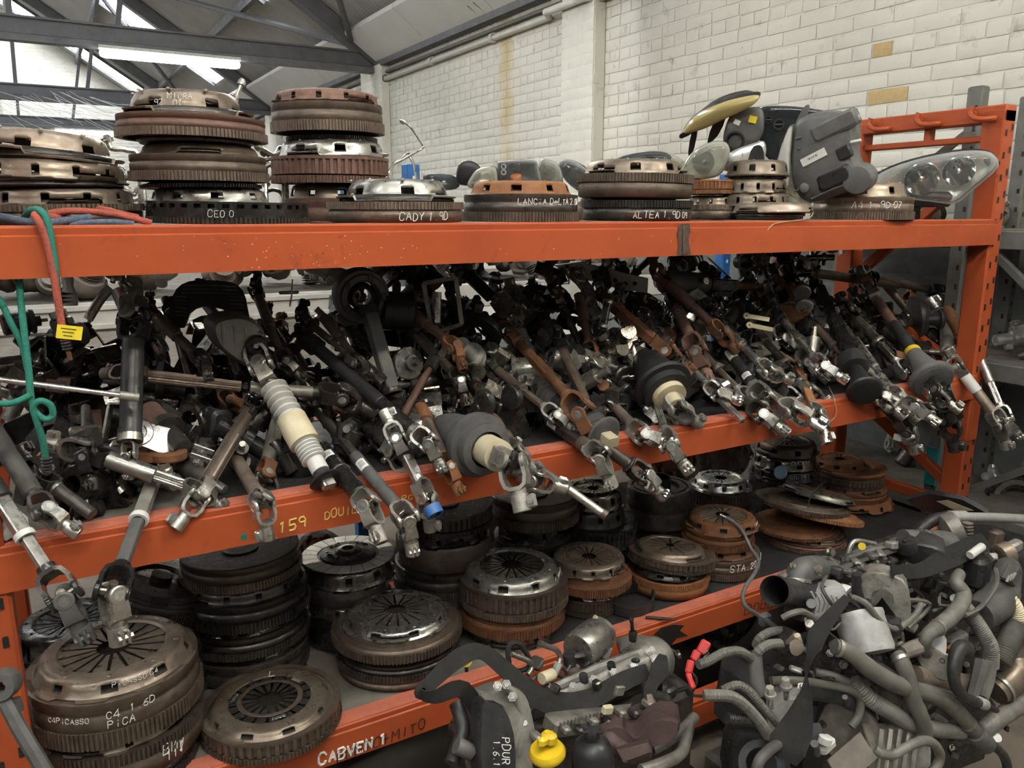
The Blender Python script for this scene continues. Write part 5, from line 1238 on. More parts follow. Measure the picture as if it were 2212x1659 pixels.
shaft('long thin bluish tube jutting down in front of the middle beam', (1150, 1000, 1.60), (1310, 1115, 1.44), [(0, 1, 9, 'round', 'dusty_plastic'), (.5, 1, 9.6, 'round', st), (.94, 1, 11, 'round', bi)])
shaft('clevis joint half under the dome, on the shelf edge', (1100, 1010, 1.60), (1125, 1022, 1.57), [(0, 1, 13, 'round', 'dirty_alu')], jb=(18, st, (35, 10, -.01)))
shaft('dark shaft with a paper label ending in a joint below the long bellows', (1128, 868, 1.86), (1272, 968, 1.585), [(0, .6, 13, 'round', bs), (.5, 1, 14, 'square', di), (.9, 1, 16, 'round', bi)], jb=(18, st, (22, 55, -.01), 'dirty_alu'), stickers=[(.48, 14, 1.7, 34)])
shaft('dark grey shaft with a flat pale fork pointing forward', (1290, 955, 1.66), (1362, 1005, 1.55), [(0, 1, 14, 'round', di), (.6, 1, 18, 'cone', di)], jb=(18, di, (25, 30, -.01), br))
shaft('grey ribbed rubber bellows shaft, thick, pointing down to a hexagon end', (1128, 812, 1.90), (1318, 950, 1.64), [(.0, .22, 17, 'square', st), (.18, .48, 30, 'bellows', 'grey_rubber'), (.46, .70, 32, 'round', 'black_rubber', 'sleeve'), (.68, .84, 34, 'bellows', 'grey_rubber'), (.82, .95, 36, 'cone', 'grey_rubber'), (.93, 1.04, 15, 'square', 'cream_plastic')], ja=(22, di, (-40, -20, .05), st))
shaft('rusty rod with a rusted open yoke lying over the ribbed bellows', (1122, 742, 1.92), (1232, 862, 1.66), [(0, 1, 12, 'round', 'rust_iron'), (.3, .6, 13, 'square', 'rust_iron')], ja=(17, ru, (-25, -25, .04)), jb=(22, 'rust_iron', (15, 30, -.02)))
shaft('brown tapered tube beside the rusty yoke', (1208, 740, 1.92), (1288, 915, 1.68), [(0, .1, 15, 'round', di), (.08, 1, 11, 'round', bi), (.4, .6, 12, 'square', bi)], ja=(15, di, (-20, -30, .05)))
shaft('slim rusty shaft with an angular silver joint at the beam', (1256, 806, 1.92), (1368, 920, 1.62), [(0, 1, 9, 'round', 'rust_iron'), (.45, .95, 11, 'round', bi)], jb=(17, st, (35, 12, -.02), br))
shaft('black flat lever arm hanging from the round clock spring', (795, 665, 1.90), (848, 848, 1.80), [(0, 1, 17, 'square', 'dusty_plastic'), (.0, .08, 22, 'round', 'black_plastic')], rings=[(.95, 20, 12, di)], name='lever_arm', cat='lever')
shaft('black rubber dome with a pale ring and a brass coloured joint by the middle beam', (1388, 770, 1.80), (1448, 858, 1.64), [(0, .95, 52, 'dome', 'black_rubber'), (.72, 1.02, 36, 'round', 'cream_plastic', 'inner_sleeve'), (.85, 1.2, 18, 'round', 'cream_plastic')], jb=(17, 'dirty_alu', (35, 25, -.01)))
shaft('short shaft ending in a grey clevis resting on the beam below the black dome', (1418, 870, 1.68), (1438, 935, 1.585), [(0, 1, 9, 'spline', st)], jb=(18, st, (22, 30, -.02)))
shaft('slim silver rod with a flattened chisel tip at the beam', (1462, 772, 1.84), (1605, 910, 1.59), [(0, .55, 9, 'round', st), (.5, .62, 11, 'round', bi), (.6, 1, 8, 'square', st)], ja=(15, st, (-15, -20, .03)))
shaft('black shaft with two white bar code bands', (1528, 695, 1.98), (1632, 838, 1.66), [(0, .5, 12, 'round', bs), (.45, 1, 13, 'round', 'black_plastic')], jb=(19, st, (18, 30, -.01)), stickers=[(.5, 13.5, 1.7, 30), (.84, 13.5, 1.5, 14)])
shaft('mottled shaft with spotted rust ending in a pale joint at the beam', (1606, 812, 1.80), (1692, 872, 1.60), [(0, 1, 12, 'round', 'rust_iron'), (.3, 1, 12.4, 'round', 'brown_iron')], jb=(17, 'dirty_alu', (40, 22, -.02), br))
shaft('dull grey shaft lying low behind the mottled shaft', (1540, 815, 1.82), (1625, 880, 1.66), [(0, 1, 11, 'spline', di)], jb=(16, di, (22, 16, -.01), st))
shaft('thin ochre rusty rod dropping to a bright joint over the beam', (1716, 778, 1.82), (1758, 880, 1.575), [(0, 1, 9, 'square', 'rust_bright')], jb=(15, st, (14, 40, -.01), br))
shaft('silver telescopic shaft in the middle of the heap', (1672, 650, 2.0), (1732, 762, 1.78), [(0, .5, 9, 'round', br), (.4, 1, 7, 'spline', br)], ja=(14, di, (-15, -20, .04)), jb=(14, st, (25, 12, -.01), 'dirty_alu'))
shaft('grey link with round eyes at both ends', (1744, 655, 1.98), (1768, 752, 1.84), [(0, 1, 12, 'square', 'dusty_plastic'), (0, .12, 16, 'round', st), (.88, 1, 16, 'round', st)])
shaft('black flat shaft running into a black rubber boot with a loose skirt', (1772, 620, 1.98), (1862, 830, 1.64), [(0, .55, 10, 'square', di), (.35, .78, 15, 'square', bs), (.76, .86, 28, 'round', 'black_rubber', 'sleeve'), (.84, 1.08, 30, 'cone', 'black_rubber')])
shaft('bright chrome telescopic shaft with a clamp end, pointing to the end frame', (1802, 672, 1.98), (1925, 842, 1.64), [(0, .45, 6, 'round', br), (.4, .75, 10, 'round', br), (.7, 1, 8, 'spline', br)], jb=(14, br, (22, 20, -.01), st))
shaft('shaft with a rust band, blue steel middle and a yellow ring before its rubber boot', (1892, 645, 1.92), (2015, 822, 1.62), [(0, .36, 11, 'round', 'rust_red'), (.34, .70, 13, 'round', 'black_plastic'), (.68, 1.02, 38, 'cone', 'grey_rubber')], ja=(16, st, (-15, -30, .04)), jb=(17, bs, (25, 60, -.02), bs), rings=[(.66, 16, 11, 'yellow_plastic')])
shaft('pale clevis standing upright above the grey rubber boot', (2045, 708, 1.84), (2046, 838, 1.66), [(0, .45, 14, 'round', 'dirty_alu'), (.4, 1, 9, 'round', st)], ja=(17, 'dirty_alu', (-30, -25, .02), st))
shaft('rust brown tube leaning at the end frame', (2036, 640, 1.94), (2082, 752, 1.70), [(0, .25, 7, 'spline', di), (.2, 1, 12, 'round', 'rust_iron')], jb=(14, di, (25, 20, -.01), st))
shaft('slim silver telescopic shaft beyond the end frame post', (2118, 775, 1.62), (2162, 880, 1.50), [(0, .5, 9, 'round', st), (.45, 1, 7, 'spline', br)], ja=(12, di, (-12, -25, .02)), jb=(13, st, (18, 12, -.005)))
shaft('cream and gold tube with a joint overhanging beside the end post', (2084, 812, 1.60), (2142, 888, 1.50), [(0, .45, 12, 'round', 'white_plastic'), (.4, 1, 11, 'round', 'cover_brown')], ja=(12, st, (-20, -30, .02)), jb=(15, st, (6, 30, -.005)))
shaft('pale slotted steering bracket arm at the shelf end', (1912, 858, 1.66), (1985, 880, 1.58), [(0, 1, 12, 'square', 'white_alu')], jb=(14, 'white_alu', (30, 10, -.01)))
shaft('silver slim double rod pointing at the shelf end', (1892, 835, 1.68), (1960, 870, 1.60), [(0, 1, 7, 'square', br)], jb=(14, st, (25, 22, -.01)))
shaft('black shaft with a steel joint and a dangling clamp under the shelf end', (1895, 862, 1.62), (1938, 905, 1.545), [(0, 1, 11, 'round', bs)], jb=(15, di, (12, 40, -.005), st))
shaft('white pressed clamp dangling by itself below the shelf end', (1938, 945, 1.545), (1972, 946, 1.54), [(0, 1, 10, 'square', 'label_white')], rings=[(.55, 9, 3, di)], name='pipe_clamp', cat='clamp')
shaft('black oily joint hanging at the end of the middle shelf', (2020, 840, 1.62), (2038, 880, 1.55), [(0, 1, 10, 'round', bs)], jb=(17, bs, (8, 50, -.005)))
shaft('black column tube lying level along the back, its right part rusty', (1432, 608, 2.02), (1735, 626, 2.02), [(0, .30, 23, 'round', 'dusty_plastic'), (.28, .46, 19, 'square', bs), (.44, 1, 9, 'round', 'rust_iron')], rings=[(.27, 26, 8, bs)])
shaft('black round rubber grommet with rings and a stub shaft', (1972, 692, 1.90), (2030, 690, 1.84), [(0, .5, 52, 'disc', 'black_rubber'), (.2, 1.1, 18, 'cone', 'black_rubber')], ja=None)
shaft('polished thin gas strut rod lying across the heap from the left edge', (-60, 812, 1.66), (290, 858, 1.66), [(0, .92, 6, 'round', br), (.9, 1.03, 10, 'round', 'dirty_alu')], name='gas_strut_rod', cat='rod')
shaft('brown splined shaft lying level behind the gas strut rod', (318, 812, 1.84), (520, 835, 1.82), [(0, .5, 14, 'spline', bi), (.45, 1, 12, 'spline', bi)], ja=(17, bi, (-20, 0, .02)))
shaft('grey level tube with a heavy joint, ending left of the long black shaft', (540, 838, 1.83), (690, 848, 1.80), [(0, 1, 13, 'round', 'dirty_alu')], jb=(22, di, (45, 25, -.02)))
shaft('bent rusty arm hanging from the bracket, right of centre', (1318, 655, 1.98), (1412, 735, 1.84), [(0, 1, 15, 'square', 'rust_iron')], ja=(14, di, (-10, -40, .03)), jb=(18, ru, (20, 22, -.02)))
shaft('pair of flat chrome links with round eyes', (1312, 655, 1.88), (1302, 705, 1.86), [(0, 1, 9, 'square', st)], rings=[(-.1, 11, 8, st), (.95, 11, 8, st)], name='flat_link', cat='link')
shaft('rusty shaft with an open yoke left of the rear black column', (1448, 640, 1.98), (1492, 730, 1.82), [(0, .3, 15, 'square', di), (.25, 1, 12, 'round', 'rust_red')], jb=(18, 'rust_red', (12, 30, -.02)))
shaft('dark crossing shaft half buried near the end frame', (1940, 615, 2.04), (1760, 590, 2.06), [(0, 1, 10, 'round', bi)])
shaft('brown thin shaft half buried behind the grommet', (1840, 590, 2.06), (2005, 625, 2.02), [(0, 1, 9, 'round', bi), (0, .3, 14, 'bellows', bs)], jb=(13, di, (20, 5, 0)))
shaft('dark column with a round flange in the shadows left of the dark gold tube', (320, 890, 1.86), (392, 965, 1.74), [(0, .5, 28, 'round', 'rust_red'), (.48, .6, 40, 'round', di), (.55, 1.05, 21, 'round', 'black_rubber')])
shaft('dark shaft end with a square flange by the green cord', (185, 880, 1.84), (186, 960, 1.72), [(0, 1, 10, 'round', di), (.75, .82, 34, 'square', st)], jb=(18, bs, (8, 40, -.01)))
shaft('loose silver joint lying on the dark mat behind the long black shaft', (818, 935, 1.74), (838, 960, 1.69), [(0, 1, 14, 'round', di)], jb=(17, 'dirty_alu', (14, 25, -.01)))
shaft('stout black joint in the shade near the mat edge', (790, 920, 1.80), (812, 940, 1.76), [(0, 1, 18, 'round', bs)], jb=(18, bs, (14, 14, -.01)))
# ================================================================== the heap of column parts behind the shafts
def k_bracket():
    a = MB().strip([(-1, .5), (-.9, 0), (-.45, -.05), (-.35, .55), (.35, .6), (.45, -.05), (.95, 0), (1.05, .4)], .75, .06)
    return [('sheet', a, 0), ('bolt_hole', MB().cyl(.14, -.02, .03, 12, T(-.68, 0, .02)), 'black_paint'), ('bolt_hole', MB().cyl(.14, -.02, .03, 12, T(.7, 0, .02)), 'black_paint')]
def k_lock():
    a = MB().lathe([(0, -1), (.42, -1), (.46, -.9), (.46, .1), (.34, .16), (.34, .9), (.3, 1), (0, 1)], 20)
    b = MB().box((.45, 0, -.4), (.6, .55, .7), ch=.08); b2 = MB().box((-.4, .1, .3), (.5, .35, .4), ch=.06)
    c = MB().lathe([(.2, 0), (.3, 0), (.3, .25), (.2, .25)], 16, T(.75, 0, -.4) @ RY(90))
    return [('housing', a, 0), ('bracket_lug', b, 0), ('bracket_lug', b2, 0), ('key_ring', c, 'grey_steel')]
def k_motor():
    a = MB().lathe([(0, -1), (.5, -1), (.58, -.92), (.58, .3), (.66, .34), (.66, .5), (.3, .56), (.3, .8), (0, .8)], 24)
    b = MB().box((.1, .62, -.2), (.55, .4, .6), ch=.06); c = MB().cyl(.11, .5, 1.15, 10)
    return [('casing', a, 0), ('connector', b, 'black_plastic'), ('spindle', c, 'grey_steel')]
def k_spring():
    P = [(.3 * math.cos(t), .3 * math.sin(t), -1 + 2 * t / (18 * PI)) for t in np.linspace(0, 18 * PI, 110)]
    return [('coil', MB().tube(P, .055, 5), 0)]
def k_plate():
    a = MB().prism([(-1, -.5), (.7, -.5), (1, -.2), (1, .3), (.4, .5), (-.6, .5), (-1, .2)], -.04, .04)
    b = [('slot', MB().box((x, y, .0), (.3, .14, .1)), 'black_paint') for x, y in ((-.6, -.1), (0, .1), (.6, 0))]
    c = MB().strip([(-1, 0), (-1.05, .5), (-.9, .7)], .8, .07)
    return [('plate', a, 0), ('flange', c, 0)] + b
def k_switch():
    a = MB().box((0, 0, 0), (1.2, .8, .6), ch=.12); b = MB().tube([(.5, 0, 0), (1.0, .1, .1), (1.6, .25, .3)], [.1, .08, .13], 8); c = MB().box((-.4, .3, .35), (.4, .3, .3), ch=.05)
    return [('body', a, 0), ('stalk', b, 0), ('plug', c, 'black_plastic')]
def k_tube():
    a = MB().cyl(.3, -1.4, 1.2, 18); b = MB().lathe([(.3, 0), (.48, 0), (.48, .3), (.3, .3)], 18, T(0, 0, -.6)); b.box((.5, 0, -.45), (.5, .5, .3), ch=.06)
    c = MB().cyl(.14, 1.1, 1.7, 12)
    return [('outer_tube', a, 0), ('mount_collar', b, 0), ('shaft_end', c, 'grey_steel')]
def k_ring():
    a = MB().lathe([(.5, -.2), (.95, -.2), (1, -.1), (1, .15), (.9, .25), (.6, .25), (.5, .15), (.5, -.2)], 30); b = MB().box((1.05, 0, 0), (.5, .6, .3), ch=.05)
    return [('ring', a, 0), ('plug', b, 0)]
def k_fork():
    return [('yoke', yoke_mesh(), 0), ('clamp', MB().add(clamp_mesh().v, clamp_mesh().f, RX(180)), 0)]
KINDS = {'bracket': (k_bracket, 'stamped sheet bracket'), 'lock_housing': (k_lock, 'ignition lock housing'), 'column_motor': (k_motor, 'small electric motor'), 'coil_spring': (k_spring, 'coil spring'), 'slotted_plate': (k_plate, 'slotted mounting plate'),
         'column_switch': (k_switch, 'switch with a stalk'), 'column_tube': (k_tube, 'short column tube'), 'clock_spring': (k_ring, 'round plastic ring'), 'joint_fork': (k_fork, 'loose joint fork')}
def small(kind, label, p, size, rot, mt, group):
    t = thing(kind, label, kind.replace('_', ' '), T(p) @ rot @ S(size), group)
    for i, (nm, mb, m_) in enumerate(CACHE.setdefault(('kind', kind), [(n, b.mesh(n), m) for n, b, m in KINDS[kind][0]()])): inst(nm, mb, m_ or mt, t)
    return t
PH = random.Random(21)
names = ['bracket'] * 7 + ['lock_housing'] * 4 + ['column_motor'] * 3 + ['coil_spring'] * 2 + ['slotted_plate'] * 5 + ['column_switch'] * 4 + ['column_tube'] * 7 + ['clock_spring'] * 2 + ['joint_fork'] * 4
tone = {'black': ['black_steel', 'black_plastic', 'black_steel'], 'dark grey': ['dark_iron', 'oily_steel'], 'bright': ['bright_steel', 'grey_steel', 'grey_steel', 'cast_alu'], 'rusty': ['rust_red', 'rust_iron']}
def rrot(r): return Euler((r.uniform(0, 6.28), r.uniform(0, 6.28), r.uniform(0, 6.28))).to_matrix().to_4x4()
def heap_top(x, y):
    f = max(0, min(1, (y - 1.66) / .5))
    hi = .30 if x < .55 else (.42 if x < 1.0 else .46)
    return LV['mid'] + .035 + f ** 1.7 * hi
HEAP_ANCHORS = [(20, 760, 'at the left edge'), (130, 730, 'behind the yellow paper tag'), (100, 900, 'behind the knotted green cord'), (230, 800, 'left of the black upright column'), (340, 760, 'right of the black upright column'), (300, 900, 'by the dark round flange'), (450, 690, 'under the arched shroud'), (430, 880, 'above the dark gold tube'), (520, 780, 'by the grey gear housing'), (600, 700, 'by the T shaped lever'), (640, 830, 'behind the cream bellows'), (730, 760, 'above the long black shaft'), (720, 900, 'below the long black shaft'), (800, 700, 'under the round clock spring'), (880, 700, 'under the steering motor'), (870, 830, 'by the hanging lever arm'), (960, 720, 'below the open frame'), (960, 840, 'by the thin rust rod'), (1040, 640, 'under the beam beside the open frame'), (1060, 760, 'above the brown slim rod'), (1060, 880, 'right of the brown slim rod'), (1150, 650, 'left of the perforated panel'), (1160, 790, 'above the ribbed bellows'), (1250, 700, 'by the brown tapered tube'), (1290, 620, 'under the perforated panel'), (1320, 770, 'by the bent rusty arm'), (1400, 690, 'above the black rubber dome'), (1340, 860, 'left of the black rubber dome'), (1480, 680, 'by the rusty open yoke'), (1500, 800, 'right of the black rubber dome'), (1560, 610, 'along the level black column'), (1580, 740, 'by the white bar code bands'), (1650, 690, 'by the cream plastic links'), (1660, 820, 'below the cream plastic links'), (1690, 590, 'under the weld mark of the beam'), (1760, 700, 'by the grey link with eyes'), (1760, 800, 'by the ochre rod'), (1830, 700, 'by the bright chrome shaft'), (1850, 600, 'under the beam near the end frame'), (1900, 720, 'left of the black grommet'), (1950, 640, 'above the black grommet'), (1980, 800, 'by the yellow ringed shaft'), (2040, 620, 'inside the orange end frame')]
def near_words(p, anchors):
    d = p - CAM; zz = d.dot(FW); u, v = IW / 2 + FPX * d.dot(RT) / zz, IH / 2 - FPX * d.dot(UP) / zz
    a = min(anchors, key=lambda q: (q[0] - u) ** 2 + (q[1] - v) ** 2); return a[2], 0
n_h = 0
while n_h < 520:
    x, y = PH.uniform(-.06, 2.86), 1.70 + .52 * PH.random() ** .8
    top = heap_top(x, y); f = PH.random(); z = LV['mid'] + .03 + (top - LV['mid'] - .03) * (1 - f * f * .9)
    kd = PH.choice(names); tn = PH.choices(list(tone), [8, 6, 2.4, 1.0])[0]; mt = PH.choice(tone[tn])
    if tn == 'rusty' and kd in ('clock_spring', 'column_switch', 'column_motor'): continue
    if kd == 'coil_spring': mt = PH.choice(['grey_steel', 'oily_steel']); tn = 'steel'
    sz = PH.uniform(.032, .070) * (1.2 if kd in ('column_tube', 'bracket') else 1)
    zone, far_ = near_words(V((x, y, z)), HEAP_ANCHORS)
    small(kd, '%s %s in the heap %s' % (tn, KINDS[kd][1], zone), V((x, y, z)), sz, rrot(PH), mt, '%s %ss in the heap %s' % (tn, kd.replace('_', ' '), zone))
    n_h += 1
# ---- more shafts half buried in the heap
PS = random.Random(77)
for i in range(44):
    u = 330 + i * 38 + PS.uniform(-15, 15)
    if u > 2000: break
    v0 = PS.uniform(625, 740) - (u - 1000) * .035; Y0 = PS.uniform(1.94, 2.12)
    du, dv = PS.uniform(20, 95), PS.uniform(70, 130)
    tn, mt, m2 = PS.choice([('oily dark', 'oily_steel', 'dark_iron'), ('black', 'black_steel', 'oily_steel'), ('grey', 'grey_steel', 'grey_steel'), ('brown', 'brown_iron', 'dark_iron'), ('rust brown', 'rust_red', 'rust_iron'), ('silver', 'bright_steel', 'grey_steel')])
    r = PS.uniform(8, 14); zone = near_words(at(u + du / 2, v0 + dv / 2, Y0 - .06), HEAP_ANCHORS)[0]; sty = PS.choice(['round', 'spline', 'square'])
    shaft('%s half buried steering shaft %s' % (tn, zone), (u, v0, Y0), (u + du, v0 + dv, Y0 - PS.uniform(.08, .16)), [(0, .55, r, 'round', mt), (.5, 1, r * .75, sty, mt)], ja=(13, m2, (PS.uniform(-20, 10), -30, .04)) if PS.random() < .6 else None, jb=(14, m2, (PS.uniform(5, 40), PS.uniform(10, 40), -.02)), group='%s half buried shafts' % tn)
PS = random.Random(91)
FRONT = [(1190, 900, 'in front of the ribbed bellows'), (1330, 880, 'between the two rubber domes'), (1500, 860, 'right of the black rubber dome'), (1560, 830, 'behind the chisel tipped rod'), (1620, 760, 'beside the bar code bands'), (1700, 830, 'beside the ochre rod'), (1790, 780, 'left of the black skirted boot'), (1880, 780, 'beside the bright chrome shaft'), (1950, 760, 'beside the yellow ringed shaft'), (740, 870, 'under the long black shaft'), (1010, 900, 'behind the grey rubber dome'), (1110, 860, 'right of the brown slim rod')]
for i, (u, v) in enumerate([(1180, 800), (1300, 790), (1440, 745), (1500, 745), (1555, 700), (1600, 745), (1655, 740), (1690, 690), (1760, 705), (1800, 745), (1850, 690), (1900, 735), (980, 820), (1075, 800)]):
    tn, mt, m2 = [('oily dark', 'oily_steel', 'grey_steel'), ('black', 'black_steel', 'grey_steel'), ('grey steel', 'grey_steel', 'bright_steel'), ('brown', 'brown_iron', 'dirty_alu'), ('silver', 'bright_steel', 'bright_steel')][i % 5]
    du, dv = PS.uniform(60, 110), PS.uniform(75, 105); zone = near_words(at(u + du, v + dv, 1.68), FRONT)[0]; r = PS.uniform(8, 12)
    shaft('slim %s shaft with a fork end %s' % (tn, zone), (u, v, 1.87), (u + du, v + dv, 1.69), [(0, .55, r, 'round', mt), (.5, 1, r * .75, ['spline', 'square', 'round'][i % 3], mt)], ja=(12, 'dark_iron', (-15, -25, .03)), jb=(14, m2, (PS.uniform(15, 40), PS.uniform(10, 30), -.02)), rings=[(.5, r * 1.25, 8, m2)])
# ---- larger single pieces on the heap
c = Card(452, 668, 2.02, (-8, -6)); t = thing('slatted_cover', 'black slatted plastic column shroud standing arched at the back of the heap', 'column cover', c.M)
k_ = fdepth(c.c) / FPX
arch = [(366, 700), (368, 660), (382, 625), (410, 608), (455, 606), (500, 610), (525, 628), (535, 665), (538, 700), (512, 708), (505, 688), (480, 668), (440, 662), (412, 676), (398, 708)]
P = c.poly(arch, 2); MB().prism(P, -.006, .006).build('shroud', 'black_plastic', t)
for i in range(9):
    u0, u1, v = 398 - 2 * i + (i > 5) * 4, 512 + 2 * i, 618 + i * 8
    if i > 2: segs_ = ((378, 404), (498, 528))
    else: segs_ = ((u0, u1),)
    for ua, ub in segs_:
        (xa, ya), (xb, yb) = c.loc(ua, v), c.loc(ub, v + 2)
        MB().tube([(xa, ya, .008), ((xa + xb) / 2, (ya + yb) / 2 + .001, .010), (xb, yb, .008)], .0025, 5).build('slat', 'dusty_plastic', t)
c = Card(782, 640, 1.94, (16, 10)); t = thing('clock_spring_unit', 'large round black steering clock spring with an open centre below the top beam', 'clock spring', c.M); k_ = fdepth(c.c) / FPX; r = 60 * k_
MB().lathe([(r * .55, -.01), (r * .55, .012), (r * .62, .02), (r * .8, .02), (r * .84, .012), (r * .96, .012), (r, .004), (r, -.03), (r * .55, -.03)], 44).build('ring', 'dusty_plastic', t)
MB().lathe([(r * .3, -.02), (r * .3, .008), (r * .40, .012), (r * .5, .0), (r * .5, -.03)], 32).build('rotor', 'black_plastic', t)
for a in range(5): MB().box((r * .72 * math.cos(a * 1.25), r * .72 * math.sin(a * 1.25), .02), (.012, .02, .008), ch=.002).build('rib', 'black_plastic', t)
c = Card(835, 672, 1.95, (10, 0)); t = thing('steering_motor', 'black power steering motor lying beside the clock spring with a bolted flange', 'motor', c.M); k_ = fdepth(c.c) / FPX
MB().lathe([(0, -.05), (.042, -.05), (.048, -.045), (.048, .03), (.038, .036), (0, .036)], 28).build('casing', 'black_plastic', t, T(.035, .0, 0) @ RY(90) @ RX(6))
MB().prism(c.poly([(726, 680), (760, 668), (850, 650), (862, 668), (800, 692), (745, 705)], 2), -.02, .012).build('flange', 'dusty_plastic', t)
for u, v in ((760, 690), (828, 672), (748, 672)):
    x, y = c.loc(u, v); MB().lathe([(.003, .012), (.009, .012), (.009, .018), (.003, .018)], 16, T(x, y, 0)).build('bolt_eye', 'oily_steel', t)
c = Card(948, 665, 1.90, (-14, 6)); t = thing('frame_bracket', 'open rectangular grey metal frame hanging from the motor', 'bracket', c.M)
fr_o = c.poly([(915, 612), (985, 600), (998, 700), (935, 720)], 1)
P = [V((x, y, 0)) for x, y in fr_o]
for i in range(4):
    MB().tube([P[i], P[(i + 1) % 4]], .007, 4).build('frame_bar', 'dirty_alu' if i % 2 else 'oily_steel', t)
MB().lathe([(0, -.04), (.012, -.04), (.012, .04), (0, .04)], 14).build('roller', 'grey_steel', t, T(-.008, 0, -.01) @ RX(80))
c = Card(505, 725, 1.90, (12, 8)); t = thing('gear_housing', 'grey cast aluminium steering gear housing with a round bolted snout', 'gear housing', c.M)
shell(c.poly([(450, 700), (470, 682), (520, 678), (560, 700), (580, 740), (575, 785), (540, 795), (495, 770), (462, 740)]), [(1.0, -.06), (1.0, -.01), (.93, .004), (.90, .022), (.84, .028), (.60, .030)]).build('casting', 'dirty_alu', t, sharp=40)
x, y = c.loc(545, 742); MB().lathe([(0, .03), (.008, .035), (.010, .05), (.022, .05), (.026, .045), (.026, 0)], 24, T(x, y, .0)).build('snout', 'black_steel', t)
x, y = c.loc(540, 740); MB().lathe([(0, .006), (.006, .006), (.006, 0)], 6, T(x, y, .052)).build('bolt', 'bright_steel', t)
for i in range(3): MB().box((-.03 + .025 * i, .01 - .006 * i, .027), (.004, .05, .01)).build('rib', 'dirty_alu', t)
c = Card(625, 648, 1.96, (0, 0)); t = thing('release_lever', 'grey T shaped release lever sticking up from the heap', 'lever', c.M)
MB().box((0, .018, 0), (.048, .008, .014), ch=.003).build('handle', 'grey_steel', t); MB().strip([(0, .016), (.006, -.01), (.01, -.05)], .014, .004, RX(-90) @ RX(90)).build('stem', 'grey_steel', t, RX(90))
for i, (u0, v0, u1, v1) in enumerate(((1612, 682, 1660, 690), (1618, 702, 1668, 712))):
    a, b = at(u0, v0, 1.84), at(u1, v1, 1.84)
    t = thing('plastic_link', ['upper', 'lower'][i] + ' of the two cream plastic links with a round eye', 'link', T(a), 'cream plastic links')
    MB().strip([(0, 0), (1, 0)], .014, .009).build('bar', 'cream_plastic', t, frame((0, 0, 0), b - a) @ RY(-90) @ S((b - a).length, 1, 1))
    MB().lathe([(.004, -.006), (.010, -.006), (.010, .006), (.004, .006), (.004, -.006)], 18).build('eye', 'cream_plastic', t, frame((0, 0, 0), (-.5, -.9, .1)))
c = Card(1315, 600, 2.08, (-20, 18)); t = thing('perforated_panel', 'pale perforated metal panel lying at the top of the heap under the beam', 'metal panel', c.M)
MB().prism(c.poly([(1195, 572), (1255, 566), (1400, 602), (1398, 632), (1340, 625), (1262, 600)], 1), -.003, .003).build('sheet', 'white_alu', t)
for u, v in ((1255, 585), (1285, 596), (1330, 605), (1352, 612), (1372, 612), (1225, 575)):
    x, y = c.loc(u, v); MB().cyl(.007, .002, .005, 12, T(x, y, 0)).build('hole', 'black_paint', t)
t, o, P = cord('black cable bent upright beside the silver cylinder', [(288, 605, 1.95), (290, 620, 1.95), (305, 640, 1.95), (318, 660, 1.95), (322, 690, 1.95)], .005, 'black_rubber', 'cable', 'cable')
t, o, P = cord('grey flat lever arm curving up beside the silver cylinder', [(240, 622, 1.92), (222, 640, 1.92), (205, 665, 1.92), (190, 690, 1.92)], .010, 'grey_steel', 'lever_arm', 'lever')
c = Card(150, 640, 1.9, (0, 0)); t = thing('ball_joint', 'pale ball joint with a black ribbed boot behind the red cord', 'ball joint', c.M)
MB().lathe([(0, -.02), (.014, -.02), (.016, .0), (.010, .02), (.012, .035), (.008, .045), (0, .048)], 20).build('stud', 'white_alu', t, RX(-90))
for i in range(3): MB().lathe([(.010, 0), (.019, .003), (.010, .007)], 20).build('boot_ring', 'black_rubber', t, T(-.006, .002 - .008 * i, 0) @ RX(-90))
t = thing('rubber_cup', 'black open plastic cup standing on the dark mat by the white bellows', 'cup', T(at(650, 1000, 1.74) + V((0, 0, -.03))))
MB().lathe([(0, 0), (.026, 0), (.029, .004), (.031, .062), (.029, .062), (.027, .006), (0, .006)], 28).build('cup', 'black_plastic', t)
# ================================================================== racks behind
BY = 3.0
br_ = thing('white_beam_rack', 'second rack behind, with white beams and a blue post', 'storage rack', T(.6, 3.3, 0)); BI = V((.6, 3.3, 0))
def bp(x, y, z): return V((x, y, z)) - BI
for z, m_ in ((1.36, 'white_beam'), (.52, 'white_beam')):
    MB().box(bp(.45, BY + .02, z - .05), (1.72, .04, .10), ch=.004).build('beam', m_, br_)
    MB().box(bp(.45, BY - .003, z - .018), (1.72, .012, .02), ch=.003).build('beam_rib', m_, br_)
    MB().box(bp(.45, BY - .003, z - .082), (1.72, .012, .02), ch=.003).build('beam_rib', m_, br_)
    MB().box(bp(2.2, BY + .02, z - .05), (1.6, .04, .10), ch=.004).build('beam', m_, br_)
    MB().box(bp(1.2, BY + .40, z - .01), (3.6, .76, .02)).build('deck', 'chipboard', br_)
for x, y in ((1.325, BY + .0), (1.325, BY + .75), (-.55, BY), (3.05, BY)):
    u_ = MB().box(bp(x, y + .03, .92), (.055, .06, 1.84), ch=.004).build('post', 'blue_steel', br_)
    for i in range(24): inst('slot_hole', cached('slot_hole', hole_mesh), 'label_white', u_, T(bp(x, y - .001, .06 + i * .075)) @ RX(90) @ S(1.2, .8, 1))
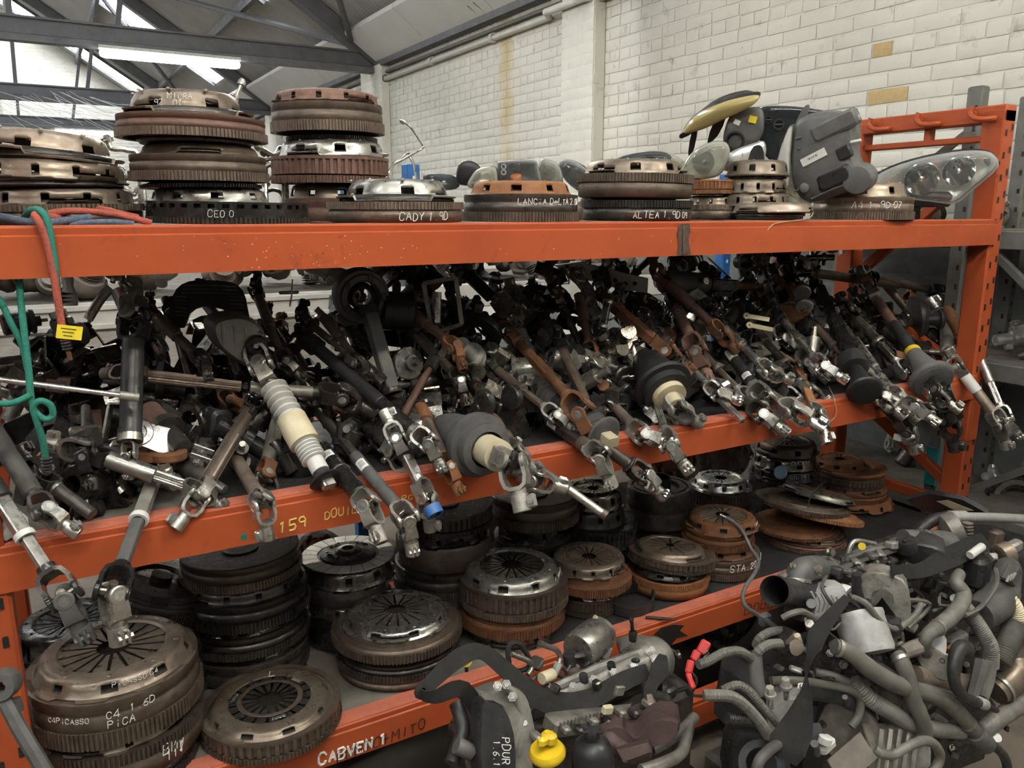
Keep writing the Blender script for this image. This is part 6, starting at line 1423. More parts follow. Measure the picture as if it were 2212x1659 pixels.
def cv_joint():
    a = MB().lathe([(0, -1), (.25, -1), (.25, -.5), (.55, -.42), (.75, -.2), (.8, .2), (.7, .5), (.5, .55), (0, .55)], 20); b = MB().lathe([(.12, 0), (.18, .1), (.15, .9), (0, .9)], 12, T(0, 0, .5)); c = bellows_mesh(4, .45, .7)
    return [('cup', a, 0), ('stub_shaft', b, 0), ('boot', MB().add(c.v, c.f, T(0, 0, .5) @ S(.8, .8, .6)), 0)]
def knuckle():
    a = MB().prism([(-.8, -.3), (-.2, -.6), (.5, -.4), (.9, .1), (.4, .5), (-.3, .4), (-.9, .3)], -.18, .18); b = MB().lathe([(.2, -.3), (.42, -.3), (.42, .35), (.2, .35), (.2, -.3)], 18); c = MB().cyl(.12, -.4, .4, 10, T(.75, .1, 0))
    return [('arm', a, 0), ('hub', b, 0), ('pin', c, 0)]
KINDS['drive_joint'] = (cv_joint, 'drive shaft joint'); KINDS['wheel_knuckle'] = (knuckle, 'wheel knuckle')
PB = random.Random(5)
BACK_ANCHORS = [(30, 620, 'behind the green cord'), (100, 610, 'left of the red cord'), (180, 600, 'right of the red cord'), (260, 600, 'behind the silver cylinder'), (350, 600, 'left of the arched shroud'), (450, 600, 'behind the arched shroud'), (560, 600, 'right of the arched shroud'), (640, 600, 'behind the T shaped lever'), (720, 600, 'left of the clock spring'), (800, 600, 'behind the clock spring'), (870, 600, 'beside the blue post'), (960, 600, 'past the blue post'), (1100, 600, 'left of the perforated panel'), (1250, 600, 'behind the perforated panel'), (1400, 600, 'behind the level black column'), (1600, 600, 'deep behind the middle of the heap'), (1800, 600, 'deep behind the end of the heap')]
for i in range(170):
    x = PB.uniform(-.35, 2.6); y = PB.uniform(BY + .03, BY + .45); z = 1.41 + PB.random() ** 1.2 * .24
    kd = PB.choice(['drive_joint', 'drive_joint', 'wheel_knuckle']); 
    small(kd, 'dusty %s on the white beamed rack %s' % (KINDS[kd][1], near_words(V((x, y, z)), BACK_ANCHORS)[0]), V((x, y, z)), PB.uniform(.05, .085), rrot(PB), PB.choice(['dusty_parts', 'dusty_parts', 'brown_iron', 'dirty_alu']), 'dusty %ss on the rack behind %s' % (kd.replace('_', ' '), near_words(V((x, y, z)), BACK_ANCHORS)[0]))
# gearboxes with bell housings behind the bottom shelf
def bell(label, u, v, Y, rpx, tilt, mt='cast_alu'):
    c = Card(u, v, Y, tilt); t = thing('gearbox', label, 'gearbox', c.M, 'gearboxes behind the bottom shelf'); r = rpx * fdepth(c.c) / FPX
    P = [(r * (1 + (.10 if i % 5 == 0 else .0)) * math.cos(2 * PI * i / 30), r * (1 + (.10 if i % 5 == 0 else .0)) * math.sin(2 * PI * i / 30) * (1.12 if i > 15 else 1)) for i in range(30)]
    mb = MB(); n = 30
    vs = [(x, y, 0) for x, y in P] + [(x * .86, y * .86, 0) for x, y in P] + [(x * .84, y * .84, -.05) for x, y in P] + [(x * .5, y * .5, -.09) for x, y in P] + [(0, 0, -.09)]
    fs = []
    for l in range(3): fs += [(l * n + i, l * n + (i + 1) % n, (l + 1) * n + (i + 1) % n, (l + 1) * n + i) for i in range(n)]
    fs += [(3 * n + i, 3 * n + (i + 1) % n, 4 * n) for i in range(n)]
    mb.add(vs, fs).build('bell_housing', mt, t)
    q = MB().lathe([(r * 1.0, -.004), (r * .95, -.06), (r * .7, -.14), (r * .5, -.22), (0, -.22)], 26); q.build('casing', 'dirty_alu', t)
    for i in range(0, 30, 3):
        x, y = P[i]; MB().lathe([(.003, .001), (.008, .001), (.008, .005), (.003, .005)], 10, T(x * .93, y * .93, 0)).build('bolt_hole', 'dark_iron', t)
    MB().lathe([(0, 0), (.012, 0), (.014, -.09), (0, -.09)], 12).build('input_shaft', 'oily_steel', t)
    for i in range(8): MB().box((r * .7 * math.cos(.785 * i), r * .7 * math.sin(.785 * i), -.055), (.012, .05, .012), None).build('rib', mt, t, RZ(0))
    zt_ = c.c.z - r * 1.16; q = thing('wooden_crate', 'wooden crate standing on the floor under the ' + label[:label.index(' ', 24)], 'crate', T(c.c.x, c.c.y + .1, 0), 'crates under the gearboxes')
    for k in range(max(1, int(zt_ / .09))):
        for sy in (-1, 1): MB().box((0, sy * .12, .045 + k * .09), (.28, .015, .082)).build('plank', 'chipboard', q)
        for sx in (-1, 1): MB().box((sx * .14, 0, .045 + k * .09), (.015, .25, .082)).build('plank', 'chipboard', q)
    MB().box((0, 0, int(zt_ / .09) * .09 + .004), (.29, .26, max(.012, zt_ - int(zt_ / .09) * .09))).build('lid', 'chipboard', q)
    return t
bell('open bell housing of a gearbox below the forked shaft', 1462, 1000, 2.45, 52, (10, 10))
bell('dark open bell housing behind the clean silver cover', 1560, 975, 2.6, 60, (0, 8), 'dirty_alu')
bell('pale bell housing leaning against the grey wall past the end stack', 1945, 1012, 2.30, 50, (-20, 10), 'white_alu')
bell('bright gearbox casing in the gap beside the friction disc stack', 690, 1210, 2.6, 60, (0, 20), 'cast_alu')
for i, (x, y) in enumerate(((.1, 2.7), (.55, 2.75), (1.0, 2.8), (1.45, 2.75), (2.0, 2.8))):
    z = .62 if i % 2 else .3
for i in range(46):
    x = PB.uniform(-.3, 2.9); y = PB.uniform(BY + .05, BY + .6); z = .56 + PB.random() * .35
    kd = PB.choice(['column_motor', 'lock_housing', 'wheel_knuckle', 'drive_joint'])
    small(kd, 'dark oily %s stored low on the rack behind' % KINDS[kd][1], V((x, y, z)), PB.uniform(.09, .15), rrot(PB), PB.choice(['dark_iron', 'black_steel', 'dirty_alu', 'dusty_parts']), 'oily %ss low on the rack behind' % kd.replace('_', ' '))
for i, (x, y, w_, h_, d_) in enumerate(((.15, 2.62, .5, .42, .3), (.95, 2.68, .6, .36, .3), (1.75, 2.7, .6, .40, .3), (2.5, 2.75, .5, .34, .3))):
    t = thing('gearbox', ['first', 'second', 'third', 'fourth'][i] + ' dark gearbox casing on the floor under the rack, counted from the left upright', 'gearbox', T(x, y, 0), 'gearboxes on the floor behind')
    MB().box((0, 0, h_ / 2), (w_, d_, h_), ch=.06).build('casing', 'dark_iron', t); MB().lathe([(0, -.2), (.17, -.2), (.2, -.16), (.2, .0), (.13, .1), (.1, .2), (0, .2)], 24, T(0, -.05, h_ * .6) @ RY(90)).build('bell_housing', 'dirty_alu', t)
    for q in range(4): MB().box((-w_ * .3 + q * w_ * .2, -d_ / 2, h_ / 2), (.02, .03, h_ * .7)).build('rib', 'dark_iron', t)
# cardboard, sheets and scrap on the floor under the bottom shelf
# ---- grey rack along the wall
gk = thing('grey_rack', 'grey galvanised rack standing between the orange end frame and the wall', 'storage rack', T(3.3, 2.0, 0)); GI = V((3.3, 2.0, 0))
for x, y, z1 in ((3.16, 1.86, 2.12), (3.60, 1.90, 2.12), (3.16, 2.75, 2.12), (3.16, 1.15, 1.6), (3.6, 1.1, 1.6)):
    o_ = MB().box(V((x, y, z1 / 2)) - GI, (.05, .06, z1), ch=.005).build('post', 'grey_zinc', gk)
    for i in range(int(z1 / .075) - 1):
        inst('slot_hole', cached('slot_hole', hole_mesh), 'black_paint', o_, T(V((x - .0255, y - .012, .09 + i * .075)) - GI) @ RZ(-90) @ RX(90) @ S(1, .9, 1))
        inst('slot_hole', cached('slot_hole', hole_mesh), 'black_paint', o_, T(V((x, y - .0305, .07 + i * .075)) - GI) @ RX(90) @ S(1, .9, 1))
for (a, b) in (((3.16, 1.89, 1.95), (3.16, 2.72, 1.35)), ((3.16, 2.72, 1.3), (3.16, 1.89, .75)), ((3.16, 1.86, 1.62), (3.16, 1.15, 1.0)), ((3.16, 1.15, .95), (3.16, 1.86, .45))):
    a, b = V(a) - GI, V(b) - GI; MB().tube([a, b], .018, 4).build('brace', 'grey_zinc', gk)
for z in (.45, 1.05, 1.55):
    for x in (3.16, 3.6): MB().box(V((x, 1.95, z)) - GI, (.04, 1.7, .07), ch=.004).build('beam', 'grey_zinc', gk)
    MB().box(V((3.38, 1.95, z + .03)) - GI, (.44, 1.7, .016)).build('deck', 'chipboard', gk)
MB().box(V((3.129, 1.86, .62)) - GI, (.006, .05, .16)).build('blue_paint_band', 'teal', gk)
for i in range(22):
    x, y = PB.uniform(3.22, 3.55), PB.uniform(1.2, 2.7); zl_ = PB.choice([.48, 1.08, 1.08, 1.58])
    kd = PB.choice(['drive_joint', 'wheel_knuckle', 'column_motor', 'lock_housing'])
    small(kd, 'grey %s on the %s deck of the galvanised rack, %s end' % (KINDS[kd][1], {.48: 'lowest', 1.08: 'middle', 1.58: 'upper'}[zl_], 'near' if y < 1.7 else 'far' if y > 2.2 else 'middle'), V((x, y, zl_ + .06)), PB.uniform(.05, .08), rrot(PB), PB.choice(['dusty_parts', 'dark_iron', 'cast_alu', 'white_alu']), 'grey %ss on the galvanised rack, %s deck' % (kd.replace('_', ' '), {.48: 'lowest', 1.08: 'middle', 1.58: 'upper'}[zl_]))
t = thing('headlamp_shelf', 'shelf board of the galvanised rack that carries the two headlamps', 'shelf', T(3.38, 2.5, 1.82)); MB().box((0, .15, 0), (.44, .7, .02)).build('board', 'chipboard', t)
for i in range(2): MB().box((-.2 + .4 * i, .15, -.02), (.03, .7, .03)).build('rail', 'grey_zinc', t)

for i in range(30):
    x, y = PB.uniform(-.05, 2.9), PB.uniform(1.75, 2.3); z = .06 + PB.random() * .26
    kd = PB.choice(['column_motor', 'lock_housing', 'drive_joint', 'clock_spring'])
    small(kd, 'dark %s in the gloom on the floor under the bottom shelf' % KINDS[kd][1], V((x, y, z)), PB.uniform(.10, .15), rrot(PB), PB.choice(['black_steel', 'black_plastic', 'dark_iron']), 'dark %ss under the bottom shelf' % kd.replace('_', ' '))
# ================================================================== engines on the floor in front of the rack
class Eng:
    def __init__(s, name, label, cat, u, v, Y, z0):
        p = at(u, v, Y); s.o = V((p.x, p.y, z0)); s.t = thing(name, label, cat, T(s.o))
    def P(s, u, v, Y): return at(u, v, Y) - s.o
    def k(s, u, v, Y): return fdepth(at(u, v, Y)) / FPX
    def box(s, name, u, v, Y, w, h, d, mt, rot=(0, 0, 0), ch=.006, parent=None):
        k = s.k(u, v, Y)
        return MB().box((0, 0, 0), (w * k, d, h * k), ch=ch).build(name, mt, parent or s.t, T(s.P(u, v, Y)) @ RZ(rot[2]) @ RY(rot[1]) @ RX(rot[0]))
    def hose(s, name, pts, rpx, mt, corr=False, k_=6, n=10, clips=()):
        P = smooth_path([s.P(*p) for p in pts], k_ if not corr else k_ * 2); k = s.k(*pts[len(pts) // 2])
        if isinstance(rpx, (list, tuple)): rr = [float(np.interp(i / (len(P) - 1), np.linspace(0, 1, len(rpx)), rpx)) * k for i in range(len(P))]
        else: rr = [rpx * k] * len(P)
        if corr:
            L_ = [0]
            for a, b in zip(P[:-1], P[1:]): L_.append(L_[-1] + (b - a).length)
            m = int(L_[-1] / .0028); Q = []; r2 = []
            for i in range(m):
                x = L_[-1] * i / (m - 1); j = min(max(np.searchsorted(L_, x) - 1, 0), len(P) - 2); f = (x - L_[j]) / max(L_[j + 1] - L_[j], 1e-9)
                Q.append(P[j].lerp(P[j + 1], f)); r2.append(rr[j] * (1.0 if i % 2 else .86))
            P, rr = Q, r2
        o = MB().tube(P, rr, n).build(name, mt, s.t, sharp=25 if corr else 40)
        for f in clips:
            i = int(f * (len(P) - 2)); r = rr[i]
            MB().lathe([(r * .9, -.004), (r * 1.12, -.004), (r * 1.12, .004), (r * .9, .004)], 16).build('hose_clip', 'grey_steel', o, frame(P[i], P[i + 1] - P[i]))
        return o
    def cyl(s, name, a, b, rpx, mt, prof=None, n=24, parent=None):
        a, b = s.P(*a), s.P(*b); k = rpx * fdepth(a + s.o) / FPX; L_ = (b - a).length
        prof = prof or [(0, 0), (.94, 0), (1, .04), (1, .96), (.94, 1), (0, 1)]
        return MB().lathe([(r * k, z * L_) for r, z in prof], n).build(name, mt, parent or s.t, frame(a, b - a))
    def cast(s, name, pts, Y, front, back, mt, tilt=(0, 0), loops=None, k=2, holes=()):
        u = sum(p[0] for p in pts) / len(pts); v = sum(p[1] for p in pts) / len(pts)
        c = Card(u, v, Y, tilt); P = c.poly(pts, k)
        lp = loops or [(1.0, -back), (1.0, front * .55), (.985, front * .8), (.94, front), (.6, front * 1.02)]
        o = shell(P, lp).build(name, mt, s.t, T(-s.o) @ c.M, sharp=35)
        for (hu, hv, hr) in holes:
            x, y = c.loc(hu, hv); r = hr * fdepth(c.c) / FPX
            MB().lathe([(0, 0), (r * .55, 0), (r * .6, .003), (r, .003), (r * 1.05, -.004)], 14, T(x, y, front * .9)).build('bolt', 'oily_steel', o)
        return o
    def bolt(s, u, v, Y, rpx, mt='grey_steel', d=None):
        d = d or -ray(u, v); k = rpx * s.k(u, v, Y)
        return MB().lathe([(0, .9 * k), (k * .9, .9 * k), (k, .7 * k), (k, 0), (k * 1.5, 0), (k * 1.5, -.3 * k)], 6).build('bolt', mt, s.t, frame(s.P(u, v, Y), d))
    def wire(s, pts, rpx, mt='black_rubber', name='wire'): return s.hose(name, pts, rpx, mt, n=6, k_=5)
def strap(label, segs, mt, name='lifting_strap', cat='strap'):
    """segs: (u, v, Y, half width px, twist deg)"""
    C_ = smooth_path([at(*q[:3]) for q in segs], 6); n = len(C_); o = C_[n // 2]
    hw = [np.interp(i / (n - 1), np.linspace(0, 1, len(segs)), [q[3] for q in segs]) for i in range(n)]
    tw = [np.interp(i / (n - 1), np.linspace(0, 1, len(segs)), [q[4] for q in segs]) for i in range(n)]
    vs = []; fs = []
    for i in range(n):
        tn = (C_[min(i + 1, n - 1)] - C_[max(i - 1, 0)]).normalized(); vd = (C_[i] - CAM).normalized(); side = tn.cross(vd).normalized(); nn = side.cross(tn)
        side, nn = side * math.cos(math.radians(tw[i])) + nn * math.sin(math.radians(tw[i])), nn * math.cos(math.radians(tw[i])) - side * math.sin(math.radians(tw[i]))
        w_ = hw[i] * fdepth(C_[i]) / FPX
        for a, b in ((-1, -1), (1, -1), (1, 1), (-1, 1)): vs.append(C_[i] - o + side * (a * w_) + nn * (b * .0016))
    for i in range(n - 1):
        for j in range(4): fs.append((i * 4 + j, i * 4 + (j + 1) % 4, i * 4 + 4 + (j + 1) % 4, i * 4 + 4 + j))
    fs += [(3, 2, 1, 0), tuple(4 * (n - 1) + j for j in range(4))]
    t = thing(name, label, cat, T(o)); MB().add(vs, fs).build('webbing', mt, t, sharp=60); return t
# ---------------------------------------------------------------- engine 1, middle of the foreground
E1 = Eng('car_engine', 'small dirty aluminium engine with a yellow oil filler cap and a black strap over it', 'engine', 1240, 1560, 1.36, 0)
Y1 = 1.36
a, b = E1.P(1050, 1570, Y1), E1.P(1430, 1480, Y1)
MB().box((0, 0, 0), (.60, .22, .34), ch=.02).build('block', 'dark_iron', E1.t, T((a + b) / 2 + V((.03, .06, -.20))))
E1.hose('cam_cover', [(1140, 1548, 1.36), (1210, 1512, 1.36), (1300, 1470, 1.36), (1392, 1432, 1.36)], [30, 36, 38, 36], 'dirty_alu', n=18)
E1.hose('cover_flange', [(1128, 1578, 1.33), (1210, 1552, 1.32), (1310, 1512, 1.32), (1418, 1478, 1.33)], [16, 18, 18, 16], 'dark_iron', n=6)
E1.hose('cover_ridge', [(1185, 1492, 1.355), (1290, 1446, 1.355), (1385, 1410, 1.36)], [10, 12, 10], 'dirty_alu', n=8)
E1.cyl('end_casing', (1372, 1440, 1.37), (1432, 1416, 1.38), 50, 'dirty_alu', [(0, 0), (.8, 0), (.95, .1), (1, .25), (1, .6), (.92, .85), (.7, 1), (0, 1)], 30)
for q in range(6): E1.bolt(1402 + 24 * math.cos(q), 1432 + 30 * math.sin(q), 1.335, 5)
E1.cast('front_casting', [(1136, 1570), (1180, 1545), (1260, 1560), (1330, 1532), (1420, 1495), (1450, 1505), (1440, 1545), (1330, 1590), (1200, 1625), (1150, 1640)], 1.30, .03, .06, 'dark_iron', (0, 15), holes=((1210, 1580, 7), (1300, 1560, 7), (1400, 1520, 7)))
for u, v in ((1262, 1470), (1322, 1446)): E1.cyl('filler_knob', (u, v + 8, 1.345), (u - 3, v - 14, 1.345), 10, 'black_plastic', [(0, 0), (1, 0), (1.05, .3), (1, .9), (.8, 1), (0, 1)])
E1.cast('end_casing', [(1338, 1400), (1362, 1390), (1398, 1388), (1418, 1402), (1428, 1450), (1415, 1478), (1388, 1470), (1352, 1440)], 1.40, .05, .06, 'dirty_alu', (10, 20), holes=((1365, 1410, 7), (1408, 1420, 7), (1400, 1462, 7)))
E1.cast('timing_cover', [(1028, 1500), (1050, 1492), (1085, 1478), (1112, 1486), (1128, 1510), (1142, 1570), (1156, 1640), (1150, 1700), (1040, 1700), (1030, 1600)], 1.27, .035, .06, 'dirty_alu', (25, 10), holes=((1060, 1508, 10), (1118, 1560, 8), (1135, 1610, 8), (1142, 1655, 8)))
E1.cast('pulley_cover', [(1026, 1520), (1040, 1510), (1075, 1520), (1098, 1580), (1102, 1660), (1095, 1720), (1030, 1720)], 1.245, .03, .02, 'black_plastic', (25, 10))
E1.hose('casing_edge', [(1080, 1478, 1.26), (1112, 1500, 1.255), (1130, 1555, 1.25), (1148, 1630, 1.245)], 8, 'cast_alu')
for u, v in ((1075, 1482), (1094, 1478), (1107, 1505), (1134, 1562)): E1.bolt(u, v, 1.24, 7)
c = Card(1075, 1620, 1.19, (25, 10)); k_ = fdepth(c.c) / FPX
def ce(x, y, u0, v0, h):
    lx, ly = c.loc(u0 + y * h, v0 + x * h); return (T(-E1.o) @ c.M) @ V((lx, ly, .012))
scribble('PDUR', lambda x, y: ce(x, y, 1080, 1592, 17), .62, .3, 4, .0009).build('handwriting', 'chalk', E1.t)
scribble('1.6.18.20', lambda x, y: ce(x, y, 1060, 1598, 13), .6, .25, 6, .0008).build('handwriting', 'chalk', E1.t)
# rail with cast lettering
E1.box('sump_rail', 1290, 1555, 1.24, 260, 36, .05, 'dirty_alu', (0, 14, 0))
for i in range(13): E1.box('cast_mark', 1212 + i * 8, 1566 - i * 2.2, 1.212, 5, 13 if i % 3 else 9, .006, 'dirty_alu', (0, 14, 0), 0)
E1.box('cream_plate', 1312, 1533, 1.205, 26, 20, .014, 'cream_plastic', (0, 14, 0), .003)
E1.box('name_plate', 1338, 1492, 1.23, 24, 22, .01, 'dirty_alu', (0, 14, 0), .002)
# oil filler with yellow cap
E1.cyl('filler_neck', (1186, 1672, 1.12), (1182, 1625, 1.12), 34, 'black_plastic')
yc = E1.cyl('oil_cap', (1183, 1634, 1.12), (1180, 1604, 1.12), 40, 'yellow_plastic', [(0, 0), (.9, 0), (1, .15), (1, .4), (.88, .6), (.3, .7), (0, .7)], 28)
E1.box('cap_handle', 1180, 1597, 1.12, 58, 24, .016, 'yellow_plastic', (0, 12, 25), .006)
E1.box('cap_handle', 1186, 1594, 1.12, 26, 28, .03, 'yellow_plastic', (0, 0, 25), .006)
# oil filter housing
E1.cyl('oil_filter', (1284, 1700, 1.12), (1278, 1592, 1.12), 46, 'black_plastic', [(0, 0), (1, 0), (1, .5), (.96, .72), (.82, .86), (.5, .94), (.3, .96), (0, .96)], 32)
E1.cyl('filter_nut', (1279, 1600, 1.12), (1278, 1576, 1.12), 16, 'black_plastic', None, 6)
for i in range(6):
    a_ = PI / 3 * i; p = E1.P(1278, 1580, 1.12)
    MB().tube([p, p + V((.022 * math.cos(a_), .022 * math.sin(a_), .004))], .003, 5).build('filter_spoke', 'black_plastic', E1.t)
# exhaust manifold and heat pipes
E1.cast('exhaust_manifold', [(1290, 1590), (1310, 1560), (1345, 1558), (1352, 1580), (1376, 1576), (1395, 1556), (1430, 1540), (1468, 1548), (1455, 1585), (1410, 1600), (1408, 1630), (1365, 1640), (1330, 1620), (1300, 1615)], 1.16, .03, .06, 'maroon_iron', (0, 25), holes=((1352, 1624, 9), (1398, 1604, 8)))
E1.cast('manifold_flange', [(1330, 1618), (1400, 1600), (1408, 1622), (1345, 1645)], 1.11, .012, .03, 'maroon_iron', (0, 10), k=1)
E1.hose('runner', [(1310, 1575, 1.2), (1320, 1600, 1.17), (1345, 1620, 1.15)], 20, 'maroon_iron'); E1.hose('runner', [(1400, 1560, 1.22), (1390, 1590, 1.18), (1370, 1620, 1.15)], 20, 'maroon_iron')
E1.hose('coolant_pipe', [(1408, 1618, 1.14), (1440, 1600, 1.14), (1480, 1572, 1.16), (1500, 1550, 1.18)], 13, 'dirty_alu'); E1.hose('coolant_pipe', [(1385, 1665, 1.08), (1430, 1650, 1.08), (1470, 1628, 1.1), (1484, 1590, 1.14), (1490, 1560, 1.17)], 13, 'dirty_alu')
E1.cast('lifting_hook', [(1395, 1500), (1406, 1498), (1412, 1530), (1425, 1536), (1436, 1515), (1454, 1515), (1460, 1545), (1440, 1562), (1420, 1562), (1402, 1545)], 1.19, .006, .006, 'brown_iron', (10, 0), [(1, -.004), (1, .004), (.96, .006)], 1, ((1440, 1533, 8),))
# vacuum pump, pipes, injectors, dipstick, balls
E1.cyl('vacuum_pump', (1248, 1408, 1.42), (1300, 1366, 1.46), 42, 'grey_steel', [(0, 0), (.9, 0), (1, .1), (1, .8), (.9, .86), (.9, 1), (0, 1)], 30)
E1.cyl('pump_collar', (1290, 1385, 1.44), (1312, 1352, 1.46), 10, 'cream_plastic'); E1.cyl('pump_nozzle', (1312, 1356, 1.46), (1284, 1332, 1.47), 5, 'cream_plastic')
E1.box('pump_bracket', 1300, 1405, 1.42, 40, 34, .03, 'white_alu', (0, 30, 0))
E1.hose('fuel_pipe', [(1165, 1388, 1.40), (1182, 1396, 1.40), (1202, 1404, 1.40), (1210, 1420, 1.40), (1204, 1440, 1.39)], 6, 'grey_steel'); E1.hose('fuel_pipe', [(1104, 1412, 1.40), (1140, 1427, 1.39), (1150, 1440, 1.39), (1140, 1458, 1.38)], 6, 'grey_steel')
E1.cyl('pipe_nut', (1208, 1432, 1.39), (1196, 1460, 1.39), 9, 'white_alu', None, 6); E1.cyl('pipe_nut', (1194, 1456, 1.38), (1170, 1466, 1.37), 13, 'cream_plastic')
E1.cyl('injector', (1236, 1450, 1.40), (1230, 1412, 1.40), 15, 'black_plastic'); E1.box('injector_plug', 1250, 1416, 1.39, 36, 12, .02, 'black_plastic', (0, 10, 0)); E1.cyl('injector_body', (1238, 1472, 1.39), (1236, 1440, 1.39), 18, 'brown_iron')
gk_ = [E1.P(1100, 1440, 1.41), E1.P(1098, 1402, 1.42), E1.P(1112, 1388, 1.42), E1.P(1130, 1400, 1.42), E1.P(1146, 1435, 1.41), E1.P(1120, 1450, 1.41)]
MB().tube(smooth_path(gk_ + gk_[:1], 5), .0065, 8).build('rubber_loop', 'black_rubber', E1.t)
E1.cyl('dipstick', (1008, 1450, 1.38), (1006, 1422, 1.38), 4, 'black_plastic'); MB().lathe([(0, -.004), (.013, -.004), (.014, 0), (.013, .004), (0, .004)], 20).build('dipstick_handle', 'yellow_plastic', E1.t, frame(E1.P(1006, 1427, 1.36), -ray(1006, 1427)))
for (u, v, h) in ((1114, 1452, 30), (1364, 1338, 34)):
    E1.cyl('ball_stud', (u + 4, v + h + 8, 1.36), (u, v, 1.36), 4, 'black_steel'); MB().lathe([(0, -.006), (.005, -.004), (.0065, 0), (.005, .004), (0, .006)], 12).build('ball_head', 'black_steel', E1.t, T(E1.P(u, v, 1.36)))
    E1.cyl('stud_base', (u + 4, v + h + 12, 1.36), (u + 3, v + h - 8, 1.36), 9, 'black_steel', None, 6)
E1.wire([(1440, 1480, 1.25), (1460, 1492, 1.24), (1480, 1488, 1.24), (1490, 1500, 1.24)], 5); E1.box('sensor_plug', 1446, 1490, 1.24, 30, 22, .03, 'black_plastic', (0, -10, 0)); E1.cyl('sensor', (1425, 1488, 1.25), (1455, 1496, 1.24), 13, 'black_rubber')
E1.hose('rubber_hose', [(985, 1520, 1.34), (1000, 1570, 1.3), (990, 1610, 1.28), (975, 1650, 1.26)], 16, 'black_rubber'); E1.cyl('rubber_elbow', (985, 1610, 1.26), (1020, 1625, 1.25), 18, 'dusty_plastic')
for i in range(16):
    u = 1130 + 22 * i + PB.uniform(-6, 6); v = 1520 - 6.2 * i + PB.uniform(-25, 25)
    E1.box('fitting', u, v, 1.33 + PB.uniform(-.02, .03), PB.uniform(8, 22), PB.uniform(8, 18), .02, PB.choice(['black_plastic', 'dirty_alu', 'oily_steel', 'cast_alu']), (PB.uniform(-20, 20), PB.uniform(-30, 30), PB.uniform(-30, 30)), .003)
for q in range(7):
    E1.bolt(1150 + 44 * q, 1512 - 15 * q, 1.325, 6); E1.hose('casting_rib', [(1150 + 40 * q, 1540 - 14 * q, 1.33), (1165 + 40 * q, 1515 - 14 * q, 1.35), (1172 + 40 * q, 1500 - 13 * q, 1.37)], 4, 'dirty_alu', n=5)
for q in range(9):
    u0 = 1110 + 38 * q; v0 = 1480 - 10 * q
    E1.wire([(u0, v0, 1.38), (u0 + 15, v0 - 18 + (q % 3) * 8, 1.39), (u0 + 34, v0 + 4, 1.37), (u0 + 50, v0 + 12 + (q % 2) * 10, 1.35)], 3 + q % 3, ['black_rubber', 'dusty_plastic'][q % 2])
for q in range(12): E1.box('bracket', 1130 + PB.uniform(0, 300), 1400 + PB.uniform(0, 60), 1.41 + PB.uniform(-.02, .03), PB.uniform(10, 30), PB.uniform(8, 24), .03, PB.choice(['black_plastic', 'oily_steel', 'dirty_alu', 'dark_iron']), (PB.uniform(-20, 20), PB.uniform(-30, 30), PB.uniform(-30, 30)), .004)
for q in range(10): E1.box('casting_lug', 1160 + 30 * q, 1592 - 9 * q + (q % 2) * 10, 1.21, 20, 16, .03, ['dirty_alu', 'dark_iron'][q % 2], (0, 14, 0), .004)
MB().box((0, 0, 0), (.75, .45, .1), ch=.01).build('sump', 'black_steel', E1.t, T(V((.02, .06, .17))))
MB().box((0, 0, 0), (.5, .3, .12), ch=.01).build('stand', 'chipboard', E1.t, T(V((.02, .06, .06))))
strap('wide dark lifting strap draped over the small engine with a loop at its left', [(1045, 1560, 1.30, 16, 0), (1000, 1490, 1.30, 20, 20), (940, 1505, 1.32, 16, 30), (908, 1498, 1.34, 14, 60), (925, 1480, 1.36, 16, 20), (990, 1422, 1.36, 20, 0), (1040, 1408, 1.36, 16, 10), (1090, 1445, 1.34, 18, 20), (1150, 1500, 1.31, 24, 20), (1215, 1522, 1.30, 26, 10), (1280, 1508, 1.30, 22, 20), (1350, 1470, 1.30, 20, 10), (1400, 1450, 1.30, 16, 0)], 'strap_web')
strap('knotted strap end tied round the lifting hook of the small engine', [(1432, 1415, 1.30, 8, 0), (1425, 1445, 1.27, 20, 10), (1410, 1475, 1.25, 14, 10), (1402, 1498, 1.23, 12, 0), (1404, 1515, 1.22, 8, 0)], 'strap_web')
# ---------------------------------------------------------------- engine 2, right foreground
E2 = Eng('car_engine', 'large grey engine with gearbox and tangled hoses beside the rack', 'engine', 1880, 1400, 1.15, 0)
def e2(n, *a, **k): return getattr(E2, n)(*a, **k)
# masses, coloured near black to stand in for shade in the gaps
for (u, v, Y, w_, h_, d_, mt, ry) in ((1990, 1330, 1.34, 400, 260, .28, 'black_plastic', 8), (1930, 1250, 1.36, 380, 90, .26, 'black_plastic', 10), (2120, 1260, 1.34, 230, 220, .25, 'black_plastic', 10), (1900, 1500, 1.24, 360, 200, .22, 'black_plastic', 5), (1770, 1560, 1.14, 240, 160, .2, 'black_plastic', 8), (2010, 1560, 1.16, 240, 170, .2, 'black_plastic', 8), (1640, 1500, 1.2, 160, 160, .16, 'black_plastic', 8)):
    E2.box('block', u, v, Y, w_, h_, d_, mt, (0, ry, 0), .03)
p = E2.P(1930, 1560, 1.2)
MB().box((0, 0, 0), (.5, .36, .30), ch=.04).build('sump', 'black_steel', E2.t, T(V((.05, .12, .30)))); MB().box((0, 0, 0), (.6, .4, .14), ch=.01).build('stand', 'chipboard', E2.t, T(V((.05, .12, .07))))
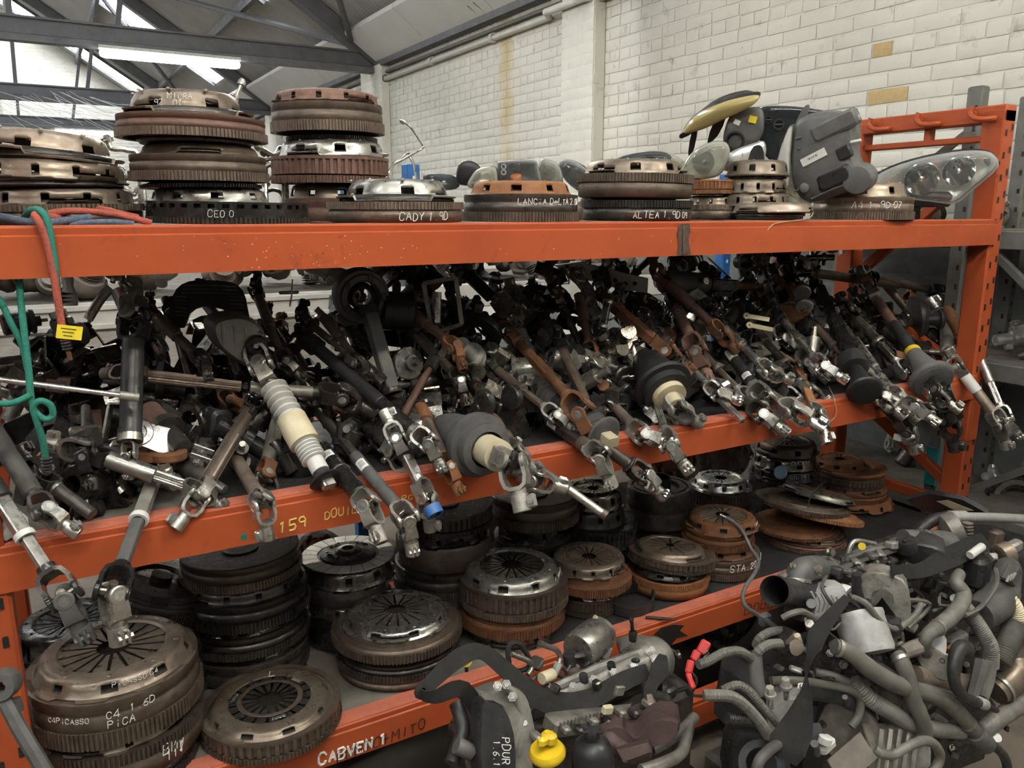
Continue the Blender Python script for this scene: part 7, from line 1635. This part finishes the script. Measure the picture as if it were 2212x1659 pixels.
# rocker cover area: long ribbed plastic covers
E2.cast('cam_cover', [(1800, 1240), (1850, 1205), (1920, 1178), (1990, 1168), (2040, 1185), (2030, 1205), (1950, 1225), (1880, 1250), (1815, 1260)], 1.21, .02, .06, 'black_plastic', (0, 30), holes=((1850, 1225, 6), (1930, 1200, 6), (2000, 1186, 6)))
for q in range(5):
    E2.hose('cover_rib', [(1806 + q * 8, 1232 - q * 11, 1.13 + .012 * q), (1880 + q * 8, 1204 - q * 9, 1.15 + .012 * q), (1960 + q * 10, 1182 - q * 6, 1.17 + .012 * q)], [5, 7, 5], ['dusty_plastic', 'black_plastic', 'dirty_alu'][q % 3], n=5)
for q in range(22):
    E2.box('cover_fitting', 1800 + 11 * q + PB.uniform(-8, 8), 1238 - 3.6 * q + PB.uniform(-22, 16), 1.12 + .004 * q, PB.uniform(12, 34), PB.uniform(8, 18), .03, PB.choice(['black_plastic', 'dusty_plastic', 'black_plastic', 'dirty_alu']), (PB.uniform(-15, 15), 14 + PB.uniform(-10, 10), PB.uniform(-20, 20)), .004)
for i in range(9):
    E2.box('coil_pack', 1800 + 24 * i, 1232 - 6.5 * i + (i % 2) * 8, 1.12 + .012 * i, 30, 20, .04, ['black_plastic', 'dusty_plastic', 'dirty_alu'][i % 3], (10 * (i % 3), 14, 20), .005)
E2.cyl('filler_cap', (1958, 1188, 1.15), (1956, 1158, 1.15), 22, 'black_plastic', [(0, 0), (1, 0), (1, .6), (.9, .75), (.3, .78), (0, .78)]); E2.box('cap_grip', 1957, 1166, 1.15, 34, 10, .008, 'black_plastic', (0, 0, 20), .002)
# elbow pipe with open mouth
E2.hose('intake_elbow', [(1800, 1232, 1.16), (1765, 1226, 1.14), (1735, 1232, 1.12), (1722, 1255, 1.11), (1728, 1285, 1.10)], [26, 26, 28, 26, 26], 'dusty_plastic', n=18, clips=(.15, .8))
E2.cyl('throttle_body', (1672, 1276, 1.06), (1745, 1284, 1.12), 32, 'black_plastic', [(.88, .5), (.9, .04), (1.0, 0), (1.04, .04), (1.04, .1), (.98, .14), (1, .7), (1.1, .75), (1.1, 1), (0, 1)], 32)
E2.box('throttle_motor', 1735, 1310, 1.11, 60, 50, .06, 'black_plastic', (0, 10, 0)); E2.box('sensor_plug', 1690, 1245, 1.12, 26, 16, .02, 'dusty_plastic', (0, -20, 0))
# alternator casting with ribs
E2.cast('alternator', [(1735, 1300), (1750, 1275), (1790, 1258), (1822, 1268), (1826, 1300), (1800, 1330), (1775, 1352), (1745, 1345)], 1.08, .035, .05, 'white_alu', (5, 10), holes=((1748, 1302, 7), (1780, 1268, 6), (1752, 1332, 6)))
for i in range(6): E2.hose('casting_rib', [(1752 + i * 11, 1278 + i * 2, 1.045), (1762 + i * 10, 1300, 1.04), (1758 + i * 9, 1325 - i * 2, 1.045)], 2.6, 'white_alu', n=5)
# carrier bracket with hollow
E2.cast('engine_mount', [(1842, 1262), (1880, 1230), (1935, 1240), (1960, 1262), (1968, 1330), (1950, 1345), (1945, 1275), (1900, 1255), (1862, 1280), (1870, 1330), (1850, 1320)], 1.05, .02, .05, 'dirty_alu', (0, 20), holes=((1852, 1250, 10),))
E2.cast('mount_hollow', [(1860, 1275), (1900, 1256), (1945, 1276), (1950, 1330), (1905, 1345), (1872, 1325)], 1.09, .004, .02, 'black_plastic', (0, 10))
E2.cast('mount_plate', [(1812, 1312), (1850, 1318), (1900, 1338), (1945, 1345), (1946, 1370), (1890, 1380), (1815, 1352)], 1.03, .015, .04, 'black_plastic', (0, 20))
E2.hose('mount_leg', [(1850, 1240, 1.03), (1852, 1280, 1.03), (1870, 1310, 1.025), (1910, 1340, 1.02)], [9, 12, 9, 6], 'black_plastic')
# pale cylinder (catalyser shell)
E2.cyl('heat_shield_can', (1852, 1325, 1.04), (1882, 1412, .985), 52, 'white_alu', [(0, 0), (1.02, 0), (1.03, .1), (1.0, .16), (.98, .9), (.92, 1), (0, 1.0)], 36)
E2.box('can_bracket', 1925, 1372, 1.0, 40, 34, .02, 'dirty_alu', (0, 25, 0)); E2.hose('bracket_loop', [(1925, 1360, .99), (1945, 1365, .985), (1948, 1385, .985), (1932, 1392, .985), (1922, 1378, .985)], 5, 'grey_steel')
# big air hose and duct at the top
E2.hose('air_duct', [(1950, 1168, 1.20), (2000, 1172, 1.18), (2040, 1180, 1.17), (2060, 1200, 1.16)], [24, 26, 34, 22], 'dusty_plastic', n=16, clips=(.3,))
E2.hose('ac_hose', [(1975, 1168, 1.30), (1990, 1142, 1.30), (2020, 1122, 1.29), (2055, 1116, 1.28)], 13, 'black_rubber', n=14)
E2.hose('ac_pipe', [(2050, 1117, 1.28), (2085, 1117, 1.27), (2150, 1118, 1.26), (2230, 1122, 1.24)], 10, 'white_alu', n=12)
for i in range(4): E2.cyl('crimp_ring', (2050 + i * 9, 1117, 1.28), (2056 + i * 9, 1117, 1.28), 14, 'white_alu')
E2.cyl('cam_pulley', (2042, 1150, 1.26), (2070, 1140, 1.24), 38, 'dirty_alu', [(0, 0), (.3, 0), (.3, -.3), (.6, -.2), (.9, 0), (1, .1), (1, 1), (0, 1)], 30)
for i in range(8): E2.box('belt_tooth', 2090, 1130 + i * 7, 1.22, 22, 4, .02, 'dusty_parts', (0, 8, 0), .001)
E2.cyl('idler_pulley', (2158, 1200, 1.15), (2180, 1192, 1.14), 24, 'cover_brown', [(0, 0), (.4, 0), (.5, -.1), (.8, -.1), (1, 0), (1, 1), (0, 1)], 26); E2.box('carrier', 2150, 1165, 1.18, 34, 40, .03, 'brown_iron', (0, 5, 0)); E2.box('carrier', 2190, 1180, 1.16, 40, 24, .03, 'cast_alu', (0, -5, 0))
E2.box('relay_box', 2110, 1235, 1.08, 62, 66, .05, 'black_plastic', (0, 6, 8), .01); E2.cyl('sensor', (2095, 1200, 1.07), (2122, 1180, 1.07), 9, 'white_plastic'); E2.box('connector', 2185, 1242, 1.02, 30, 40, .03, 'dusty_plastic', (0, 40, 0), .004)
for i in range(3): E2.box('connector_rib', 2178 + i * 6, 1250 - i * 3, 1.0, 3, 16, .006, 'cast_alu', (0, 40, 0), 0)
E2.hose('intake_runner', [(2180, 1222, 1.08), (2168, 1265, 1.05), (2150, 1300, 1.03), (2110, 1330, 1.02)], [24, 34, 40, 34], 'dusty_plastic', n=16); E2.hose('runner_seam', [(2150, 1228, 1.04), (2152, 1262, 1.01), (2120, 1310, .985), (2085, 1330, .98)], 5, 'hose_rubber', n=6)
# hoses
E2.hose('coolant_hose', [(2072, 1240, 1.06), (2066, 1258, 1.04), (2082, 1285, 1.02), (2066, 1320, 1.0), (2030, 1352, .98), (2004, 1372, .975), (1998, 1400, .98), (2012, 1428, .99)], [14, 15, 17, 18, 17, 14, 12, 11], 'hose_rubber', n=14, clips=(.62,))
E2.hose('wiring_conduit', [(2072, 1300, 1.02), (2098, 1330, 1.0), (2122, 1365, .98), (2140, 1400, .965), (2140, 1440, .96)], 17, 'hose_rubber', True, n=12)
E2.hose('braided_hose', [(2196, 1330, 1.0), (2188, 1360, .985), (2175, 1395, .97), (2160, 1430, .965)], 24, 'hose_rubber', True, n=14)
E2.hose('bellows_pipe', [(2168, 1290, 1.02), (2185, 1298, 1.0), (2196, 1318, .99), (2198, 1345, .985)], 15, 'cream_plastic', True, n=12)
E2.hose('coolant_hose', [(1802, 1396, 1.0), (1840, 1412, .98), (1880, 1445, .96), (1930, 1475, .945), (1980, 1492, .94), (2030, 1508, .935), (2070, 1540, .93), (2105, 1580, .925), (2130, 1610, .92)], [16, 17, 19, 19, 19, 19, 19, 18, 20], 'hose_rubber', n=16, clips=(.06, .84)); E2.cyl('hose_end_band', (2105, 1580, .925), (2128, 1608, .92), 23, 'dusty_plastic')
E2.hose('coolant_hose', [(1938, 1418, .97), (1948, 1432, .955), (1962, 1470, .94), (1972, 1510, .93), (1990, 1550, .92), (1998, 1580, .915), (1992, 1600, .915)], [18, 18, 18, 18, 17, 17, 15], 'hose_rubber', n=16, clips=(.12,))
E2.hose('wiring_conduit', [(1842, 1470, 1.0), (1880, 1510, .97), (1920, 1535, .955), (1970, 1565, .945), (2020, 1575, .94), (2075, 1580, .945)], 18, 'hose_rubber', True, n=12)
E2.hose('bent_pipe', [(2090, 1405, .93), (2078, 1398, .925), (2066, 1415, .92), (2060, 1460, .91), (2072, 1495, .905), (2098, 1512, .90), (2125, 1522, .90)], [16, 17, 16, 13, 12, 11, 10], 'black_rubber', n=14); E2.cyl('pipe_collar', (2114, 1516, .90), (2128, 1522, .90), 12, 'white_alu'); E2.cyl('pipe_tip', (2126, 1522, .90), (2152, 1534, .90), 7, 'black_plastic')
E2.hose('fat_hose', [(1975, 1460, .98), (2020, 1468, .97), (2060, 1474, .965), (2100, 1480, .965)], 22, 'cover_brown', n=16)
E2.hose('cable_tray', [(2120, 1430, .945), (2110, 1470, .93), (2100, 1505, .92)], [16, 14, 12], 'dusty_plastic', n=6); E2.hose('cable_tray', [(2140, 1430, .945), (2132, 1475, .93), (2122, 1508, .92)], [14, 14, 12], 'hose_rubber', n=6)
E2.hose('turbo_pipe', [(2150, 1495, .99), (2175, 1475, .985), (2195, 1450, .985), (2190, 1425, 1.0)], [28, 30, 30, 26], 'cover_brown', n=16, clips=(.2,))
E2.hose('outer_hose', [(2060, 1582, .99), (2110, 1585, .97), (2160, 1550, .96), (2230, 1505, .95)], [17, 18, 19, 20], 'hose_rubber', n=16); E2.hose('loop_hose', [(2118, 1600, .93), (2148, 1612, .91), (2172, 1640, .90), (2178, 1680, .89)], 10, 'black_rubber')
E2.hose('loop_hose', [(1890, 1618, .90), (1905, 1628, .89), (1930, 1630, .885), (1962, 1612, .88), (1995, 1600, .88), (2018, 1608, .88), (2030, 1634, .88), (2016, 1665, .88), (1985, 1690, .88)], [8, 10, 10, 10, 11, 11, 11, 11, 11], 'hose_rubber', n=12)
E2.hose('wiring_conduit', [(1632, 1395, 1.05), (1642, 1378, 1.04), (1665, 1365, 1.04), (1690, 1362, 1.05)], 10, 'hose_rubber', True); E2.hose('wiring_conduit', [(1630, 1425, 1.03), (1640, 1405, 1.02), (1662, 1392, 1.02), (1692, 1390, 1.03)], 11, 'hose_rubber', True)
E2.hose('wiring_conduit', [(1508, 1436, 1.02), (1530, 1428, 1.02), (1565, 1410, 1.02), (1600, 1408, 1.02), (1628, 1428, 1.03)], 11, 'hose_rubber', True)
E2.hose('wiring_conduit', [(1520, 1502, .98), (1545, 1502, .97), (1580, 1505, .965), (1610, 1525, .96), (1640, 1558, .955), (1660, 1590, .955)], 13, 'hose_rubber', True); E2.hose('wiring_conduit', [(1560, 1492, 1.0), (1590, 1480, .99), (1615, 1490, .98), (1645, 1525, .97), (1685, 1570, .965)], 10, 'hose_rubber', True)
E2.hose('wiring_trunk', [(1630, 1410, 1.03), (1632, 1440, 1.02), (1636, 1475, 1.01), (1645, 1500, 1.0)], 16, 'dusty_plastic', n=10); E2.hose('wiring_conduit', [(1570, 1552, .97), (1605, 1555, .965), (1640, 1560, .965)], 13, 'black_rubber', True)
E2.hose('coolant_hose', [(1665, 1470, 1.04), (1720, 1470, 1.02), (1790, 1480, 1.0), (1840, 1492, .985), (1858, 1510, .98), (1855, 1545, .975), (1838, 1570, .975)], 9, 'hose_rubber', n=10); E2.hose('coolant_hose', [(1760, 1452, 1.05), (1810, 1465, 1.02), (1860, 1490, 1.0), (1900, 1515, .985)], 10, 'hose_rubber')
E2.hose('fat_duct', [(1700, 1492, 1.05), (1760, 1490, 1.04), (1820, 1500, 1.02), (1850, 1520, 1.01)], 24, 'dusty_plastic', True, n=14)
E2.hose('bottom_hose', [(1632, 1680, .90), (1640, 1645, .90), (1660, 1622, .91), (1680, 1608, .92)], 12, 'dusty_plastic', n=12)
# gearbox casting with two upright bolts, black cover
E2.cast('gearbox_casing', [(1655, 1530), (1690, 1500), (1730, 1500), (1745, 1540), (1742, 1590), (1700, 1610), (1665, 1570)], 1.0, .03, .06, 'white_alu', (0, 25))
for u, v in ((1664, 1488), (1698, 1470)):
    E2.cyl('stud', (u + 1, v + 42, .965), (u, v + 12, .97), 6, 'bright_steel'); E2.cyl('bolt_flange', (u, v + 16, .97), (u, v + 10, .97), 13, 'cast_alu'); E2.cyl('bolt_head', (u, v + 11, .97), (u - 1, v - 4, .97), 9, 'cast_alu', None, 6)
E2.cast('clutch_cover_plate', [(1780, 1510), (1830, 1500), (1880, 1530), (1900, 1580), (1870, 1620), (1800, 1625), (1760, 1580)], 1.02, .03, .06, 'dirty_alu', (0, 25), holes=((1795, 1572, 9), (1850, 1520, 8)))
E2.cast('gear_casing', [(1880, 1590), (1920, 1560), (1990, 1570), (2010, 1620), (1990, 1700), (1880, 1700)], .98, .03, .06, 'cast_alu', (0, 20))
for i in range(5): E2.hose('casting_rib', [(1905 + i * 20, 1575, .945), (1900 + i * 19, 1620, .935), (1890 + i * 19, 1690, .925)], 5, 'cast_alu', n=6)
E2.cast('black_guard', [(1578, 1590), (1600, 1575), (1650, 1590), (1690, 1640), (1700, 1710), (1580, 1710)], 1.02, .03, .06, 'black_plastic', (15, 15))
MB().lathe([(.03, -.01), (.05, -.01), (.055, .01), (.045, .02), (.03, .02)], 30).build('guard_ring', 'black_plastic', E2.t, frame(E2.P(1645, 1650, .97), -ray(1645, 1650)))
E2.cast('solenoid', [(1745, 1570), (1770, 1560), (1778, 1595), (1760, 1612), (1740, 1600)], .98, .02, .04, 'black_plastic'); E2.box('white_clip', 1782, 1608, .95, 44, 24, .03, 'white_plastic', (0, -20, 0), .006); E2.cyl('clip_cap', (1780, 1606, .94), (1784, 1592, .94), 14, 'white_plastic')
E2.box('sensor_block', 1700, 1378, 1.03, 40, 30, .04, 'dark_iron', (0, -30, 0)); E2.box('red_plug', 1752, 1352, 1.03, 16, 26, .02, 'red_plastic', (0, -10, 0), .003); E2.cast('green_connector', [(1705, 1385), (1725, 1378), (1738, 1400), (1722, 1415), (1708, 1408)], 1.0, .015, .02, 'cover_brown', (0, 10)); E2.cyl('clip', (1722, 1372, 1.0), (1728, 1392, 1.0), 7, 'cream_plastic')
E2.cast('thermostat', [(1980, 1420), (2000, 1400), (2030, 1408), (2055, 1432), (2062, 1460), (2040, 1468), (2005, 1450)], .965, .015, .03, 'dirty_alu', (0, 15), holes=((2035, 1424, 6),))
E2.cast('valve_body', [(2010, 1372), (2030, 1366), (2045, 1380), (2042, 1420), (2028, 1425), (2015, 1410)], .985, .015, .04, 'white_alu'); E2.box('solenoid', 2065, 1382, .99, 60, 26, .03, 'dusty_plastic', (0, -6, 0)); E2.hose('copper_elbow', [(2048, 1408, .975), (2062, 1398, .975), (2082, 1400, .975)], 9, 'rust_bright')
E2.hose('hose_union', [(1945, 1410, .98), (1975, 1400, .985), (1995, 1392, 1.0)], 17, 'dusty_parts', True)
E2.hose('thin_pipe', [(1960, 1505, .95), (1990, 1482, .95), (2020, 1488, .945), (2060, 1502, .94)], 7, 'dusty_plastic'); E2.wire([(1870, 1420, .99), (1905, 1440, .97), (1945, 1468, .955)], 8); E2.hose('vacuum_hose', [(1842, 1290, 1.03), (1872, 1305, 1.0), (1900, 1340, .985), (1935, 1358, .98), (1975, 1330, .99), (1990, 1305, 1.0)], 7, 'hose_rubber', n=8)
E2.hose('vacuum_hose', [(1690, 1335, 1.03), (1710, 1325, 1.02), (1738, 1322, 1.02), (1765, 1345, 1.03)], 7, 'hose_rubber', n=8); E2.wire([(1785, 1245, 1.06), (1776, 1262, 1.04), (1780, 1280, 1.02), (1800, 1310, 1.01)], 4, 'dusty_plastic'); E2.cyl('bolt_head', (1770, 1238, 1.07), (1766, 1226, 1.07), 9, 'bright_steel', None, 6)
E2.hose('dipstick_tube', [(1832, 1195, 1.14), (1842, 1172, 1.14), (1858, 1168, 1.14), (1890, 1175, 1.14)], 5, 'grey_steel'); MB().lathe([(0, -.003), (.009, -.003), (.009, .003), (0, .003)], 16).build('dipstick_ring', 'yellow_plastic', E2.t, frame(E2.P(1862, 1180, 1.13), -ray(1862, 1180)))
for (u, v, Y, w_, h_, mt, r_) in ((1900, 1600, .95, 90, 70, 'dusty_plastic', 20), (1840, 1640, .93, 110, 60, 'dusty_plastic', -15)): E2.box('cardboard_flap', u, v, Y, w_, h_, .004, 'chipboard', (-40, r_, 0), 0)
for i in range(60):
    u = PB.uniform(1780, 2200); v = PB.uniform(1200, 1420); 
    E2.box('fitting', u, v, 1.16 - (v - 1200) / 220 * .12 + PB.uniform(-.02, .03), PB.uniform(8, 26), PB.uniform(8, 24), .03, PB.choice(['black_plastic', 'dirty_alu', 'dusty_plastic', 'cast_alu', 'dark_iron', 'white_alu']), (PB.uniform(-25, 25), PB.uniform(-40, 40), PB.uniform(-40, 40)), .003)
for i in range(26):
    u = PB.uniform(1680, 2060); v = PB.uniform(1430, 1640)
    E2.box('fitting', u, v, 1.06 - (v - 1430) / 220 * .1 + PB.uniform(-.02, .02), PB.uniform(8, 26), PB.uniform(8, 20), .03, PB.choice(['dirty_alu', 'dusty_plastic', 'cast_alu', 'dirty_alu', 'dark_iron']), (PB.uniform(-25, 25), PB.uniform(-40, 40), PB.uniform(-40, 40)), .003)
for i in range(26):
    u0, v0 = PB.uniform(1800, 2180), PB.uniform(1210, 1400); Y = 1.12 - (v0 - 1200) / 220 * .12
    E2.wire([(u0, v0, Y), (u0 + PB.uniform(-30, 30), v0 + PB.uniform(5, 25), Y - .02), (u0 + PB.uniform(-50, 50), v0 + PB.uniform(10, 60), Y - .02), (u0 + PB.uniform(-70, 70), v0 + PB.uniform(30, 90), Y - .01)], PB.uniform(2, 5), PB.choice(['black_rubber', 'dusty_plastic', 'hose_rubber']))
for i in range(44):
    u, v = PB.uniform(1700, 2190), PB.uniform(1190, 1640); Y = np.interp(v, [1190, 1420, 1640], [1.12, 1.0, .93]) + PB.uniform(0, .03)
    if i % 2: E2.bolt(u, v, Y, PB.uniform(5, 9), PB.choice(['grey_steel', 'bright_steel', 'cast_alu', 'oily_steel']), V((PB.uniform(-.5, .5), -.6, PB.uniform(.2, 1))))
    else: E2.cyl('plug', (u, v, Y), (u + PB.uniform(-22, 22), v - PB.uniform(6, 26), Y - .02), PB.uniform(6, 12), PB.choice(['black_plastic', 'dusty_plastic', 'cast_alu', 'white_alu', 'grey_plastic']))
# long thin pipe over the stacks to the engine
t, o, P = cord('thin dark pipe bent down from the rusty cover to the large engine', [(1568, 1118, 1.72), (1585, 1128, 1.70), (1605, 1150, 1.68), (1622, 1185, 1.64), (1638, 1210, 1.58), (1632, 1235, 1.52), (1612, 1265, 1.46), (1604, 1290, 1.40), (1612, 1312, 1.32), (1640, 1330, 1.22), (1672, 1352, 1.12), (1705, 1378, 1.05), (1742, 1405, 1.0), (1768, 1402, .98), (1772, 1385, .98)], .0058, 'grey_plastic', 'metal_pipe', 'pipe')
MB().cyl(.007, 0, .02, 12).build('pipe_fitting', 'oily_steel', t, frame(P[0] - o, P[0] - P[2])); MB().box((0, 0, 0), (.028, .02, .03), ch=.004).build('pipe_clip', 'dusty_plastic', t, T(at(1652, 1338, 1.18) - o)); MB().lathe([(0, -.01), (.010, -.008), (.012, 0), (.010, .008), (0, .01)], 14).build('grommet', 'dusty_plastic', t, frame(at(1690, 1368, 1.08) - o, P[40] - P[38]))
# red clamp, straps
c = Card(1512, 1420, 1.10, (0, 0)); t = thing('battery_terminal_cover', 'red plastic battery terminal cover hanging by cables between the engines', 'terminal cover', c.M)
for (u, v, w_, h_, r_) in ((1520, 1398, 22, 30, -25), (1503, 1416, 18, 22, -20), (1490, 1440, 16, 28, -10), (1492, 1470, 12, 34, 25)):
    x, y = c.loc(u, v); k_ = fdepth(c.c) / FPX; MB().box((0, 0, 0), (w_ * k_, h_ * k_, .02), ch=.003).build('cover', 'red_plastic', t, T(x, y, 0) @ RZ(r_))
MB().tube([V((*c.loc(u, v), .012)) for u, v in ((1530, 1404), (1520, 1412), (1532, 1410), (1524, 1418), (1518, 1424))], .0022, 6).build('terminal_clip', 'bright_steel', t)
MB().tube(smooth_path([V((*c.loc(u, v), z)) for u, v, z in ((1492, 1450, 0), (1505, 1470, -.01), (1495, 1500, -.02), (1520, 1505, -.03))], 5), .003, 6).build('cable', 'black_rubber', t)
strap('flat grey strap pulled across the top of the large engine', [(1925, 1235, 1.03, 14, 0), (1990, 1232, 1.06, 16, 10), (2050, 1205, 1.09, 24, 20), (2100, 1180, 1.12, 22, 20), (2132, 1168, 1.14, 18, 10)], 'strap_web')
strap('twisted grey strap hanging down in front of the large engine', [(1830, 1290, .98, 8, 0), (1790, 1338, .96, 15, 20), (1762, 1380, .945, 22, 30), (1750, 1420, .935, 13, 60), (1742, 1460, .93, 7, 80), (1738, 1510, .92, 20, 40), (1722, 1570, .91, 34, 15), (1702, 1610, .905, 40, 10), (1690, 1640, .905, 30, 10)], 'strap_web')
# wishbone at the left edge, in front of the upright
t = thing('suspension_rod', 'grey suspension rod with a round bush leaning at the left upright', 'suspension rod', T(at(20, 1490, 1.42)))
o = at(20, 1490, 1.42)
MB().lathe([(.009, -.018), (.022, -.018), (.024, -.012), (.024, .012), (.022, .018), (.009, .018), (.009, -.018)], 28).build('bush', 'dusty_plastic', t, frame(at(8, 1478, 1.42) - o, (-.3, -.9, .25)))
MB().tube([at(2, 1498, 1.42) - o, at(40, 1570, 1.38) - o, at(100, 1670, 1.34) - o], [.011, .012, .012], 8).build('rod', 'dusty_plastic', t)
MB().cyl(.008, 0, .022, 6).build('bolt', 'dusty_plastic', t, frame(at(34, 1510, 1.41) - o, at(42, 1535, 1.41) - at(34, 1510, 1.41)))
# black engine cover lying past the stacks, and other scrap by the wall
c = Card(2050, 1085, 1.52, (-10, 55)); t = thing('engine_cover', 'flat black engine cover with a worn label lying behind the large engine', 'engine cover', c.M)
MB().prism(c.poly([(1960, 1075), (2010, 1062), (2080, 1075), (2135, 1105), (2120, 1112), (2040, 1110), (1985, 1095)], 1), -.01, .01).build('cover', 'black_plastic', t); MB().prism(c.poly([(2025, 1078), (2050, 1076), (2105, 1098), (2070, 1100)], 1), .01, .0112).build('label', 'cream_plastic', t)
t = thing('tyre_drum', 'black brake drum with a pale rim standing by the galvanised rack', 'brake drum', frame(atz(2190, 1085, .45), (-.6, -.7, .3)))
MB().lathe([(.06, 0), (.11, 0), (.125, .01), (.13, .05), (.12, .06), (.11, .02), (.06, .02), (.06, 0)], 36).build('drum', 'black_steel', t); MB().lathe([(.075, .02), (.095, .02), (.095, .03), (.075, .03)], 32).build('rim', 'dusty_parts', t)
t = thing('engine_block', 'dark engine block stored under the galvanised rack beside the wall', 'engine', T(3.38, 1.5, 0)); MB().box((0, 0, .2), (.4, .6, .4), ch=.05).build('block', 'black_steel', t); MB().lathe([(0, 0), (.1, 0), (.1, .04), (0, .04)], 24, T(-.2, -.1, .25) @ RY(-90)).build('pulley', 'dark_iron', t)

# ---- small odds and ends
pm = at(1785, 852, 1.93)
for q, (kd, R_, h, z, mt, lb) in enumerate((('gear_thin', .105, .022, 0, 'brown_iron', 'toothed flywheel lying flat at the back of the middle shelf'), ('plain', .10, .018, .024, 'rust_iron', 'rust brown disc on the toothed flywheel at the back of the middle shelf'))):
    t = thing('flywheel', lb, 'flywheel', T(pm.x, pm.y, LV['mid'] + .002 + z)); flywheel(t, kd, R_, h, mt)
t = thing('crumpled_paper', 'crumpled white paper stuffed at the left upright on the middle shelf', 'paper', T(at(28, 1135, 1.63)))
rp2 = random.Random(4)
vs = []; fs = []; n1, n2 = 9, 14
for a in range(n1):
    for b_ in range(n2):
        th, ph = PI * a / (n1 - 1), 2 * PI * b_ / n2; r = .028 * rp2.uniform(.7, 1.1); vs.append((r * math.sin(th) * math.cos(ph), r * math.sin(th) * math.sin(ph) * .7, r * math.cos(th) * 1.1))
for a in range(n1 - 1):
    for b_ in range(n2): fs.append((a * n2 + b_, (a + 1) * n2 + b_, (a + 1) * n2 + (b_ + 1) % n2, a * n2 + (b_ + 1) % n2))
MB().add(vs, fs).build('paper', 'label_white', t, sharp=20)
t = thing('blue_cap', 'pale blue plastic cap on the leaning pile of rusty flywheels', 'cap', frame(at(1692, 1022, 1.80), (-.8, -.2, .3)))
MB().lathe([(0, 0), (.014, 0), (.016, .012), (.024, .022), (.022, .026), (0, .022)], 20).build('cap', 'pale_blue', t)
cord('thin pale wire trailing over the top beam below the dark headlamp', [(1745, 447, 1.66), (1756, 455, 1.62), (1752, 468, 1.60), (1735, 474, 1.598), (1700, 478, 1.597), (1672, 484, 1.597), (1658, 497, 1.597)], .0012, 'cream_plastic', 'wire', 'wire', None, 6, 6)
cord('thin pale wire hanging in a curl over the middle beam', [(1790, 835, 1.66), (1798, 850, 1.63), (1802, 862, 1.60), (1806, 885, 1.597), (1803, 902, 1.596), (1790, 912, 1.596)], .0012, 'cream_plastic', 'wire', 'wire', None, 6, 6)
cord('black tie strap bent round the dented silver cover', [(1785, 1040, 1.70), (1770, 1050, 1.68), (1752, 1070, 1.66), (1745, 1098, 1.66)], .0025, 'black_rubber', 'cable_tie', 'cable tie', None, 5, 6)
